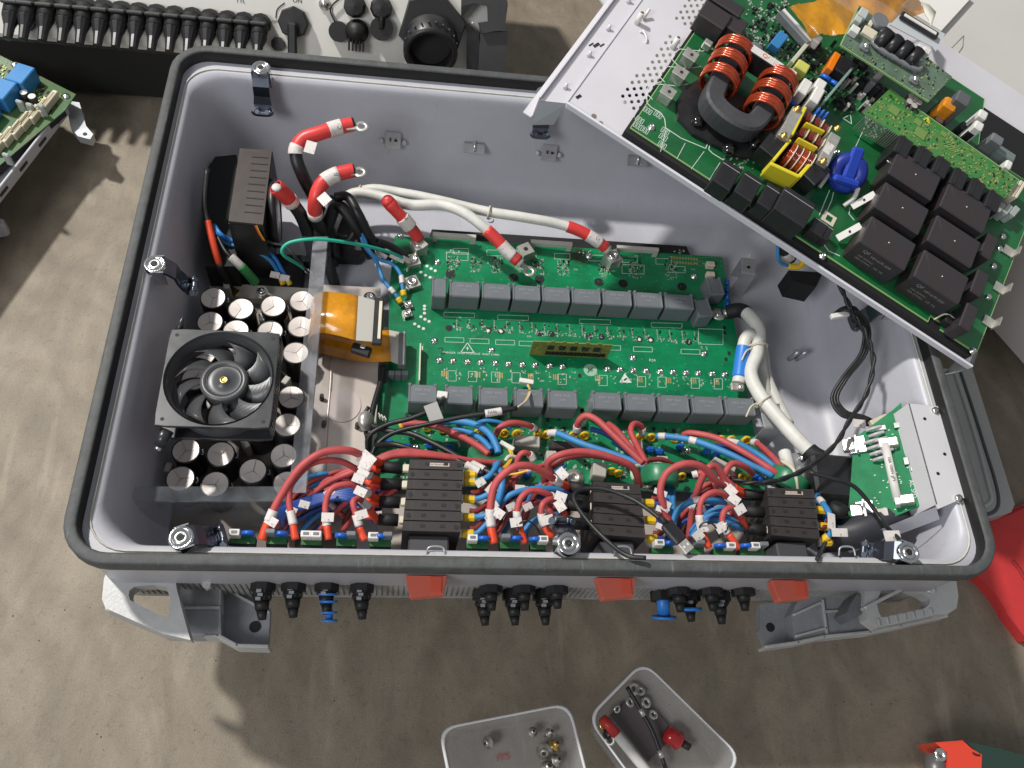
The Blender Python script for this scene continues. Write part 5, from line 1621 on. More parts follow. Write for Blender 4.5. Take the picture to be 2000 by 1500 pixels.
# thinner leads tangled underneath the loops
rnd = random.Random(77)
for hh, (ua, ub_, va, vb) in ((h1, (530, 740, 905, 1045)), (h2, (950, 1110, 900, 1045)), (h3, (1300, 1455, 925, 1055))):
    for k in range(13):
        m_ = rnd.choice((REDC, REDD, REDD, BLUC, BLUD, BLUD, REDC))
        x0_ = rnd.uniform(ua, ua + (ub_ - ua) * .5); y0_ = rnd.uniform(va + (vb - va) * .45, vb)
        x1_ = rnd.uniform(ua + (ub_ - ua) * .6, ub_ + 4); y1_ = rnd.uniform(va, va + (vb - va) * .8)
        z0_ = rnd.uniform(-.15, -.10)
        bow = rnd.uniform(10, 38)
        cable([(x0_, y0_, z0_ - .02), (x0_ + (x1_ - x0_) * .28, y0_ + (y1_ - y0_) * .35 - bow, z0_ + .01), (x0_ + (x1_ - x0_) * .65, y0_ + (y1_ - y0_) * .7 - bow * .8, z0_ + .018), (x1_, y1_, z0_)], rnd.uniform(.0022, .0032), m_, hh,
              [(.75, .86, .0008, PAPER, 'white_mark')] if k % 4 == 0 else ())
    for k in range(4):
        q = at(rnd.uniform(ua + 20, ub_), rnd.uniform(va + 30, vb - 10), -.075); MB(yaw_frame(q, rnd.uniform(-60, 60), 15)).box(-.0058, .0058, -.0042, .0042, -.0004, .0004).build('label_flag', PAPER, hh)

# right end leads beside third switch
h4 = thing('wire_harness', 'blue leads with yellow ferrules curling at the right of the last switch', 'wires', at(1620, 1020, FLOOR))
cable([(1594, 966, -.09), (1606, 982, -.08), (1618, 1000, -.07), (1626, 1022, -.068), (1622, 1042, -.072), (1608, 1055, -.079)], .0040, BLUC, h4, [(.12, .25, .0006, PAPER, 'white_mark'), (.9, 1, .0012, YELP, 'yellow_sleeve')])
cable([(1592, 972, -.095), (1606, 990, -.09), (1614, 1010, -.088), (1616, 1035, -.088)], .0036, BLUS, h4)
cable([(1600, 1030, -.079), (1612, 1028, -.078), (1620, 1010, -.09)], .0034, REDD, h4)
for u, v, a_ in ((1624, 1018, 80), (1640, 1040, 0)):
    q = at(u, v, -.06); MB(yaw_frame(q, a_, 10)).box(-.010, .010, -.005, .005, -.0004, .0004).build('label_flag', PAPER, h4)

# ---- leads from the lower board strip to the ferrites
h5 = thing('wire_harness', 'red and light blue leads running into the left green ferrite ring', 'wires', at(900, 850, FLOOR), 'leads running through the green ferrite rings')
cable([(782, 834, -.15), (800, 827, -.145), (850, 832, -.14), (900, 852, -.13), (935, 872, -.115), (955, 888, -.11)], .0044, REDC, h5, [(0, .03, .001, YELP, 'yellow_sleeve')])
cable([(845, 828, -.14), (885, 822, -.135), (925, 828, -.125), (955, 846, -.115), (970, 872, -.11), (973, 885, -.11)], .0046, BLUC, h5)
cable([(870, 838, -.145), (910, 842, -.14), (940, 858, -.125), (960, 880, -.115)], .0042, BLUC, h5)
cable([(880, 850, -.15), (915, 860, -.14), (938, 872, -.125), (950, 886, -.115)], .0040, REDC, h5)
cable([(930, 828, -.15), (948, 836, -.14), (962, 855, -.13), (960, 878, -.12)], .0034, BLUD, h5)
cable([(960, 868, -.14), (968, 850, -.135), (978, 834, -.13), (1000, 826, -.13), (1030, 830, -.14), (1048, 840, -.155)], .0042, REDC, h5, [(.86, .95, .001, PAPER, 'white_tag')])
cable([(925, 830, -.15), (950, 822, -.14), (985, 828, -.145), (995, 838, -.15)], .0032, BLUC, h5)
h6 = thing('wire_harness', 'red and light blue leads running into the middle green ferrite ring', 'wires', at(1220, 870, FLOOR), 'leads running through the green ferrite rings')
cable([(1072, 846, -.155), (1090, 847, -.145), (1140, 868, -.13), (1200, 888, -.12), (1240, 903, -.115), (1262, 914, -.11)], .0046, BLUC, h6, [(.0, .10, .0005, PAPER, 'white_tag')])
cable([(1126, 845, -.155), (1130, 824, -.135), (1145, 812, -.125), (1168, 822, -.12), (1200, 852, -.115), (1240, 890, -.11), (1256, 905, -.108)], .0046, REDC, h6, [(.02, .10, .001, PAPER, 'white_tag')])
cable([(1188, 828, -.15), (1205, 842, -.135), (1225, 866, -.125), (1245, 893, -.115), (1262, 910, -.11)], .0044, REDC, h6)
cable([(1255, 848, -.155), (1252, 832, -.145), (1238, 828, -.135), (1232, 842, -.13), (1240, 862, -.125), (1252, 885, -.115), (1262, 905, -.11)], .0042, REDC, h6, [(0, .08, .001, PAPER, 'white_tag')])
cable([(1155, 838, -.15), (1180, 846, -.14), (1215, 868, -.13), (1240, 892, -.12)], .0038, BLUD, h6)
cable([(1198, 862, -.14), (1225, 880, -.13), (1250, 900, -.12), (1266, 914, -.115)], .0042, BLUC, h6)
cable([(1262, 899, -.12), (1290, 897, -.12), (1310, 905, -.125), (1325, 915, -.14)], .0036, REDD, h6)
h7 = thing('wire_harness', 'red and light blue leads sweeping right into the ferrite ring at the end', 'wires', at(1440, 870, FLOOR), 'leads running through the green ferrite rings')
cable([(1282, 852, -.155), (1310, 853, -.145), (1360, 862, -.13), (1420, 885, -.115), (1470, 910, -.105), (1510, 930, -.10)], .0046, BLUC, h7, [(.02, .08, .0006, PAPER, 'white_tag'), (.28, .34, .0006, PAPER, 'white_tag')])
cable([(1334, 850, -.15), (1352, 846, -.14), (1400, 856, -.125), (1450, 882, -.112), (1495, 910, -.10), (1518, 925, -.098)], .0046, REDC, h7)
cable([(1415, 862, -.15), (1440, 866, -.14), (1480, 888, -.12), (1510, 910, -.11), (1524, 922, -.10)], .0044, BLUC, h7, [(.05, .22, .0008, PAPER, 'white_tag')])
cable([(1470, 864, -.155), (1482, 868, -.145), (1508, 892, -.12), (1530, 918, -.105)], .0042, REDC, h7, [(0, .10, .0014, PAPER, 'white_tag')])
cable([(1400, 870, -.15), (1440, 885, -.13), (1490, 915, -.11), (1515, 932, -.10)], .0038, BLUD, h7)

# ---- green ferrite rings
def ferrite(u, v, z, R, ax, label, hgt=.020, r_in=.45):
    q = at(u, v, z)
    o = MB().lathe(q, [(R * r_in, -hgt / 2), (R * .95, -hgt / 2), (R, -hgt * .38), (R, hgt * .38), (R * .95, hgt / 2), (R * r_in, hgt / 2)], 32, axis=ax, closed=True).build('ferrite_ring', FERR)
    tag(o, label, 'ferrite ring', 'green ferrite rings on the switch leads')
    return o, q


o, q = ferrite(958, 893, -.118, .029, (.05, .65, .75), 'flat lying green ferrite ring right of the tall switch, tied with a cream strap', .014)
MB().tube([q + Vector((.012, -.018, .0)), q + Vector((.012, -.024, .012)), q + Vector((.02, -.006, .016)), q + Vector((.034, -.004, .010))], .0026, 8).build('cable_tie', CREAM, o)
o, q = ferrite(1288, 933, -.112, .024, (.06, 1, .05), 'standing green ferrite ring above the middle switch with a pale band', .024)
MB().torus(q + Vector((-.0235, 0, .003)), .015, .0028, axis=(.3, .1, 1), n=18, m=6).build('pale_band', mat('pale_green_tie', (.42, .55, .38), .5), o)
o, q = ferrite(1538, 940, -.110, .026, (.5, .8, .35), 'green ferrite ring at the right end of the red and blue leads', .022)
MB().tube([q + Vector((-.006, .026, .006)), q + Vector((-.002, .004, .026)), q + Vector((.002, -.022, .016))], .0026, 8).build('cable_tie', CREAM, o)

# ---- black and yellow small cables over the board
t = thing('lead', 'thin black lead with white tag FAN and yellow tail plugged in mid board', 'wire', at(900, 810, FLOOR))
cable([(722, 905, -.13), (735, 870, -.125), (770, 845, -.12), (830, 830, -.112), (900, 815, -.105), (960, 806, -.10), (1010, 797, -.10)], .0030, BLKC, t, [(.80, .90, .0022, PAPER, 'white_tag')])
cable([(1008, 798, -.10), (1025, 785, -.115), (1034, 765, -.14), (1032, 752, -.155)], .0016, YELC, t)
cable([(1010, 796, -.10), (1028, 782, -.115), (1036, 764, -.14), (1030, 752, -.155)], .0012, WHTC, t)
q = at(1028, 746, -.158); MB().obox(q, (.020, .007, .008), -8, .0008).build('white_plug', WHITEP, t)
F = facing((.97, .14, 0), (0, 1, .4), at(961, 805, -.0945)); text('FAN', .006, F, 0, 0, .0006, 0, INK, t)
t = thing('lead', 'thin black lead with folded silver tag plugged in at the left of the lower capacitors', 'wire', at(800, 810, FLOOR))
cable([(718, 880, -.14), (722, 850, -.125), (760, 828, -.12), (800, 818, -.115), (840, 802, -.112), (862, 786, -.12), (866, 778, -.135)], .0034, BLKC, t)
q = at(847, 806, -.108); MB(yaw_frame(q, 25, 20)).box(-.009, .009, -.012, .012, -.0004, .0004).build('silver_tag', mat('silver_tag', (.6, .58, .55), .3, .3), t)
q = at(864, 772, -.138); MB().obox(q, (.014, .010, .006), -5, .0008).build('white_plug', WHITEP, t)
t = thing('lead_pair', 'two black leads with white tags crossing diagonally above the tall switch', 'wires', at(860, 880, FLOOR))
cable([(722, 830, -.14), (760, 842, -.125), (800, 846, -.12), (850, 868, -.11), (905, 898, -.095), (945, 918, -.08), (975, 930, -.075)], .0038, BLKC, t, [(.80, .90, .0016, PAPER, 'white_tag')], n=10)
cable([(735, 870, -.12), (770, 868, -.10), (820, 882, -.095), (880, 895, -.088), (915, 910, -.080), (945, 925, -.078)], .0036, BLKC, t, [(.84, .96, .0016, PAPER, 'white_tag')], n=10)
cable([(705, 940, -.15), (716, 900, -.15), (722, 850, -.14), (728, 800, -.145), (745, 740, -.155), (748, 715, -.16)], .0040, BLKC, t)
cable([(700, 930, -.16), (718, 870, -.15), (708, 820, -.14), (720, 795, -.138)], .0026, BLKC, t)
t = thing('lead', 'yellow and white lead from a small white plug beside the left ferrite ring', 'wire', at(990, 890, FLOOR))
cable([(992, 873, -.12), (998, 888, -.11), (992, 905, -.10), (975, 920, -.09), (962, 928, -.09)], .0018, YELC, t)
cable([(995, 873, -.12), (1001, 888, -.11), (995, 905, -.10), (978, 922, -.09), (963, 930, -.09)], .0014, YELC, t)
cable([(985, 928, -.09), (1010, 925, -.08), (1040, 916, -.075)], .0016, YELC, t, [(.8, 1, .0014, PAPER, 'white_tag')])
q = at(990, 872, -.118); MB().obox(q, (.020, .006, .008), -30, .0008).build('white_plug', WHITEP, t)

# ---- usb cable
t = thing('usb_cable', 'thin black usb cable with a plug lying across the red loops by the middle switch', 'usb cable', at(1330, 1020, -.02))
cable([(1262, 1090, .010), (1225, 1085, .004), (1190, 1060, -.008), (1150, 1020, -.02), (1125, 985, -.03), (1122, 965, -.035), (1140, 955, -.038), (1180, 955, -.035), (1225, 970, -.03), (1262, 992, -.022), (1300, 1022, -.015)], .0026, BLKC, t, n=10)
a_ = at(1300, 1022, -.014); c_ = at(1340, 1066, -.012); d = c_ - a_; ang_ = math.degrees(math.atan2(d.y, d.x))
F = yaw_frame(a_, ang_)
MB(F).box(.0, .0265, -.0075, .0075, -.004, .004, .0018).build('plug_body', BLKP, t)
b = MB(F); b.cyl((-.010, 0, 0), (.001, 0, 0), .0026, .0042, 12); b.build('strain_relief', BLKM, t)
pm = MB(F).box(.0255, .0395, -.0060, .0060, -.0024, .0024, .0004).build('metal_plug', TIN, t)
for s_ in (-1, 1): MB(F).box(.031, .0335, s_ * .0028 - .001, s_ * .0028 + .001, .0022, .0027).build('plug_window', WHITEP, pm)

# ---- right side: white cables, blue sleeve, black bundles
t = thing('power_cable', 'thick white corrugated cable bending down from the board corner to the black box', 'cable', at(1500, 750, FLOOR))
MB().tube([at(1412, 612, -.163), at(1425, 611, -.16)], .006, 10, raw=True).build('crimp', TIN, t)
cable([(1420, 610, -.16), (1445, 606, -.15), (1465, 618, -.14), (1482, 645, -.135), (1478, 690, -.135), (1466, 728, -.135), (1482, 768, -.13), (1515, 810, -.12), (1550, 850, -.11), (1585, 885, -.105), (1612, 900, -.10)], .0098, WHTC, t,
      [(0, .10, .0012, BLKM, 'black_sleeve'), (.92, 1, .002, BLKM, 'black_sleeve')], n=14)
for k in range(18):
    pass
q = at(1403, 614, -.160); o = MB(yaw_frame(q, 5)).lathe((0, 0, 0), [(.003, -.001), (.0105, -.001), (.0105, .001), (.003, .001)], 20, closed=True).build('ring_terminal', TIN, t)
MB().lathe(q, [(.0055, 0), (.0055, .004), (.003, .0042), (.0002, .003)], 14).build('terminal_screw', STEEL, o)
t = thing('power_cable', 'white cable with blue sleeve screwed to the right end of the lower capacitors', 'cable', at(1445, 720, FLOOR))
cable([(1442, 748, -.145), (1444, 735, -.143), (1450, 690, -.140), (1456, 662, -.135), (1468, 655, -.135), (1480, 680, -.15), (1490, 740, -.165), (1502, 790, -.18)], .0090, WHTC, t, [(.04, .30, .0012, BLUS, 'blue_sleeve')], n=12)
q = at(1440, 756, -.145); MB(yaw_frame(q, 0)).box(-.009, .009, -.006, .006, -.003, .003, .001).build('lug_block', TIN, t)
q = at(1447, 756, -.141); MB().lathe(q, [(.0045, 0), (.0045, .003), (.0002, .003)], 10).build('lug_screw', STEEL, t)
t = thing('power_cable', 'pale white cable resting on the tray floor behind the corrugated one', 'cable', at(1500, 740, FLOOR))
cable([(1478, 640, -.175), (1490, 690, -.175), (1498, 740, -.172), (1520, 790, -.170), (1540, 830, -.165)], .0085, WHTC, t, n=12)
for u, v, z, ax in ((1480, 678, -.135, (0, 1, 0)), (1490, 785, -.128, (-.5, .8, 0))):
    q = at(u, v, z); MB().torus(q, .0135, .0013, axis=ax, n=20, m=5, sc=1).build('cable_tie', CREAM, t)
    q2 = q + Vector((-.010, -.004, .004)); MB().tube([q2, q2 + Vector((-.012, -.008, .003)), q2 + Vector((-.020, -.022, 0))], .0013, 5).build('tie_tail', CREAM, t)
t = thing('power_cable', 'short white sleeve end beside the rightmost green ferrite ring', 'cable', at(1540, 900, FLOOR))
cable([(1532, 884, -.12), (1538, 905, -.115), (1546, 935, -.11)], .0085, WHTC, t, n=12)

t = thing('cable_bundle', 'bundle of thin black cables looping down from the tray to the small right board', 'cables', at(1650, 750, FLOOR))
for k in range(8):
    dx = (k % 3 - 1) * 5.5; dy = (k // 3) * 5
    cable([(1668 + dx, 606 + dy, .0 - k * .001), (1692 + dx, 640, -.03), (1686 + dx, 690, -.05), (1650 + dx, 738, -.075), (1630 + dx, 778, -.085), (1650 + dx, 812 - dy, -.085), (1690, 824 + dx - dy * .4, -.080), (1728, 826 - dx * .6 + dy * .6, -.078)], .0022, BLKC, t)
for k in range(5):
    cable([(1626 + k * 4, 614 - k * 2, -.012), (1648 + k * 2, 600 + k * 2, -.006), (1672, 602 + k * 4, -.005), (1690, 632 + k * 2, -.02)], .0014, BLKC, t)
q = at(1640, 616, -.012); MB(yaw_frame(q, 14)).box(-.013, .013, -.0035, .0035, -.003, .003, .0006).build('white_plug', WHITEP, t)
q = at(1716, 822, -.074); MB(yaw_frame(q, 24)).obox((0, 0, 0), (.028, .009, .008), None, .001).build('cream_plug', CREAM, t)
q = at(1678, 826, -.074); MB(yaw_frame(q, -5)).box(-.009, .009, -.007, .005, -.0004, .0004).build('label_flag', PAPER, t)
t = thing('twisted_cable', 'black twisted cable snaking from under the tray down to the red loops', 'cable', at(1600, 850, FLOOR))
P = catmull(cpts([(1640, 555, .004), (1665, 610, -.004), (1690, 650, -.015), (1706, 705, -.03), (1692, 770, -.045), (1660, 820, -.05), (1630, 870, -.05), (1575, 915, -.052), (1520, 938, -.055), (1470, 944, -.06), (1425, 935, -.07)]), 10)
for ph in (0, PI):
    pts = []
    for i, p_ in enumerate(P):
        a_ = i * .55 + ph; pts.append(p_ + Vector((.0016 * math.cos(a_), .0010 * math.sin(a_), .0016 * math.sin(a_))))
    MB().tube(pts, .0022, 7, raw=True).build('cable', BLKC, t)
t = thing('twisted_cable', 'thin black lead running from the twisted cable over the black box to a white tag', 'cable', at(1700, 960, FLOOR))
cable([(1580, 922, -.05), (1630, 936, -.045), (1668, 950, -.045), (1700, 985, -.05), (1722, 1018, -.05), (1738, 1035, -.03), (1765, 1062, -.01)], .0026, BLKC, t)
q = at(1743, 1047, -.020); MB(yaw_frame(q, 2)).box(-.010, .010, -.0065, .0065, -.0004, .0004).build('label_flag', PAPER, t)
t = thing('lead', 'short black lead bent over the ledge by the last switch', 'wire', at(1600, 1075, -.05))
cable([(1612, 1060, -.07), (1604, 1076, -.03), (1596, 1092, -.008)], .0026, BLKC, t)

# ================================================================ black box and fuse board, right
t = thing('current_sensor', 'black boxy current sensor the white cable runs into', 'sensor', at(1640, 940, FLOOR))
a_ = at(1590, 888, -.085); c_ = at(1700, 960, -.085)
MB(yaw_frame(((a_.x + c_.x) / 2, (a_.y + c_.y) / 2, -.085), -3)).box(-.037, .037, -.034, .026, -.09, 0, .004).build('sensor_body', BLKP, t)
q = at(1720, 930, -.095); MB(yaw_frame(q, -3)).box(-.022, .020, -.018, .018, -.06, 0, .002).build('relay_body', RELAY, t)
q = at(1700, 1050, -.09); MB().tube([at(1600, 1050, -.12), at(1670, 1040, -.09), at(1760, 1005, -.075)], .020, 12).build('rubber_hose', mat('bluish_black_rubber', (.030, .031, .04), .5), t)
MB().cyl(at(1640, 985, -.07), at(1632, 1005, -.08), .010, .012, 14).build('grommet', BLKM, t)
t = tag(MB(yaw_frame(at(1572, 912, -.12), 8)).box(-.020, .020, -.035, .022, -.03, 0, .003).build('sensor_bracket', GALV), 'folded steel bracket left of the black sensor box', 'bracket')
q = at(1567, 895, -.118); MB().lathe(q, [(.005, 0), (.005, .003), (.0002, .004)], 12).build('bracket_screw', STEEL, t)

fb = thing('fuse_board', 'small green board with long white fuse on the right wall', 'circuit board', at(1740, 920, -.09))
# board leans against the wall bracket: plane through four picture points at different heights
A = at(1760, 788, -.040); B = at(1806, 986, -.040); C_ = at(1650, 1035, -.080); D_ = at(1672, 850, -.085)
ey = (A - B).normalized(); ex0 = ((B - C_) + (A - D_)).normalized(); ez = ex0.cross(ey).normalized(); ex = ey.cross(ez).normalized()
FB = Frame(B, ex, ey, ez)
def fb_(u, v, h=0): return FB.px(u, v, h)
pl_ = [fb_(*p_) for p_ in ((1760, 786), (1776, 870), (1806, 984), (1740, 1012), (1655, 1022), (1668, 856), (1745, 800))]
MB(FB).prism(pl_, -.0018, 0).build('board', mat('fuse_board_green', (.010, .20, .075), .6, var=.25, vs=40, spec=.25), fb)


def fbox(u, v, w, d, h, m, name, rot=0, z0=0, par=None):
    x, y = fb_(u, v, z0 + h)
    return MB(FB).obox((x, y, z0 + h / 2), (w, d, h), rot, min(w, d, h) * .12).build(name, m, par or fb)


for (u, v) in ((1737, 862), (1768, 974)):
    o = fbox(u, v, .020, .012, .012, TIN, 'fuse_clip')
    fbox(u - 16, v + 2, .006, .012, .014, WHITEP, 'fuse_end')
x0, y0 = fb_(1728, 866, .012); x1, y1 = fb_(1752, 972, .012)
fz = MB(FB).tube([(x0, y0, .010), (x1, y1, .010)], .0052, 14, raw=True).build('fuse', WHITEP, fb)
rotf = math.degrees(math.atan2(y1 - y0, x1 - x0))
text('10A 1000V gPV', .0052, FB, (x0 + x1) / 2 + .001, (y0 + y1) / 2, .0156, rotf, INK, fb)
for k in range(9):
    x, y = fb_(1706 + (k % 5) * 6 - (k // 5) * 4, 838 + (k % 5) * 6 + k * 5, .006)
    MB(FB).tube([(x - .009, y, .004), (x, y, .009), (x + .009, y + .003, .004)], .0022, 8).build('resistor', mat('lilac_resistor', (.50, .46, .48), .4), fb)
for (u, v) in ((1674, 868), (1690, 995)):
    o = fbox(u, v, .020, .022, .004, GALV, 'terminal_plate')
    fbox(u - 18, v, .014, .016, .010, TIN, 'screw_terminal')
    fbox(u - 2, v - 4, .003, .022, .012, WHITEP, 'terminal_wall')
for (u, v, w, d) in ((1720, 835, .012, .006), (1752, 830, .008, .008), (1770, 900, .006, .010), (1785, 915, .008, .006), (1700, 1000, .016, .012), (1724, 1000, .012, .010)):
    fbox(u, v, w, d, .004, (PCBD, WHITEP, BEIGEP)[int(u) % 3], 'small_part')
w1 = MB(FB)
for k in range(60):
    x, y = fb_(random.uniform(1700, 1790), random.uniform(830, 1000), 0)
    w1.box(x - .001, x + .001, y - .0006, y + .0006, 0, .0008)
w1.build('solder_pads', SILK, fb, kind='stuff')
x, y = fb_(1783, 955, 0); text('AC SPD', .007, FB, x, y, .0004, rotf, SILK, fb)
x, y = fb_(1765, 870, 0); text('WARNING', .0045, FB, x, y, .0004, rotf, SILK, fb)

wb = thing('fuse_bracket', 'pale sheet metal bracket screwed to the right wall behind the fuse board', 'bracket', at(1840, 900, -.05))
zt = -.0155
P = [at(u, v, zt) for u, v in ((1774, 788), (1840, 794), (1884, 972), (1832, 994), (1828, 985))]
MB().prism([(q.x, q.y) for q in P], zt - .0018, zt).build('top_sheet', PAINT_LT, wb)
a_ = P[0]; c_ = P[4]
dn = Vector((-.004, 0, -.055))
b = MB(); b.add([a_, c_, c_ + dn, a_ + dn, a_ + Vector((.002, 0, 0)), c_ + Vector((.002, 0, 0)), c_ + dn + Vector((.002, 0, 0)), a_ + dn + Vector((.002, 0, 0))], [(0, 1, 2, 3), (7, 6, 5, 4), (0, 4, 5, 1), (3, 2, 6, 7), (0, 3, 7, 4), (1, 5, 6, 2)])
b.build('side_sheet', PAINT_LT, wb)
b = MB(); a_ = at(1828, 990, zt); c_ = at(1650, 1062, -.10); e_ = at(1660, 1078, -.11); g_ = at(1835, 1012, -.03)
b.add([a_, c_, e_, g_] + [q + Vector((0, -.001, -.002)) for q in (a_, c_, e_, g_)], [(0, 1, 2, 3), (7, 6, 5, 4), (0, 4, 5, 1), (1, 5, 6, 2), (2, 6, 7, 3), (3, 7, 4, 0)])
b.build('lower_flange', PAINT, wb)
for u, v in ((1806, 818), (1832, 925), (1845, 887)):
    q = at(u, v, zt); MB().cyl((q.x, q.y, zt), (q.x, q.y, zt + .0004), .0022, n=10).build('sheet_hole', BLKM, wb)
for u, v in ((1826, 803), (1871, 974)):
    q = at(u, v, zt); MB().lathe((q.x, q.y, zt), [(.005, 0), (.0045, .003), (.002, .004), (.0002, .003)], 12).build('sheet_screw', STEEL, wb)
# part-hidden grommet item under the tray edge
t = thing('cable_gland', 'black gland with blue and yellow sleeved wires peeking below the tray edge', 'cable gland', at(1560, 540, FLOOR))
q = at(1578, 540, -.10)
MB().prism([(at(u, v, -.10).x, at(u, v, -.10).y) for u, v in ((1540, 528), (1608, 532), (1594, 560), (1550, 550))], -.14, -.10).build('gland_body', BLKM, t)
cable([(1530, 470, -.05), (1532, 490, -.06), (1545, 505, -.08)], .0085, BLKC, t, [(.4, .8, .002, PAPER, 'white_label')])
cable([(1519, 480, -.05), (1520, 505, -.06), (1530, 516, -.07), (1545, 520, -.075)], .0028, BLUC, t)
cable([(1538, 520, -.075), (1560, 521, -.075), (1570, 510, -.07)], .0045, YELP, t)

# ================================================================ tilted tray with power board, upper right
TA = at(1108, 201, .10)
TB = at(1893, 712, .010)
te = (TB - TA).normalized()
d_ = ray(1254, 0); t_ = (TA - CAM).dot(te) / d_.dot(te)
tl = (CAM + d_ * t_ - TA).normalized()
tn = te.cross(tl).normalized()
TF = Frame(TA, te, tl, tn)
TL_ = (TB - TA).length
tray = thing('steel_tray', 'pale lilac perforated steel tray resting tilted across the housing rim', 'metal tray', TA)
TW = .47
PX0, PY0 = TF.px(1222, 262, .014)
PX1, _ = TF.px(1905, 695, .014)
PY0 = .009
TRAYM = mat('tray_paint', (.68, .66, .70), .36, .1, var=.05, vs=12, rvar=.06)


def tp(u, v, h=0.0): return TF.px(u, v, h)


# base sheet with real punched holes in the left zone
b = MB(TF)
th = .0012
hx0, hx1 = .022, PX0 + .004
pitch = .0068
nx = int((hx1 - hx0) / pitch)


def holed(ix, iy, x, y):
    # two perforated fields as in the photo
    if iy % 2 != ix % 2: return False
    if .045 < y < .105 and x > .046 + max(0, (.058 - y)) * .3: return True
    if .045 < y < .185 and x > .055: return True
    if .215 < y < .40 and x > .045: return True
    return False


ny = int(TW / pitch)
for iy in range(ny):
    y = iy * pitch
    run = None
    for ix in range(nx):
        x = hx0 + ix * pitch
        if holed(ix, iy, x, y):
            if run is not None: b.box(run, x, y, y + pitch, -th, 0); run = None
            r = .0025; cx, cy = x + pitch / 2, y + pitch / 2
            O = [(x, y), (cx, y), (x + pitch, y), (x + pitch, cy), (x + pitch, y + pitch), (cx, y + pitch), (x, y + pitch), (x, cy)]
            I = [(cx + r * math.cos(a), cy + r * 1.25 * math.sin(a)) for a in [math.radians(q) for q in (225, 270, 315, 0, 45, 90, 135, 180)]]
            vv = [(p[0], p[1], 0) for p in O + I] + [(p[0], p[1], -th) for p in I]
            ff = [(i, (i + 1) % 8, 8 + (i + 1) % 8, 8 + i) for i in range(8)] + [(8 + i, 8 + (i + 1) % 8, 16 + (i + 1) % 8, 16 + i) for i in range(8)]
            b.add(vv, ff)
        elif run is None: run = x
    if run is not None: b.box(run, hx0 + nx * pitch, y, y + pitch, -th, 0)
b.box(0, hx0, 0, TW, -th, 0)
b.box(hx0 + nx * pitch, TL_, 0, TW, -th, 0)
b.build('base_sheet', TRAYM, tray)
b = MB(TF)
b.box(0, TL_ + .004, -.0035, .0, -.006, .0040, .001)
b.build('front_lip', mat('lip_paint', (.70, .69, .74), .4), tray)
# left channel flange
b = MB(TF)
b.box(-.001, 0, .0, TW, -.001, .0015)
b.prism([(-.0305, -.018), (0, 0), (0, TW), (-.030, TW)], -.004, -.0028)
b.box(-.032, -.0305, -.018, TW, -.040, .003)
b.build('side_flange', TRAYM, tray)
b = MB(TF); b.box(-.044, -.032, -.022, TW, -.036, -.0345); b.build('outer_flange', TRAYM, tray)
b = MB(TF)
b.add([(-.0305, -.018, -.003), (0, 0, -.001), (-.004, -.003, -.044), (-.028, -.022, -.046)], [(0, 1, 2, 3)])
b.add([(-.0305, -.0195, -.003), (0, -.0015, -.001), (-.004, -.0045, -.044), (-.028, -.0235, -.046)], [(3, 2, 1, 0)])
b.build('corner_gusset', PAINT, tray)
for y in (.02, .085, .14, .20, .27):
    MB(TF).cyl((-.014, y, -.003), (-.014, y + .003, .004), .0035, .0015, 8).build('snap_boss', TRAYM, tray)
MB(TF).obox((-.014, .107, -.0025), (.004, .010, .0006), -18, 0).build('vent_slot', BROWNP, tray)
MB(TF).obox((-.008, .112, -.0025), (.002, .008, .0006), -18, 0).build('vent_slot', BROWNP, tray)
MB(TF).obox((-.020, .103, -.0025), (.002, .008, .0006), -18, 0).build('vent_slot', BROWNP, tray)
for u, v in ((1246, 42), (1316, 90)):
    x, y = tp(u, v, .0)
    o = MB(TF).cyl((x, y - .004, 0), (x, y, .016), .0038, n=14).build('spacer_tube', WHITEP, tray)
    MB(TF).cyl((x, y, .0161), (x, y, .0163), .0024, n=12).build('tube_mouth', mat('rust_ring', (.10, .05, .03), .6), o)
x, y = tp(1262, 30, 0); MB(TF).tube([(x, y - .010, .002), (x, y + .002, .010)], .0022, 8, raw=True).build('white_pin', WHITEP, tray)
x, y = tp(1256, 70, 0); MB(TF).tube([(x - .006, y + .002, 0), (x - .003, y + .003, .004), (x + .006, y - .004, .004), (x + .009, y - .008, 0)], .0014, 6).build('wire_hook', WHITEP, tray)
x, y = tp(1130, 189, 0); MB(TF).obox((x, y, .0003), (.004, .008, .0006), -20).build('oval_hole', BLKM, tray)
x, y = tp(1160, 227, 0)
for k in range(2): MB(TF).cyl((x + k * .012, y - k * .004, 0), (x + k * .012, y - k * .004, .0005), .0035, n=12).build('punched_hole', mat('rust_hole', (.20, .15, .12), .7), tray)
# right end flange
b = MB(TF)
b.add([(TL_ + .004, -.003, 0), (TL_ + .004, .06, 0), (TL_ - .010, -.012, -.034)], [(0, 1, 2)])
b.add([(TL_ + .0055, -.003, 0), (TL_ + .0055, .06, 0), (TL_ - .0085, -.012, -.034)], [(2, 1, 0)])
b.build('end_gusset', GALV, tray)

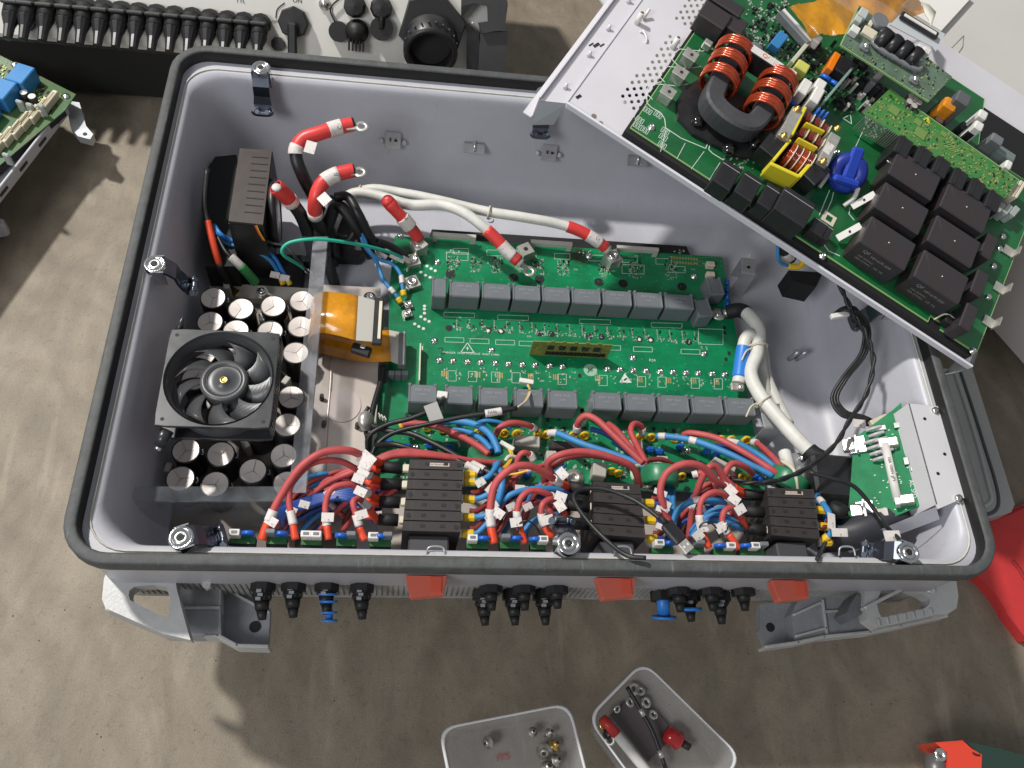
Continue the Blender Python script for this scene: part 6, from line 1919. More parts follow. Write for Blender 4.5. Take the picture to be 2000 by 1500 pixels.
# ---------------------------------------------------------------- power board
pb = thing('power_board', 'green power board with copper coils and black relays on the steel tray', 'circuit board', TF.w(PX0, PY0, .01))
pz = .014
BW = .40
x6, y6 = tp(1908, 690, pz); xn, yn = tp(1500, 446, pz); xm, ym = tp(1850, 660, pz)
pts = [(PX0, PY0), (xn - .010, PY0), (xn - .010, PY0 + .012), (xn + .012, PY0 + .012), (xn + .012, PY0), (xm - .030, PY0), (xm - .030, PY0 + .010), (xm - .012, PY0 + .010), (xm - .012, PY0), (x6, PY0), (x6 + .004, PY0 + .30), (x6 - .10, PY0 + .30), (x6 - .12, BW), (PX0, BW)]
PBM = mat('pcb_tray_green', (.010, .12, .035), .3, var=.3, vs=22, bump=.1, bs=900, coat=.35)
MB(TF).prism(pts, pz - .002, pz - .0002).build('board', PCBE, pb)
ins = [(x + (.0012 if x < .3 else -.0012), y + (.0014 if y < .1 else -.001)) for x, y in pts]
MB(TF).prism(ins, pz - .001, pz).build('board_face', PBM, pb)
MB(TF).box(PX0 - .004, x6 - .004, .003, PY0 + .02, .0005, pz - .003).build('black_insulator', BLKM, pb)
MB(TF).box(PX0 - .004, x6 - .004, PY0 + .03, BW - .01, .0005, pz - .004).build('insulating_sheet', BLKM, pb)


def pbox(u, v, w, d, h, m, name, rot=0, z0=pz, c=.0015, par=None, label=None):
    """part whose top centre sits at pixel u, v"""
    x, y = tp(u, v, z0 + h)
    return MB(TF).obox((x, y, z0 + h / 2), (w, d, h), rot, c).build(name, m, par or pb, label)


# big relays
HR = .040
ups = {}
xa, ya = tp(1736, 474, pz + HR); xb, yb = tp(1840, 540, pz + HR); xc, yc = tp(1762, 404, pz + HR); xd, yd = tp(1784, 338, pz + HR)
dxc = xb - xa; rows = [(xa, ya), (xc, yc), (xd, yd)]
dyr = (yd - ya) / 2
for c_ in range(2):
    for r_ in range(3):
        x = xa + dxc * c_ + (xd - xa) / 2 * r_ * .6; y = ya + dyr * r_ + (yb - ya) * c_
        w, d = dxc * .85, dyr * .76
        o = MB(TF).obox((x, y, pz + HR / 2), (w, d, HR), 0, .0016).build('relay', RELAY, pb)
        MB(TF).cyl((x, y, pz + HR), (x, y, pz + HR + .0005), .0009, n=8).build('vent_dot', WHITEP, o)
        if r_ == 0:
            Ff = facing(te, tn, TF.w(x, y - d / 2, pz + HR / 2))
            Ff = Frame(TF.w(x, y - d / 2, pz + HR * .5), te, tn, te.cross(tn))
            text('HF167F-200', .0058, Ff, .006, .008, .0004, 0, GREYINK, pb); text('QF', .0075, Ff, -.016, .010, .0004, 0, GREYINK, pb)
            text('16A 250VAC', .0042, Ff, -.010, -.001, .0004, 0, GREYINK, pb); text('20A 277VAC', .0042, Ff, -.010, -.007, .0004, 0, GREYINK, pb); text('CE  UL', .0048, Ff, .012, -.006, .0004, 0, GREYINK, pb)
# small relays behind
for u, v in ((1766, 285), (1804, 305), (1840, 325), (1874, 348), (1908, 368), (1942, 392)):
    x, y = tp(u, v, pz + .042); 
    b = MB(TF); b.obox((x, y, pz + .021), (.0205, .030, .042), 0, .0014); b.obox((x - .0045, y, pz + .0423), (.004, .0295, .0010), 0, .0003)
    b.build('small_relay', BLKP, pb)
    MB(TF).tube([(x - .006, y - .0175, pz + .024), (x + .010, y - .0175, pz + .020)], .0011, 6).build('relay_lead', TIN, pb)
for i, (u, v) in enumerate(((1932, 480), (1914, 552), (1893, 618))):
    pbox(u, v, .016, .038, .030, RELAY, 'side_relay')
    x, y = tp(u + 36, v + 6, pz + .004)
    b = MB(TF); b.box(x - .004, x + .012, y - .007, y + .007, pz + .001, pz + .0025); b.box(x + .010, x + .012, y - .007, y + .007, pz, pz + .014)
    b.build('edge_terminal', TIN, pb)
pbox(1870, 628, .030, .016, .014, BLKP, 'terminal_block')
x, y = tp(1852, 622, pz + .01); MB(TF).tube([(x - .012, y - .006, pz + .001), (x - .006, y + .002, pz + .012), (x + .008, y + .001, pz + .012), (x + .010, y - .006, pz + .002)], .0012, 6).build('jumper_wire', CREAM, pb)
# white blade terminals beside the relays
for u, v in ((1690, 388), (1662, 450)):
    x, y = tp(u, v, pz + .020)
    R_ = Matrix.Rotation(math.radians(18), 3, 'Z') @ Matrix.Rotation(math.radians(-60), 3, 'X')
    o = MB(TF).obox((x, y, pz + .016), (.009, .032, .0012), Matrix.Rotation(math.radians(-32), 3, 'Z') @ Matrix.Rotation(math.radians(30), 3, 'X'), .0004).build('blade_terminal', WHITEP, pb)
    MB(TF).ball((x, y, pz + .0175), .0016, 8, 5).build('blade_hole', BLKM, o)

# front row of black block capacitors
fr = [(1424, 336, .026, .038, .028), (1466, 358, .026, .038, .028), (1506, 378, .020, .036, .026), (1556, 398, .044, .040, .034), (1602, 438, .020, .022, .020), (1616, 448, .016, .020, .018)]
for i, (u, v, w, d, h) in enumerate(fr):
    x, y = tp(u, v, pz + h)
    b = MB(TF); b.obox((x, y - .004, pz + h / 2), (w, d, h), 0, .0014)
    o = b.build('block_capacitor', BLKP, pb)
    MB(TF).box(x - w / 2 + .001, x + w / 2 - .001, y + d * .18, y + d * .18 + .0009, pz + h, pz + h + .0005).build('edge_line', GREYINK, o)
for u, v in ((1625, 430),):
    x, y = tp(u, v, pz + .006)
    b = MB(TF); b.box(x - .012, x + .006, y - .004, y + .012, pz, pz + .0012); b.build('cream_frame', CREAM, pb)
    MB(TF).box(x - .007, x + .001, y, y + .008, pz + .0012, pz + .0016).build('frame_opening', PCBD, pb)

# steel terminal clamps on the left edge
for u, v in ((1350, 106), (1330, 140), (1306, 178)):
    x, y = tp(u, v, pz + .016)
    b = MB(TF); s = .0095
    b.box(x - s, x + s, y - s * .85, y + s * .85, pz + .0148, pz + .016, .0004); b.box(x - s, x + s, y - s * .85, y - s * .85 + .0012, pz, pz + .015)
    b.box(x - s, x - s + .0012, y - s * .85, y + s * .85, pz, pz + .015); b.box(x + s - .0012, x + s, y - s * .85, y + s * .85, pz, pz + .015)
    o = b.build('terminal_clamp', TIN, pb)
    MB(TF).cyl((x + .001, y, pz + .016), (x + .001, y, pz + .0164), .0024, n=12).build('clamp_hole', BROWNP, o)
# traces round the clamps
b = MB(TF)


def trc(b, pp, w=.0012, m=None):
    for i in range(len(pp) - 1):
        a_ = Vector((*tp(*pp[i], pz), pz + .0002)); c_ = Vector((*tp(*pp[i + 1], pz), pz + .0002)); d = c_ - a_
        b.obox((a_ + c_) / 2, (d.length + w * .5, w, .0003), math.degrees(math.atan2(d.y, d.x)))


for dx, dy in ((0, 0), (-24, 34), (-48, 68)):
    trc(b, [(1392 + dx, 96 + dy), (1370 + dx, 100 + dy), (1328 + dx, 96 + dy), (1316 + dx, 104 + dy), (1312 + dx, 116 + dy), (1322 + dx, 126 + dy)], .0010)
trc(b, [(1290, 160), (1268, 166), (1262, 178), (1264, 202), (1272, 210), (1290, 220), (1298, 232), (1300, 250), (1330, 270), (1378, 290), (1384, 276)], .0010)
trc(b, [(1388, 276), (1384, 292), (1392, 300), (1428, 322)], .0010)
trc(b, [(1620, 372), (1600, 420)], .0012); trc(b, [(1628, 376), (1624, 392), (1610, 424)], .0010); trc(b, [(1660, 405), (1658, 418), (1668, 430)], .0010); trc(b, [(1608, 476), (1618, 490), (1640, 500)], .0010)
trc(b, [(1688, 250), (1660, 310)], .0008); trc(b, [(1300, 255), (1290, 296)], .0007); trc(b, [(1338, 280), (1322, 310)], .0007); trc(b, [(1375, 296), (1350, 330)], .0007); trc(b, [(1406, 318), (1385, 352)], .0007)
b.build('silkscreen_lines', SILK, pb, kind='stuff')
# comb shaped silk pattern at the lower left corner
b = MB(TF)
for gx, gy in ((1236, 246), (1250, 254), (1256, 216), (1276, 224), (1286, 268), (1284, 283), (1290, 256), (1240, 234)):
    for k in range(3):
        x, y = tp(gx + k * 5, gy + k * 3.4, pz)
        for (dx0, dy0, dx1, dy1) in ((0, 0, .0024, 0), (.0024, 0, .0024, .008), (0, .008, .0024, .008), (0, 0, 0, .008)):
            b.box(x + min(dx0, dx1) - .0003, x + max(dx0, dx1) + .0003, y + min(dy0, dy1) - .0003, y + max(dy0, dy1) + .0003, pz, pz + .0003)
b.build('comb_print', SILK, pb, kind='stuff')


def tscrew(u, v, r=.0050, z=pz):
    x, y = tp(u, v, z + .003)
    return MB(TF).lathe((x, y, z), [(r, 0), (r, .0009), (r * .66, .0011), (r * .64, .0036), (r * .5, .0042), (r * .26, .0042), (r * .24, .003), (.0002, .003)], 14).build('screw', STEEL, pb)


for u, v in ((1274, 246), (1357, 52), (1609, 498), (1903, 684), (1636, 296), (1488, 272)): tscrew(u, v)

# ---- twin copper coils on a black core
cl = pb
def T3(u, v, h): 
    x, y = tp(u, v, h); return Vector((x, y, h))
b = MB(TF)
x0, y0 = tp(1352, 205, pz + .004); 
b.prism([tp(u, v, pz + .004) for u, v in ((1322, 196), (1336, 172), (1375, 150), (1500, 215), (1515, 250), (1495, 296), (1468, 310), (1440, 306), (1352, 262), (1324, 232))], pz, pz + .006)
b.build('coil_base', BLKP, pb)
hC = pz + .030
A1 = T3(1400, 168, hC); B1 = T3(1440, 92, hC); A2 = T3(1486, 226, hC); B2 = T3(1524, 152, hC)
yk = MB(TF)
path = [B1, B1.lerp(A1, .5), A1, A1.lerp(A2, .10) + Vector((0, -.028, 0)), A1.lerp(A2, .5) + Vector((0, -.036, 0)), A1.lerp(A2, .90) + Vector((0, -.028, 0)), A2, A2.lerp(B2, .5), B2]
P = catmull(path, 5)
loops = []
for i, p_ in enumerate(P):
    t = (P[min(i + 1, len(P) - 1)] - P[max(i - 1, 0)]); t.z = 0; t.normalize(); s_ = Vector((-t.y, t.x, 0))
    hw, hh = .0125, .0135
    loops.append([p_ + s_ * hw + Vector((0, 0, hh - .003)), p_ + s_ * (hw - .003) + Vector((0, 0, hh)), p_ - s_ * (hw - .003) + Vector((0, 0, hh)), p_ - s_ * hw + Vector((0, 0, hh - .003)),
                  p_ - s_ * hw - Vector((0, 0, hh)), p_ + s_ * hw - Vector((0, 0, hh))])
yk.loft([[tuple(q) for q in l] for l in loops], False, cap0=True, cap1=True)
yk.build('coil_core', FERCORE, pb)
for (A_, B_) in ((A1, B1), (A2, B2)):
    ax = (B_ - A_).normalized()
    Lc = (B_ - A_).length
    for g in range(3):
        cb_ = MB(TF)
        for k in range(4):
            c_ = A_ + ax * (Lc * (.02 + g * .36) + k * .0040)
            cb_.torus(c_ + Vector((0, 0, .001 * (g % 2))), .0232 + .0010 * (k % 2) * .4, .0021, axis=ax, n=30, m=7)
        cb_.build('copper_winding', COPPER, pb)
b = MB(TF)
for u, v in ((1364, 236), (1425, 290), (1476, 280)):
    x, y = tp(u, v, pz + .01); b.ball((x, y, pz + .008), .009, 10, 6, .8)
b.build('black_glue', mat('glossy_black_glue', (.008, .008, .008), .08, coat=.8), pb, kind='stuff')
x, y = tp(1494, 118, pz + .044); o = MB(TF).obox((x, y, pz + .034), (.048, .012, .030), 0, .001).build('label_block', BLKP, pb)
MB(TF).obox((x, y, pz + .0494), (.046, .0115, .0006), 0, 0).build('white_label', PAPER, o)
text('Q/', .009, TF, x - .002, y, pz + .0500, 0, REDT, pb)

# ---- yellow and copper transformer
tx = MB(TF)
def bar(u0, v0, u1, v1, w, h, zt, m, name, c=.001, par=None):
    a_ = T3(u0, v0, zt); c_ = T3(u1, v1, zt); d = c_ - a_
    return MB(TF).obox((a_ + c_) / 2 - Vector((0, 0, h / 2)), (d.length, w, h), math.degrees(math.atan2(d.y, d.x)), c).build(name, m, par or pb)


zt_ = pz + .040
bar(1560, 212, 1530, 268, .015, .034, zt_, TIN, 'transformer_plate'); bar(1634, 262, 1608, 318, .015, .034, zt_, TIN, 'transformer_plate')
bar(1575, 208, 1548, 262, .004, .036, zt_, YELB, 'yellow_bobbin'); bar(1545, 272, 1512, 312, .004, .030, zt_ - .002, YELB, 'yellow_bobbin')
bar(1575, 238, 1612, 256, .0025, .028, zt_, YELB, 'yellow_bobbin'); bar(1560, 268, 1598, 288, .0025, .028, zt_, YELB, 'yellow_bobbin')
bar(1506, 318, 1562, 344, .005, .028, zt_ - .006, YELB, 'yellow_bobbin'); bar(1562, 344, 1590, 312, .005, .028, zt_ - .006, YELB, 'yellow_bobbin')
bar(1500, 298, 1522, 270, .026, .026, zt_ - .006, BLKP, 'transformer_core'); bar(1580, 350, 1612, 320, .022, .026, zt_ - .008, BLKP, 'transformer_core')
bar(1520, 262, 1596, 300, .012, .022, zt_ - .014, BLKP, 'transformer_core')
DCOP = mat('dark_red_enamel', (.20, .022, .018), .2, .3, var=.3, vs=100, coat=.6)
for (u, v) in ((1582, 226), (1600, 236), (1614, 248), (1570, 256), (1588, 264), (1602, 274)):
    x, y = tp(u, v, zt_ - .004)
    MB(TF).obox((x, y, zt_ - .018), (.0085, .014, .030), 0, .003).build('red_winding', DCOP, pb)
    MB(TF).box(x + .0045, x + .0060, y - .007, y + .006, zt_ - .02, zt_ - .003).build('cream_tape', CREAM, pb)
for k in range(4):
    u = 1546 + k * 12; v = 294 + k * 6
    x, y = tp(u, v, zt_ - .010)
    w_ = MB(TF)
    for j in range(3): w_.torus((x + (j - 1) * .0020, y - .001, zt_ - .018), .0145, .0012, axis=(1, 0, 0), n=22, m=6)
    w_.build('copper_winding', COPPER if k % 2 == 0 else DCOP, pb)
    w2 = MB(TF); w2.torus((x + .0035, y - .001, zt_ - .018), .0152, .0009, axis=(1, 0, 0), n=22, m=5); w2.build('cream_tape', CREAM, pb)
for u, v in ((1556, 214), (1530, 266), (1634, 252), (1607, 316)):
    x, y = tp(u, v, zt_); MB(TF).lathe((x, y, zt_), [(.0045, 0), (.0045, .0016), (.0028, .002), (.0026, .0055), (.0002, .006)], 10).build('plate_screw', BRASS, pb)
x, y = tp(1618, 290, zt_); MB(TF).obox((x, y, zt_ + .0004), (.010, .018, .0006), -4).build('white_label', PAPER, pb)
for k, (u, v) in enumerate(((1600, 214), (1608, 218), (1616, 222))):
    x, y = tp(u, v, zt_); MB(TF).lathe((x, y, zt_ - .004), [(.0002, .006), (.0018, .004), (.0022, -.004), (.0018, -.010)], 10, axis=(0, .35, .9)).build('blue_bead', BDISC, pb)

# ---- blue toroid choke
q = T3(1655, 338, pz + .020)
o = MB(TF).torus(q, .0165, .0098, axis=(.10, -.55, .8), n=28, m=10).build('toroid', mat('deep_blue_plastic', (.012, .03, .26), .42, var=.2, vs=60), pb)
b = MB(TF)
R_ = Matrix.Rotation(math.radians(20), 3, 'Z') @ Matrix.Rotation(math.radians(35), 3, 'X')
b.obox(q + Vector((0, 0, .008)), (.017, .056, .007), R_, .003)
b.obox(q + Vector((0, -.018, .004)), (.036, .010, .018), R_, .003); b.obox(q + Vector((0, .020, .000)), (.036, .010, .018), R_, .003)
b.build('blue_clip', BLUEP, o)
for pp in (((1628, 330), (1615, 345), (1600, 366)), ((1676, 368), (1668, 386), (1648, 402))):
    MB(TF).tube([T3(*pp[0], pz + .018), T3(*pp[1], pz + .014), T3(*pp[2], pz + .003)], .0030, 10).build('white_lead', WHTC, o)

# ---- small parts at the back of the board
for (u, v, w, d, h, m, nm, r_) in ((1398, 28, .040, .030, .030, RELAY, 'relay', 0), (1440, 46, .026, .028, .026, RELAY, 'relay', 0), (1420, 4, .05, .02, .03, RELAY, 'relay', 0),
                                   (1544, 148, .013, .026, .030, WHITEP, 'white_capacitor', 0), (1574, 168, .013, .026, .030, WHITEP, 'white_capacitor', 0), (1598, 184, .013, .028, .032, WHITEP, 'white_capacitor', 0), (1604, 164, .014, .018, .028, WHITEP, 'white_capacitor', 0),
                                   (1569, 128, .018, .016, .022, mat('pale_yellow_box', (.55, .55, .12), .4), 'yellow_box', 0), (1524, 76, .015, .030, .014, mat('mid_blue_box', (.03, .20, .45), .4), 'blue_box', -6),
                                   (1590, 60, .012, .018, .020, WHITEP, 'white_plug', -5), (1598, 74, .012, .014, .020, WHITEP, 'white_plug', -5), (1630, 118, .010, .034, .020, mat('orange_tape', (.80, .20, .01), .3), 'orange_coil', 0),
                                   (1652, 128, .022, .030, .018, BLKP, 'black_box', 0), (1385, 82, .012, .010, .012, TIN, 'small_clamp', 0)):
    o = pbox(u, v, w, d, h, m, nm, r_)
    if nm == 'white_capacitor':
        x, y = tp(u, v, pz + h); Ff = Frame(TF.w(x, y - d / 2, pz + h * .55), te, tn, te.cross(tn)); text('X2', .006, Ff, 0, 0, .0004, 0, GREYINK, pb)
for u, v in ((1614, 150), (1632, 162)):
    x, y = tp(u, v, pz + .014); MB(TF).cyl((x, y - .002, pz + .010), (x, y + .002, pz + .013), .0085, n=18).build('blue_disc', BDISC, pb)
for u, v in ((1546, 190), (1550, 200)):
    x, y = tp(u, v, pz + .014); MB(TF).cyl((x, y - .002, pz + .010), (x, y + .002, pz + .013), .0045, n=14).build('blue_disc', BDISC, pb)
x, y = tp(1432, 80, pz + .02); MB(TF).ball((x, y, pz + .016), .011, 14, 8, .5).build('grey_disc', GREYP, pb)
x, y = tp(1478, 92, pz + .02); MB(TF).ball((x, y, pz + .016), .011, 14, 8, .5).build('grey_disc', GREYP, pb)
# long flat cable connector
o = bar(1526, 20, 1582, 82, .010, .012, pz + .016, GREYP, 'flat_connector'); bar(1531, 17, 1587, 78, .004, .003, pz + .019, WHITEP, 'locking_bar', .0006, o)
b = MB(TF)
for k in range(22):
    p_ = T3(1521 + k * 2.55, 25 + k * 2.85, pz + .001); b.box(p_.x - .0005, p_.x + .0005, p_.y - .006, p_.y + .001, pz, pz + .003)
b.build('connector_pin', TIN, o, kind='stuff')
bar(1666, 132, 1612, 196, .0035, .022, pz + .030, mat('pale_green_fin', (.20, .30, .26), .3), 'glass_fin', .0006)
# fine parts scattered at the back
b1 = MB(TF); b2 = MB(TF); b3 = MB(TF)
def tsm(b_, u0, v0, u1, v1, n, lo=.001, hi=.003, h=.0012, z=pz):
    for _ in range(n):
        x, y = tp(random.uniform(u0, u1), random.uniform(v0, v1), z); w = random.uniform(lo, hi); d = w * random.choice((.6, 1, 1.7))
        b_.box(x - w / 2, x + w / 2, y - d / 2, y + d / 2, z, z + h * random.uniform(.6, 1.6))
for k in range(16):
    x, y = tp(1480 + k * 3, 60 + (k % 4) * 10, pz)
tsm(b1, 1455, 2, 1540, 120, 240); tsm(b2, 1455, 2, 1540, 120, 60, .002, .005, .003); tsm(b1, 1540, 90, 1720, 220, 260); tsm(b2, 1540, 90, 1700, 220, 90, .003, .007, .008); tsm(b3, 1640, 150, 1720, 230, 24, .003, .005, .012)
tsm(b1, 1690, 210, 1740, 270, 120); tsm(b1, 1410, 300, 1490, 330, 30)
b1.build('solder_pads', MC['pale_solder'], pb, kind='stuff'); b2.build('small_chips', BLKP, pb, kind='stuff'); b3.build('small_cans', ALTOP, pb, kind='stuff')
# black board connector strips
bar(1590, 70, 1548, 120, .006, .012, pz + .014, mat('tall_cream_header', (.5, .5, .4), .5), 'pin_header')
tri_m = mat('green_print', (.25, .45, .30), .6)
x, y = tp(1657, 232, pz)
b = MB(TF)
for i in range(3):
    P = [Vector((x, y + .008, pz)), Vector((x - .007, y - .005, pz)), Vector((x + .007, y - .005, pz))]
    a_, c_ = P[i], P[(i + 1) % 3]; d = c_ - a_; b.obox((a_ + c_) / 2 + Vector((0, 0, .0003)), (d.length, .0009, .0004), math.degrees(math.atan2(d.y, d.x)))
b.build('warning_triangle', SILK, pb)

# ---------------------------------------------------------------- green control board standing behind the relays
cbd = thing('control_board', 'bright green board of chips and traces mounted behind the row of small relays', 'circuit board', TF.w(.5, .22, .04))
zc = pz + .034
P = [tp(u, v, zc) for u, v in ((1736, 172), (1744, 176), (1992, 350), (1952, 388), (1690, 228), (1702, 218))]
P = [tp(u, v, zc) for u, v in ((1737, 174), (1990, 352), (1962, 388), (1686, 222))]
x0, y0 = P[0]; x1, y1 = P[1]
def CB(s_, t, z=0):   # s along the back edge, t towards the front
    a_ = Vector(P[0]).lerp(Vector(P[1]), s_); c_ = Vector(P[3]).lerp(Vector(P[2]), s_); q = a_.lerp(c_, t); return Vector((q.x, q.y, zc + z))
CBM = mat('control_board_green', (.012, .20, .045), .3, c2=(.10, .22, .05), vs=70, coat=.3)
MB(TF).prism([tuple(CB(s_, t).xy) for s_, t in ((0, 0), (1, 0), (1, 1), (0, 1))], zc - .0018, zc).build('board', CBM, cbd)
a_ = CB(0, -.01); c_ = CB(1, -.01); d = c_ - a_
MB(TF).obox((a_ + c_) / 2 - Vector((0, 0, .001)), (d.length, .0012, .0022), math.degrees(math.atan2(d.y, d.x))).build('board_edge', PCBE, cbd)
ca = math.degrees(math.atan2(d.y, d.x))
g = MB(TF); k_ = MB(TF)
for _ in range(520):
    s_ = random.random(); t = random.uniform(.05, .95)
    p_ = CB(s_, t); w = random.uniform(.0007, .0022)
    (g if random.random() < .75 else k_).obox(p_ + Vector((0, 0, .0004)), (w, w * random.choice((.5, 1, 2)), .0008), ca)
g.build('solder_pads', mat('yellow_green_pads', (.38, .42, .16), .45, .3), cbd, kind='stuff'); k_.build('chip_resistors', MC['chip_dark'], cbd, kind='stuff')
for s_, t, w in ((.12, .45, .014), (.28, .35, .010), (.34, .6, .016), (.45, .2, .008)):
    MB(TF).obox(CB(s_, t, .0006), (w, w, .0014), ca, .0003).build('square_pad', mat('pad_olive', (.16, .26, .07), .5), cbd)
for k in range(7):
    MB(TF).obox(CB(.5 + k * .018, .42, .0006), (.0006, .016, .0003), ca - 35).build('trace_line', mat('trace_yellow', (.30, .42, .10), .5), cbd)
for k in range(18): pass
p_ = b = None
b = MB(TF)
for k in range(26):
    b.obox(CB(.02 + k * .0135, 1.02, -.014), (.0011, .0011, .028), ca)
b.build('connector_pin', TIN, cbd, kind='stuff')
p_ = CB(.31, .12, .0006); b = MB(TF); b.prism([(p_.x, p_.y + .006), (p_.x - .0055, p_.y - .003), (p_.x + .0055, p_.y - .003)], zc, zc + .0005); b.build('warning_triangle', YELB, cbd)
# black row of standing parts between both boards
for k in range(10):
    u = 1700 + k * 11; v = 130 + k * 8.5
    pbox(u + 8, v + 28, .009, .010, .022, BLKP if k % 3 else GREYP, 'black_can')
for u, v in ((1780, 188), (1788, 194), (1777, 198), (1795, 200), (1786, 206)):
    x, y = tp(u, v, pz + .040); o = MB(TF).cyl((x, y, pz), (x, y, pz + .040), .0048, n=14).build('small_can', BLKP, pb); MB(TF).cyl((x, y, pz + .040), (x, y, pz + .0405), .0044, n=14).build('can_top', ALTOP, o)
# orange taped transformers and white plugs behind the control board
def tall(u, v, w, d, h, m, nm, rot=0, par=None): return pbox(u, v, w, d, h, m, nm, rot, pz, .002, par)
o = tall(1884, 190, .020, .020, .062, mat('core_grey', (.10, .105, .11), .5), 'ferrite_core'); 
x, y = tp(1862, 204, pz + .05); MB(TF).obox((x - .003, y, pz + .034), (.020, .018, .034), 0, .003).build('orange_tape', mat('orange_tape_2', (.75, .27, .02), .25, var=.3, vs=80), o)
tall(1842, 206, .012, .018, .034, BLKP, 'black_can'); tall(1838, 228, .014, .016, .030, mat('brown_part', (.14, .07, .05), .5), 'brown_part')
for u, v in ((1922, 222), (1914, 244)): 
    o = tall(u, v, .013, .014, .050, WHITEP, 'white_plug')
tall(1904, 250, .012, .02, .040, BLKP, 'black_can'); tall(1895, 262, .012, .012, .030, TIN, 'steel_part'); tall(1888, 246, .014, .014, .026, BLKP, 'black_can')
tall(1950, 270, .018, .014, .046, GREYP, 'grey_block'); tall(1964, 296, .034, .014, .030, mat('grey_green_block', (.15, .19, .18), .5), 'grey_block'); tall(1972, 320, .010, .014, .034, WHITEP, 'white_plug')
# cream ribbed connectors at the right end of the board
for k in range(5):
    a_ = T3(1972 + k * 7, 352 + k * 2, pz + .030); 
    MB(TF).obox((a_.x, a_.y - .008, pz + .014), (.0040, .034, .028), -8, .0008).build('pin_socket', CREAM, pb)
for k in range(3):
    a_ = T3(1958 + k * 14, 402 + k * 4, pz + .022); MB(TF).obox((a_.x, a_.y, pz + .010), (.0085, .018, .020), -14, .001).build('grey_latch', mat('latch_grey', (.34, .37, .36), .45), pb)
for u, v in ((1962, 460), (1956, 484), (1944, 518), (1934, 578)):
    x, y = tp(u, v, pz + .004); MB(TF).lathe((x, y, pz), [(.0045, 0), (.004, .003), (.002, .004), (.0002, .003)], 10).build('screw', STEEL, pb)

# ---------------------------------------------------------------- pale upper board with four black tubes
ub = thing('interface_board', 'pale green upper board with four black tubes and a flat cable socket', 'circuit board', TF.w(.42, .33, .05))
zu = pz + .050
P = [tp(u, v, zu) for u, v in ((1678, 10), (1860, 150), (1814, 198), (1642, 88))]
MB(TF).prism(P, zu - .0018, zu).build('board', PCBP, ub)
def U3(u, v, h=0): x, y = tp(u, v, zu + h); return Vector((x, y, zu + h))
a_ = Vector((*P[3], zu - .001)); c_ = Vector((*P[2], zu - .001)); d = c_ - a_; ua = math.degrees(math.atan2(d.y, d.x))
MB(TF).obox((a_ + c_) / 2, (d.length, .0013, .0024), ua).build('board_edge', PCBE, ub)
a_ = Vector((*P[3], zu - .001)); c_ = Vector((*P[0], zu - .001)); d = c_ - a_
MB(TF).obox((a_ + c_) / 2, (d.length, .0013, .0024), math.degrees(math.atan2(d.y, d.x))).build('board_edge', PCBE, ub)
tb = None
for k in range(4):
    top = U3(1738 + k * 20, 62 + k * 12, .016); 
    base = top + Vector((-.004, -.020, -.013))
    o = MB(TF).cyl(base, top, .0078, .0082, 18).build('black_tube', BLKP, ub)
    MB(TF).cyl(top, top + (top - base).normalized() * .0003, .0055, n=16).build('tube_mouth', BLKM, o)
gp = MB(TF); gp.tube([U3(1710, 72, .004), U3(1706, 84, .004), U3(1722, 98, .005), U3(1752, 116, .005), U3(1780, 132, .005), U3(1796, 136, .004), U3(1800, 122, .004)], .0034, 8)
gp.build('clear_holder', POLY, ub)
for k in range(5):
    p_ = U3(1722 + k * 15, 104 + k * 8.5, 0); MB(TF).obox(p_ + Vector((0, 0, .002)), (.012, .006, .004), ua, .001).build('clear_foot', POLY, ub)
for u, v in ((1686, 96), (1782, 160)):
    p_ = U3(u, v, 0); o = MB(TF).obox(p_ + Vector((0, 0, .003)), (.014, .010, .006), ua, .002).build('clear_lug', POLY, ub); MB(TF).lathe(p_ + Vector((0, 0, .006)), [(.0045, 0), (.004, .003), (.0002, .004)], 10).build('lug_screw', STEEL, o)
for (u, v, w, d, h, m, nm) in ((1672, 56, .012, .012, .010, WHITEP, 'white_plug'), (1700, 62, .020, .016, .006, CREAM, 'cream_cell_holder'), (1688, 24, .012, .016, .014, mat('pale_part', (.45, .48, .46), .4), 'pale_part'),
                               (1678, 36, .010, .010, .012, MC['pale_part'], 'pale_part'), (1727, 58, .008, .008, .008, TIN, 'silver_can'), (1800, 92, .010, .010, .008, WHITEP, 'white_plug'), (1812, 98, .010, .010, .010, WHITEP, 'white_plug'), (1702, 44, .006, .010, .008, CREAM, 'cream_part')):
    p_ = U3(u, v, h); MB(TF).obox((p_.x, p_.y, zu + h / 2), (w, d, h), ua, .001).build(nm, m, ub)
p_ = U3(1719, 40, .010); MB(TF).cyl((p_.x, p_.y, zu), (p_.x, p_.y, zu + .012), .0115, n=22).build('buzzer', GREYP, ub)
w1 = MB(TF); k1 = MB(TF)
for _ in range(230):
    s_ = random.random(); t = random.random()
    a2 = Vector(P[0]).lerp(Vector(P[1]), s_); c2 = Vector(P[3]).lerp(Vector(P[2]), s_); q = a2.lerp(c2, t); w = random.uniform(.0008, .0022)
    if s_ < .7 and random.random() < .4: continue
    (w1 if random.random() < .6 else k1).obox((q.x, q.y, zu + .0005), (w, w * random.choice((.5, 1, 2)), .001), ua)
w1.build('solder_pads', MC['yellow_green_pads'], ub, kind='stuff'); k1.build('small_chips', BLKP, ub, kind='stuff')
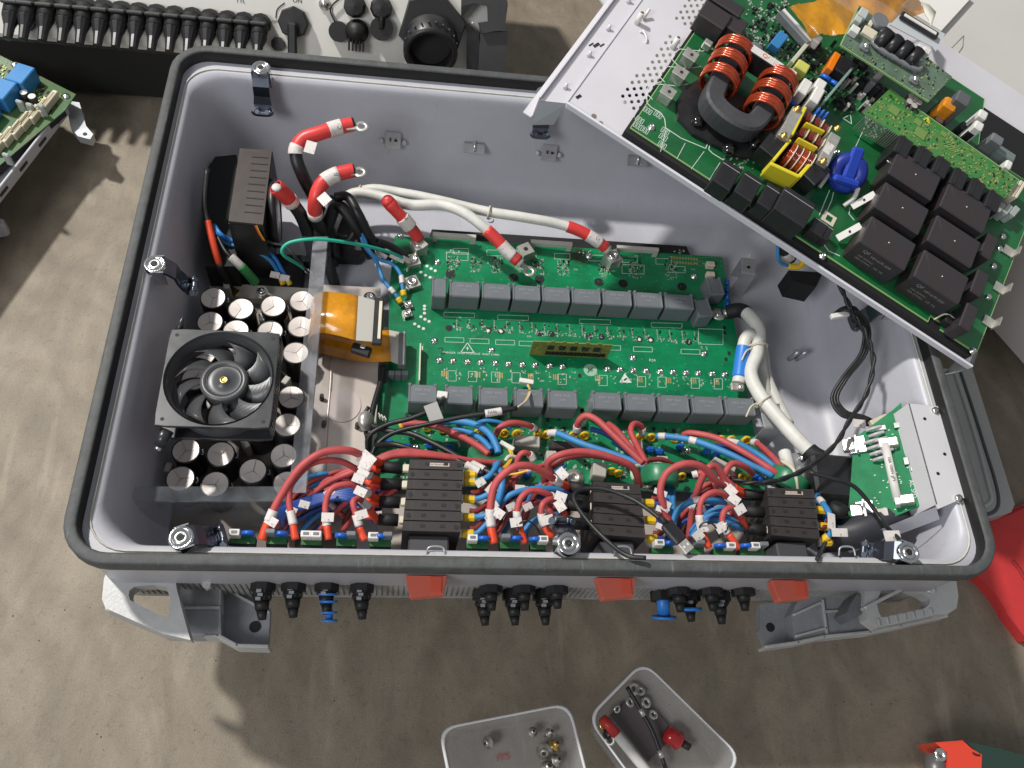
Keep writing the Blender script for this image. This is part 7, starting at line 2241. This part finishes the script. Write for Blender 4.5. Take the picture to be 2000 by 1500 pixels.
# socket with pale stiffener card
cd = [U3(u, v, .010) for u, v in ((1738, 48), (1762, 24), (1846, 66), (1828, 100), (1822, 92))]
MB(TF).prism([(q.x, q.y) for q in cd], zu + .009, zu + .010).build('stiffener_card', mat('pale_stiffener', (.50, .53, .55), .45), ub)
a_ = U3(1762, 30, .014); c_ = U3(1828, 70, .014); d = c_ - a_; sa = math.degrees(math.atan2(d.y, d.x))
o = MB(TF).obox((a_ + c_) / 2, (d.length + .004, .011, .006), sa, .001).build('socket', BLKP, ub); MB(TF).obox((a_ + c_) / 2 + Vector((0, -.0012, .0034)), (d.length * .94, .005, .002), sa, .0005).build('socket_bar', WHITEP, o)

# ---------------------------------------------------------------- amber film and red sheet behind
kf = thing('polyimide_film', 'crinkled wide amber film cable arching behind the pale upper board', 'flat cable', TF.w(.38, .36, .05))
random.seed(3)
def KP(u, v, h): return TF.w(*tp(u, v, h), h)
rows_ = []
top = [(1542, 14), (1560, 8), (1590, 2), (1625, -8), (1665, -10), (1700, -12), (1740, -8), (1775, -6), (1800, 4)]
bot = [(1587, 75), (1600, 68), (1622, 68), (1650, 66), (1682, 62), (1712, 52), (1745, 44), (1775, 34), (1806, 26)]
path = []
for i, (a_, c_) in enumerate(zip(top, bot)):
    h = .05 + .016 * math.sin(i / 8 * PI) + random.uniform(-.004, .004)
    h2 = h + random.uniform(-.006, .006)
    if i >= 4: h -= .012; h2 -= .014
    path.append((KP(*a_, h), KP(*c_, h2 - .012)))
# crinkle by resampling with noise
L_ = catmull([p_[0] for p_ in path], 5); R_ = catmull([p_[1] for p_ in path], 5)
vv = []; n = len(L_); m_ = 9
for i in range(n):
    for j in range(m_):
        q = L_[i].lerp(R_[i], j / (m_ - 1)); vv.append(q + tn * (random.uniform(-.0006, .0006) + .0016 * math.sin(i * .55 + j * .6) + .0008 * math.sin(i * 1.7 - j)))
ff = [(i * m_ + j, i * m_ + j + 1, (i + 1) * m_ + j + 1, (i + 1) * m_ + j) for i in range(n - 1) for j in range(m_ - 1)]
b = MB(); b.add(vv, ff, True); b.build('film', KAPTON, kf)
path = [(KP(1800, 4, .045), KP(1806, 26, .05)), (KP(1815, 10, .048), KP(1815, 40, .052)), (KP(1828, 24, .050), KP(1816, 62, .055))]
MB().ribbon(path, .0012).build('pale_end', mat('cream_film_end', (.66, .63, .55), .35), kf)
random.seed(23)
rs = MB(); P = [KP(u, v, .002) for u, v in ((1515, -30), (1500, 2), (1560, 22), (1660, -30))]
rs.add(P + [q - tn * .004 for q in P], [(0, 3, 2, 1), (4, 5, 6, 7), (0, 1, 5, 4), (1, 2, 6, 5), (2, 3, 7, 6), (3, 0, 4, 7)])
tag(rs.build('red_sheet', REDCLOTH), 'red sheet showing above the tray at the top edge beside the amber film', 'red sheet')

# ================================================================ second inverter behind, connector side towards us
WP = mat('off_white_panel', (.70, .68, .63), .5, var=.04, vs=6, bump=.04, bs=700)
bi = thing('second_inverter', 'off white inverter standing behind with rows of black plugs and a big gland', 'inverter', (-.35, .66, GROUND))
yA = .585
def face_at(u, v, y):
    d = ray(u, v); t = (y - CAM.y) / d.y; return CAM + d * t
pl0 = face_at(0, 76, yA); pl1 = face_at(350, 100, yA); pr = face_at(985, 135, yA)
zl = (pl0.z + pl1.z) / 2
xr = face_at(990, 60, yA).x
lowz = zl
xl = -1.15
AL = math.radians(38)
FI = Frame((0, yA, lowz), (1, 0, 0), (0, math.sin(AL), math.cos(AL)), (0, -math.cos(AL), math.sin(AL)))   # panel tilted back so the hall lamp brightens it
b = MB(FI); b.box(xl, xr - .01, 0, .34, -.22, 0, .006); b.build('housing', WP, bi)
b = MB(); b.box(xl + .01, xr - .03, yA + .003, yA + .30, GROUND + .012, lowz - .004, .004); b.build('heat_sink', mat('dark_void_black', (.006, .007, .007), .7), bi)  # heat sink block; the shade of the gap below is put into its near black


def fp_(u, v, h=0.0):
    return FI.px(u, v, h)


# row of pv plugs
plug0 = None
pvx = [20, 50, 87, 125, 160, 195, 230, 265, 300, 335, 370, 405, 440, 472, 505]
for i, u in enumerate(pvx):
    tipv = 38 + (u - 20) * .088
    x, z = fp_(u, tipv - 34, .03)
    t = thing('pv_plug', 'black plug in the long row on the off white inverter', 'plug', FI.w(x, z, 0), 'black plugs in a row on the second inverter')
    nth = ['closest to', 'second from', 'third from', 'fourth from', 'fifth from', 'sixth from', 'seventh from', 'eighth from', 'ninth from', 'tenth from', 'eleventh from', 'twelfth from', 'thirteenth from', 'fourteenth from', 'fifteenth from'][len(pvx) - 1 - i]
    t['label'] = 'black plug in the row, ' + nth + ' the rotary switch'
    b = MB(FI); b.cyl((x, z, .0), (x, z, .016), .0165, n=12); b.cyl((x, z, .014), (x, z - .020, .034), .0150, .0135, 10); b.build('plug_collar', RUBBER, t)
    b = MB(FI); b.lathe((x, z - .018, .032), [(.0125, 0), (.0140, .004), (.0110, .014), (.0085, .022), (.0068, .044), (.0002, .045)], 12, axis=(0, -.80, .60), smooth=False); b.build('plug_body', BLKP, t)
    b = MB(FI); b.obox((x, z + .001, .030), (.026, .006, .018), None, .002); b.build('plug_latch', mat('dusty_black', (.035, .037, .036), .6), t)
x, z = fp_(50, 44, .01); t = tag(MB(FI).cyl((x, z, .002), (x, z, .010), .013, n=18).build('dust_cap', RUBBER), 'round black cap hanging below the left end of the plug row', 'cap')
# rotary switch
x, z = fp_(571, 44, .02)
t = thing('rotary_switch', 'round black rotary switch with a downward lever on the second inverter', 'switch', FI.w(x, z, 0))
MB(FI).lathe((x, z, 0), [(.0255, 0), (.0255, .012), (.023, .016), (.0002, .017)], 8, smooth=False).build('dial', RUBBER, t)
MB(FI).obox((x, z - .026, .022), (.015, .052, .014), None, .003).build('lever', BLKP, t)
b = MB(FI); b.tube([(x - .030, z + .004, .0006), (x - .027, z + .018, .0006), (x - .015, z + .029, .0006)], .0009, 5); b.build('dial_mark', INK, t)
text('ON', .010, FI, x + .006, z + .034, .0006, 0, INK, t); text('OFF', .006, FI, x - .032, z - .002, .0006, 0, INK, t)
x, z = fp_(542, 86, .01); tag(MB(FI).cyl((x, z, .0), (x, z, .010), .0115, n=8, smooth=False).build('blanking_plug', RUBBER), 'small black hexagonal blanking plug below the rotary switch', 'plug')
x, z = fp_(633, 8, .01); tag(MB(FI).lathe((x, z, 0), [(.010, 0), (.010, .003), (.007, .004), (.006, .014), (.0002, .015)], 12).build('earth_screw', STEEL), 'bright earth screw on the off white panel near the top edge', 'screw')
# communication plugs with caps
for k, (u, v, r, lab) in enumerate(((692, 12, .019, 'black capped socket at the top edge left of the large gland'), (744, 16, .019, 'black capped socket nearest the large gland'))):
    x, z = fp_(u, v, .02); o = MB(FI).lathe((x, z, 0), [(r, 0), (r, .010), (r * .8, .018), (r * .75, .024), (.0002, .026)], 10, smooth=False).build('capped_socket', RUBBER); tag(o, lab, 'socket')
x, z = fp_(745, 56, .02); x2, z2 = fp_(745, 20, .02)
o = MB(FI).cyl((x, z, .0), (x, z, .016), .0195, n=20).build('dust_cap', RUBBER); tag(o, 'round black dust cap tethered under the socket beside the gland', 'cap')
MB(FI).tube([(x, z, .016), (x, (z + z2) / 2, .020), (x2, z2, .018)], .0045, 8).build('tether', RUBBER, o)
x, z = fp_(660, 62, .02); o = MB(FI).cyl((x, z, .0), (x, z, .012), .0165, n=20).build('dust_cap', RUBBER); tag(o, 'round black dust cap on a looped wire, left of the ribbed socket', 'cap')
MB(FI).tube([(x - .006, z + .014, .006), (x - .014, z + .034, .006), (x + .002, z + .052, .006), (x + .022, z + .062, .006)], .0014, 6).build('tether', RUBBER, o)
x, z = fp_(696, 62, .02); o = MB(FI).lathe((x, z, 0), [(.020, 0), (.020, .012), (.015, .016), (.014, .026), (.0002, .027)], 18).build('ribbed_socket', RUBBER); tag(o, 'ribbed black socket with hanging prongs beside the dust cap', 'socket')
for k in range(5): MB(FI).obox((x - .012 + k * .006, z - .022, .018), (.003, .018, .010), None, .0008).build('prong', BLKP, o)
# big ac gland
x, z = fp_(842, 72, .03)
t = thing('cable_gland', 'large black hexagonal cable gland under the AC OUTPUT lettering', 'cable gland', FI.w(x, z, 0))
MB(FI).cyl((x + .002, z + .012, 0), (x + .002, z + .012, .022), .060, .057, 6, smooth=False).build('hex_flange', RUBBER, t)
MB(FI).lathe((x, z - .004, .02), [(.046, 0), (.046, .040), (.041, .044), (.037, .044), (.035, .030), (.033, .004)], 36, axis=(0, -.5, .87)).build('gland_nut', BLKP, t)
MB(FI).cyl((x, z - .010, .030), (x, z - .011, .034), .034, n=28).build('gland_mouth', BLKM, t)
for k in range(14):
    a = math.radians(-12 + k * 15.7)
    MB(FI).obox((x + .0455 * math.cos(a), z - .020 + .0455 * math.sin(a), .042 + .020 * math.sin(a)), (.0022, .0026, .034), math.degrees(a)).build('grip_rib', mat('rib_grey', (.10, .10, .10), .5), t)
x, z = fp_(838, 14, 0); text('AC OUTPUT', .0115, FI, x, z, .0006, 3, INK, bi)
x, z = fp_(470, 2, 0); text('TTL', .009, FI, x, z, .0006, 0, INK, bi)
# side handle
x0, z0 = fp_(905, -10, .03); x1, z1 = fp_(960, 130, .03)
hd = thing('side_handle', 'dark grey end cheek and handle at the right end of the second inverter', 'handle', FI.w(x1, z1, 0))
def hp(pts, h0, h1, m, nm):
    P = [fp_(u, v, h1) for u, v in pts]; return MB(FI).prism(P, h0, h1).build(nm, m, hd)
hp([(902, -30), (986, -30), (992, 10), (985, 60), (940, 62), (936, 45), (955, 42), (954, 12), (925, 6), (902, 12), (902, 34)], -.02, .030, mat('charcoal_cheek', (.045, .045, .047), .5, var=.15), 'handle_top')
hp([(902, 36), (918, 50), (936, 64), (938, 140), (912, 140), (914, 62)], -.02, .020, BLKP, 'handle_web')
hp([(938, 66), (992, 60), (986, 140), (934, 140)], -.04, .022, MC['charcoal_cheek'], 'handle_block')
q = MB(FI).ball((*fp_(923, 45, .03), .030), .002, 8, 5).build('handle_dot', WHITEP, hd)

# ================================================================ board tray at the left edge
lt = thing('left_tray', 'galvanised tray end with a bracket foot carrying a board, cut by the left frame edge', 'metal tray', at(60, 300, GROUND))
zT = -.235
LA = at(120, 200, zT); LB = at(0, 352, zT)
ex = (LA - LB); ex.z = 0; ex.normalize(); ey = Vector((-ex.y, ex.x, 0))
LF = Frame(LA, ex, ey, Vector((0, 0, 1)))
def lp(u, v, h=0.0): return LF.px(u, v, h)
MB(LF).box(-.45, .008, .0, .26, -.020, -.018).build('tray_sheet', GALV, lt)
MB(LF).box(-.45, .004, -.004, .0, -.026, -.004, .001).build('front_lip', PAINT, lt)
for k in range(5):
    MB(LF).box(-.030 - k * .055, -.010 - k * .055, -.0052, -.0038, -.018, -.013).build('lip_slot', BROWNP, lt)
P = [lp(u, v, -.03) for u, v in ((128, 196), (155, 200), (168, 246), (182, 262), (176, 272), (152, 266), (138, 250))]
b = MB(LF); b.prism(P, -.045, -.030); o = b.build('bracket_foot', GALV, lt)
x, y = lp(166, 262, -.03); MB(LF).cyl((x, y, -.030), (x, y, -.0294), .0035, n=12).build('foot_hole', BROWNP, o)
MB(LF).box(-.44, -.40, .05, .09, GROUND - zT, -.02).build('support_post', GALV, lt)
lb = thing('left_board', 'green circuit board with blue capacitors and cream sockets at the left edge', 'circuit board', LF.w(-.1, .08, 0))
P = [lp(u, v, 0) for u, v in ((148, 184), (128, 214), (0, 322), (-120, 420), (-260, 250), (0, 108))]
MB(LF).prism(P, -.002, 0).build('board', mat('pcb_left_green', (.012, .13, .045), .35, c2=(.10, .12, .04), vs=26, coat=.3), lb)
P2 = [lp(u, v, -.006) for u, v in ((128, 218), (0, 330), (-80, 400), (-80, 380), (100, 220))]
MB(LF).prism(P2, -.014, -.004).build('black_insulator', BLKM, lb)
for (u, v) in ((38, 142), (2, 172), (-40, 208)):
    x, y = lp(u, v, .030); MB(LF).obox((x, y, .015), (.040, .030, .030), 0, .0015).build('blue_capacitor', mat('sky_blue_box', (.035, .21, .50), .42, var=.06), lb)
for k in range(4):
    for j in range(2):
        u = 92 - k * 18 - j * 52; v = 196 + k * 14 + j * 44
        x, y = lp(u, v, .014); o = MB(LF).obox((x, y, .007), (.050, .0085, .014), 0, .001).build('cream_socket', CREAM, lb)
        MB(LF).box(x - .020, x + .020, y - .0018, y + .0018, .014, .0144).build('socket_slot', mat('socket_tan', (.36, .30, .18), .6), o)
for u, v in ((36, 196), (56, 202), (78, 204), (10, 300)):
    x, y = lp(u, v, .024); MB(LF).obox((x, y, .012), (.006, .012, .024), 0, .002).build('grey_latch', MC['latch_grey'], lb)
for u, v in ((46, 180), (62, 188)):
    x, y = lp(u, v, .016); o = MB(LF).cyl((x, y, 0), (x, y, .016), .0062, n=16).build('small_can', BROWNP, lb); MB(LF).cyl((x, y, .016), (x, y, .0165), .0058, n=16).build('can_top', WHITEP, o)
for u, v in ((128, 186), (28, 124)):
    x, y = lp(u, v, .003); MB(LF).lathe((x, y, 0), [(.006, 0), (.006, .002), (.004, .0035), (.0002, .004)], 12).build('screw', STEEL, lb)
b1 = MB(LF); b2 = MB(LF)
for _ in range(220):
    uu_ = random.uniform(-20, 125); x, y = lp(uu_, 122 + uu_ * .513 + random.uniform(2, 60), 0)
    if not (.0 < y < .20): continue
    w = random.uniform(.001, .003); (b1 if random.random() < .6 else b2).box(x - w, x + w, y - w / 2, y + w / 2, 0, .0012)
b1.build('solder_pads', MC['yellow_green_pads'], lb, kind='stuff'); b2.build('small_chips', BROWNP, lb, kind='stuff')
q = at(2, 436, -.30); tag(MB().obox((q.x - .012, q.y, -.315), (.030, .018, .03), 20, .004).build('metal_tab', PAINT), 'small lilac metal tab on the floor at the left frame edge', 'metal tab')

# ================================================================ pale housing at upper right
zr = -.095
t = thing('pale_housing', 'large pale grey housing lying behind the tray at the right', 'inverter housing', at(1950, 250, GROUND))
P = [at(u, v, zr) for u, v in ((1830, 62), (1895, -10), (2150, -200), (2600, 200), (2200, 640), (1990, 420), (1960, 395), (1780, 200))]
MB().prism([(q.x, q.y) for q in P], GROUND + .06, zr).build('housing', mat('warm_white_shell', (.58, .56, .53), .5, var=.04, vs=5), t)
P2 = [at(u, v, zr - .08) for u, v in ((1985, 330), (2020, 360), (2300, 470), (2240, 620), (1990, 505), (1955, 470))]
b = MB(); P = [at(u, v, zr + .012) for u, v in ((1838, 60), (1900, -8), (1830, -60), (1760, 10))]
b.prism([(q.x, q.y) for q in P], zr - .02, zr + .012); b.build('white_flap', mat('bright_white_shell', (.78, .76, .72), .5), t)
b = MB()
D = [at(u, v, zr) for u, v in ((1882, 70), (1858, 94), (1862, 118), (1880, 92))]
for i in range(4): b.tube([D[i] + Vector((0, 0, .0004)), D[(i + 1) % 4] + Vector((0, 0, .0004))], .0009, 5, raw=True)
b.build('diamond_emboss', mat('emboss_grey', (.30, .30, .30), .5), t)
# pale sheet at the top centre
P = [at(u, v, .0) for u, v in ((1160, -20), (1194, 28), (1235, -20))]
tag(MB().prism([(q.x, q.y) for q in P], -.004, 0).build('pale_sheet', PAINT_LT), 'corner of a pale sheet poking in above the tray flange at the top', 'metal sheet')

# ================================================================ cover panel standing under the right rim
zc_ = -.26
cv = thing('cover_panel', 'grey cover panel with a sealing groove lying under the right side of the housing', 'cover', at(1900, 850, GROUND))
P = [at(u, v, zc_) for u, v in ((1870, 720), (1898, 716), (1982, 985), (1975, 1000), (1935, 1012), (1780, 1012), (1700, 720))]
MB().prism([(q.x, q.y) for q in P], zc_ - .03, zc_).build('panel', mat('cover_grey', (.38, .385, .375), .45, var=.06, vs=10), cv)
b = MB(); b.tube([at(u, v, zc_) for u, v in ((1872, 716), (1900, 800), (1925, 880), (1942, 935), (1950, 975), (1945, 996), (1925, 1006), (1905, 1010))], .0028, 8)
b.build('sealing_groove', mat('groove_dark', (.07, .075, .085), .5), cv)
b = MB(); b.tube([at(u, v, zc_) for u, v in ((1860, 716), (1888, 800), (1912, 880), (1930, 950), (1936, 975), (1925, 988), (1905, 992))], .0036, 8)
b.build('raised_bead', mat('bead_grey', (.44, .47, .45), .4), cv)
# red box lid on the right
zq = -.318
rd = thing('red_case', 'bright red fabric covered case at the right edge below the grey cover panel', 'case', at(1980, 1100, GROUND))
P = [at(u, v, zq) for u, v in ((1940, 1008), (1998, 985), (2150, 920), (2260, 1300), (2006, 1250), (1968, 1200), (1962, 1186), (1944, 1160), (1922, 1135), (1910, 1126), (1900, 1080))]
MB().prism([(q.x, q.y) for q in P], GROUND, zq).build('lid', REDCLOTH, rd)
m_rc = mat('red_crease', (.30, .012, .014), .7)
MB().tube([at(u, v, zq) for u, v in ((1977, 1096), (1990, 1112), (2004, 1134), (2030, 1160))], .0035, 6).build('lid_crease', m_rc, rd)
b = MB(); b.tube([at(u, v, zq) for u, v in ((1940, 1012), (1962, 1006), (1998, 990))], .0025, 6)
b.build('lid_crease', mat('red_crease', (.30, .012, .014), .7), rd)

# ================================================================ cordless tool, bottom right
zd = -.27
dr = thing('power_tool', 'red and dark green power tool poking in at the lower right corner', 'power tool', at(1900, 1490, GROUND))
P = [at(u, v, zd) for u, v in ((1826, 1450), (1880, 1446), (1898, 1462), (1918, 1474), (1916, 1540), (1850, 1545), (1850, 1470))]
b = MB(); pr_ = [(q.x, q.y) for q in P]; b.prism(pr_, zd - .045, zd); b.build('red_shell', mat('tool_red', (.70, .06, .03), .4), dr)
P = [at(u, v, zd - .004) for u, v in ((1882, 1447), (1950, 1462), (2010, 1478), (2080, 1500), (2080, 1600), (1908, 1560), (1918, 1478))]
MB().prism([(q.x, q.y) for q in P], zd - .05, zd - .003).build('green_shell', DKGREEN, dr)
q = at(1838, 1474, zd); q2 = at(1840, 1530, zd)
o = MB().cyl((q.x, q.y, zd - .014), (q2.x, q2.y, zd - .014), .0135, n=20).build('chuck', mat('chuck_grey', (.15, .145, .14), .4, .4), dr)
MB().lathe((q.x, q.y, zd - .002), [(.0085, 0), (.0085, .002), (.0045, .0025), (.004, .001), (.0002, .001)], 18).build('chuck_screw', STEEL, o)
MB().tube([at(1900, 1470, zd + .001), at(1906, 1474, zd + .001), at(1914, 1475, zd + .001)], .0012, 5).build('crease_mark', INK, dr)


# ================================================================ plastic tubs with screws
def tub(corners, label, h=.062):
    zt = GROUND + h
    O = [at(u, v, zt) for u, v in corners]
    c = sum(O, Vector()) / len(O)
    # rounded outline
    def rl(sc, z, rad=.022, n=6):
        out = []
        Q = [Vector((c.x + (q.x - c.x) * sc, c.y + (q.y - c.y) * sc, z)) for q in O]
        for i in range(4):
            p_, a_, b_ = Q[i], Q[i - 1], Q[(i + 1) % 4]
            d1 = (a_ - p_).normalized(); d2 = (b_ - p_).normalized()
            s0 = p_ + d1 * rad; s1 = p_ + d2 * rad
            for k in range(n + 1):
                t = k / n; out.append(tuple(s0 * (1 - t) ** 2 + p_ * 2 * t * (1 - t) + s1 * t * t))
        return out
    t = thing('plastic_tub', label, 'plastic tub', (c.x, c.y, GROUND), 'frosted plastic tubs with screws')
    loops = [rl(.965, zt - .004), rl(1.0, zt - .001), rl(1.0, zt + .001), rl(.965, zt), rl(.90, GROUND + .006), rl(.86, GROUND + .0035)]
    b = MB(); b.loft(loops, True, cap1=True); b.build('tub_shell', TUBP, t)
    b = MB(); b.loft([rl(.985, zt - .0015), rl(1.005, zt), rl(.985, zt + .0018), rl(.962, zt + .0006)], True); b.build('tub_rim', mat('tub_rim_plastic', (.78, .78, .80), .35, alpha=.7), t)
    return t, c


t1, c1 = tub([(1112, 1372), (856, 1422), (905, 1670), (1180, 1640)], 'left frosted plastic tub on the floor holding flanged bolts')
t2, c2 = tub([(1256, 1290), (1146, 1402), (1320, 1640), (1450, 1480)], 'right frosted plastic tub holding a red driver and pens')


def bolt(u, v, r, ax, label, m=None):
    q = at(u, v, GROUND + .014)
    t = thing('flange_bolt', label, 'bolt', (q.x, q.y, GROUND + .004), 'bolts and washers in the left tub')
    MB().lathe((q.x, q.y, GROUND + .016), [(.0002, .006), (r * .5, .006), (r * .56, .004), (r * .58, .001), (r, .0005), (r, -.001), (r * .3, -.0015), (r * .3, -.010), (.0002, -.011)], 18, axis=ax).build('bolt_head', m or mat('dull_nickel', (.46, .45, .40), .35, .8), t)
    MB().lathe((q.x, q.y, GROUND + .016), [(r * .3, .0062), (.0002, .0062)], 6, axis=ax).build('socket', BROWNP, t)


bolt(953, 1450, .0085, (-.7, -.3, .65), 'flanged bolt lying alone at the left of the left tub')
bolt(1040, 1430, .0065, (.1, .1, 1), 'small pale bolt head near the back wall of the left tub')
bolt(1072, 1432, .0062, (.5, .3, .8), 'darker slotted bolt beside the pale one in the left tub')
bolt(1063, 1468, .0110, (-.3, -.5, .8), 'largest flanged bolt in the left tub, right side')
bolt(1086, 1485, .0080, (.5, .2, .8), 'dark bolt tucked behind the largest one in the left tub')
bolt(1070, 1500, .0100, (.2, .4, .8), 'washer faced bolt cut by the bottom frame edge')
bolt(1082, 1456, .0085, (.6, .5, .6), 'brassy washer leaning behind the largest bolt', BRASS)
text('PP5', .012, Frame((0, 0, 0)), at(983, 1479, GROUND + .005).x, at(983, 1479, GROUND + .005).y, GROUND + .0045, 8, mat('faded_red_print', (.45, .10, .09), .6), t1)

t = thing('marker_pen', 'white marker pen with red cap leaning in the right tub', 'pen', at(1200, 1440, GROUND + .01))
a_ = at(1176, 1402, GROUND + .034); c_ = at(1204, 1434, GROUND + .030); e_ = at(1290, 1540, GROUND + .020)
MB().cyl(a_, c_, .0062, .0070, 16).build('red_cap', mat('cap_red', (.50, .03, .03), .4), t); MB().cyl(c_, e_, .0066, n=16).build('pen_body', WHITEP, t)
t = thing('test_lead', 'thin black probe with grey bands lying across the right tub', 'probe', at(1260, 1400, GROUND + .01))
P = [at(1225, 1342, GROUND + .030), at(1250, 1385, GROUND + .026), at(1275, 1430, GROUND + .024), at(1300, 1500, GROUND + .020)]
o = MB().tube(P, .0030, 8).build('probe_body', BLKC, t)
MB().tube([P[1], P[1].lerp(P[2], .3)], .0036, 8, raw=True).build('grey_band', TIN, o); MB().tube([P[2].lerp(P[3], .5), P[2].lerp(P[3], .72)], .0036, 8, raw=True).build('grey_band', TIN, o)
t = thing('screwdriver', 'stubby tool with translucent red handle in the right tub', 'screwdriver', at(1310, 1440, GROUND + .01))
a_ = at(1298, 1430, GROUND + .018); c_ = at(1334, 1452, GROUND + .016)
MB().lathe(a_, [(.0002, 0), (.010, .002), (.0125, .010), (.011, .016), (.013, .022), (.0085, .026), (.0002, .026)], 10, axis=(c_ - a_)).build('handle', mat('ruby_plastic', (.42, .012, .015), .2, coat=.5), t)
MB().cyl(c_, c_ + (c_ - a_).normalized() * .010, .005, n=10).build('handle_tip', BROWNP, t)
for u, v, r, m, lb_ in ((1238, 1345, .009, TIN, 'pale round washer at the back of the right tub'), (1262, 1372, .008, STEEL, 'bright nut in the middle of the right tub'), (1276, 1396, .007, STEEL, 'small bright nut beside the black probe'), (1192, 1445, .008, TIN, 'washer half under the white marker pen'), (1180, 1416, .007, BRASS, 'brassy nut at the left wall of the right tub')):
    q = at(u, v, GROUND + .012)
    tag(MB().lathe((q.x, q.y, GROUND + .010), [(r * .4, -.001), (r, -.001), (r, .002), (r * .4, .002)], 16, axis=(random.uniform(-.4, .4), random.uniform(-.4, .4), 1), closed=True).build('washer', m), lb_, 'washer')
for u, v, r, m, lb_ in ((1205, 1385, .006, STEEL, 'small bright nut near the red pen cap'), (1230, 1372, .007, TIN, 'grey washer left of the black probe end'), (1250, 1350, .007, TIN, 'second pale washer at the back of the right tub'), (1186, 1435, .006, BROWNP, 'dark little washer at the left wall of the right tub')):
    q = at(u, v, GROUND + .012)
    tag(MB().lathe((q.x, q.y, GROUND + .012), [(r * .4, -.001), (r, -.001), (r, .002), (r * .4, .002)], 16, axis=(random.uniform(-.6, .6), random.uniform(-.6, .6), 1), closed=True).build('washer', m), lb_, 'washer')
t = tag(MB().obox(at(1255, 1415, GROUND + .007), (.075, .055, .003), -50, .001).build('dark_card', mat('dull_maroon_card', (.11, .09, .09), .6)), 'dull dark card lying flat in the right tub', 'card')

# ================================================================ plugs under the lower wall
DKG = mat('glossy_black_plug', (.02, .02, .022), .3, var=.3, vs=90)
GRY = mat('grey_key_print', (.32, .33, .35), .5)
GRP = 'black plug connectors under the lower wall'
plugs = [(515, 1150, 0, 0, 'beside the left foot'), (575, 1146, 0, 0, 'second from the left foot'), (640, 1140, 0, 1, 'with stacked blue rings'), (708, 1150, 0, 0, 'left of the leftmost orange knob'),
         (958, 1135, 0, 0, 'just right of the leftmost orange knob'), (945, 1165, 1, 0, 'lower one right of the leftmost knob'), (1022, 1135, 0, 0, 'upper one of the middle pair'), (1003, 1165, 1, 0, 'lower one of the middle pair'), (1085, 1132, 0, 0, 'upper one left of the middle knob'), (1062, 1165, 1, 0, 'lower one left of the middle knob'),
         (1290, 1150, 1, 2, 'with a long blue plug'), (1322, 1140, 0, 0, 'right of the long blue plug'), (1343, 1160, 1, 3, 'ending in a flat blue disc'), (1385, 1138, 0, 0, 'upper one of the right group'), (1402, 1165, 1, 0, 'lower one of the right group'), (1447, 1138, 0, 0, 'left of the rightmost orange knob')]
for i, (u, v, low, blue, lab) in enumerate(plugs):
    z = -.125 if low else -.095
    q = at(u, v - 14, z)
    t = thing('plug_connector', 'black plug connector ' + lab, 'plug', (q.x, q.y, z), GRP)
    F = Frame((q.x, q.y, z), (1, 0, 0), (0, 1, 0), (0, 0, 1))
    y0 = -.350 - q.y
    MB(F).cyl((0, y0, -.002), (0, -.004, 0), .0095, n=12).build('plug_barrel', DKG, t)
    MB(F).cyl((0, y0 - .009, -.001), (0, y0 + .003, 0), .0140, n=8, smooth=False).build('hex_nut', RUBBER, t)
    b = MB(F); b.cyl((0, -.004, 0), (0, -.020, -.002), .0115, .0100, 8, smooth=False)
    b.cyl((0, -.020, -.002), (.001, -.030, -.004), .0085, .0070, 10); b.cyl((.001, -.030, -.004), (.002, -.040, -.007), .0062, .0042, 10); b.box(-.0125, .0125, -.006, .003, -.004, .004, .001); b.box(-.0105, .0105, -.019, -.015, -.003, .005, .001)
    b.build('plug_tail', RUBBER, t)
    p_ = MB(F)
    for k in range(6): p_.box(-.0050 + (k % 2) * .0018, .0002 + (k % 2) * .0018, -.0225 + k * .0042, -.0195 + k * .0042, .0080, .0118)
    p_.build('grey_marking', GRY, t)
    if blue == 1:
        for k, dy in enumerate((-.020, -.027, -.038, -.046)):
            MB(F).lathe((.002 + k * .001, dy, .001 - k * .004), [(.0002, -.0015), (.0105 - k * .0006, -.0012), (.0105 - k * .0006, .0012), (.0002, .0015)], 16, axis=(0, 1, .25)).build('blue_ring', BLUS, t)
        MB(F).cyl((.002, -.02, 0), (.005, -.046, -.012), .004, n=8).build('blue_stem', BLUS, t)
    if blue == 2:
        MB(F).cyl((0, -.010, .004), (.001, -.040, -.004), .0085, .0075, 14).build('blue_plug_body', BLUS, t); MB(F).cyl((.001, -.040, -.004), (.001, -.043, -.005), .0145, n=18).build('blue_flange', BLUS, t)
    if blue == 3:
        MB(F).cyl((0, -.024, -.003), (0, -.028, -.004), .0150, n=20).build('blue_flange', BLUS, t)
# orange knobs' wall plates and a strip of the lower wall
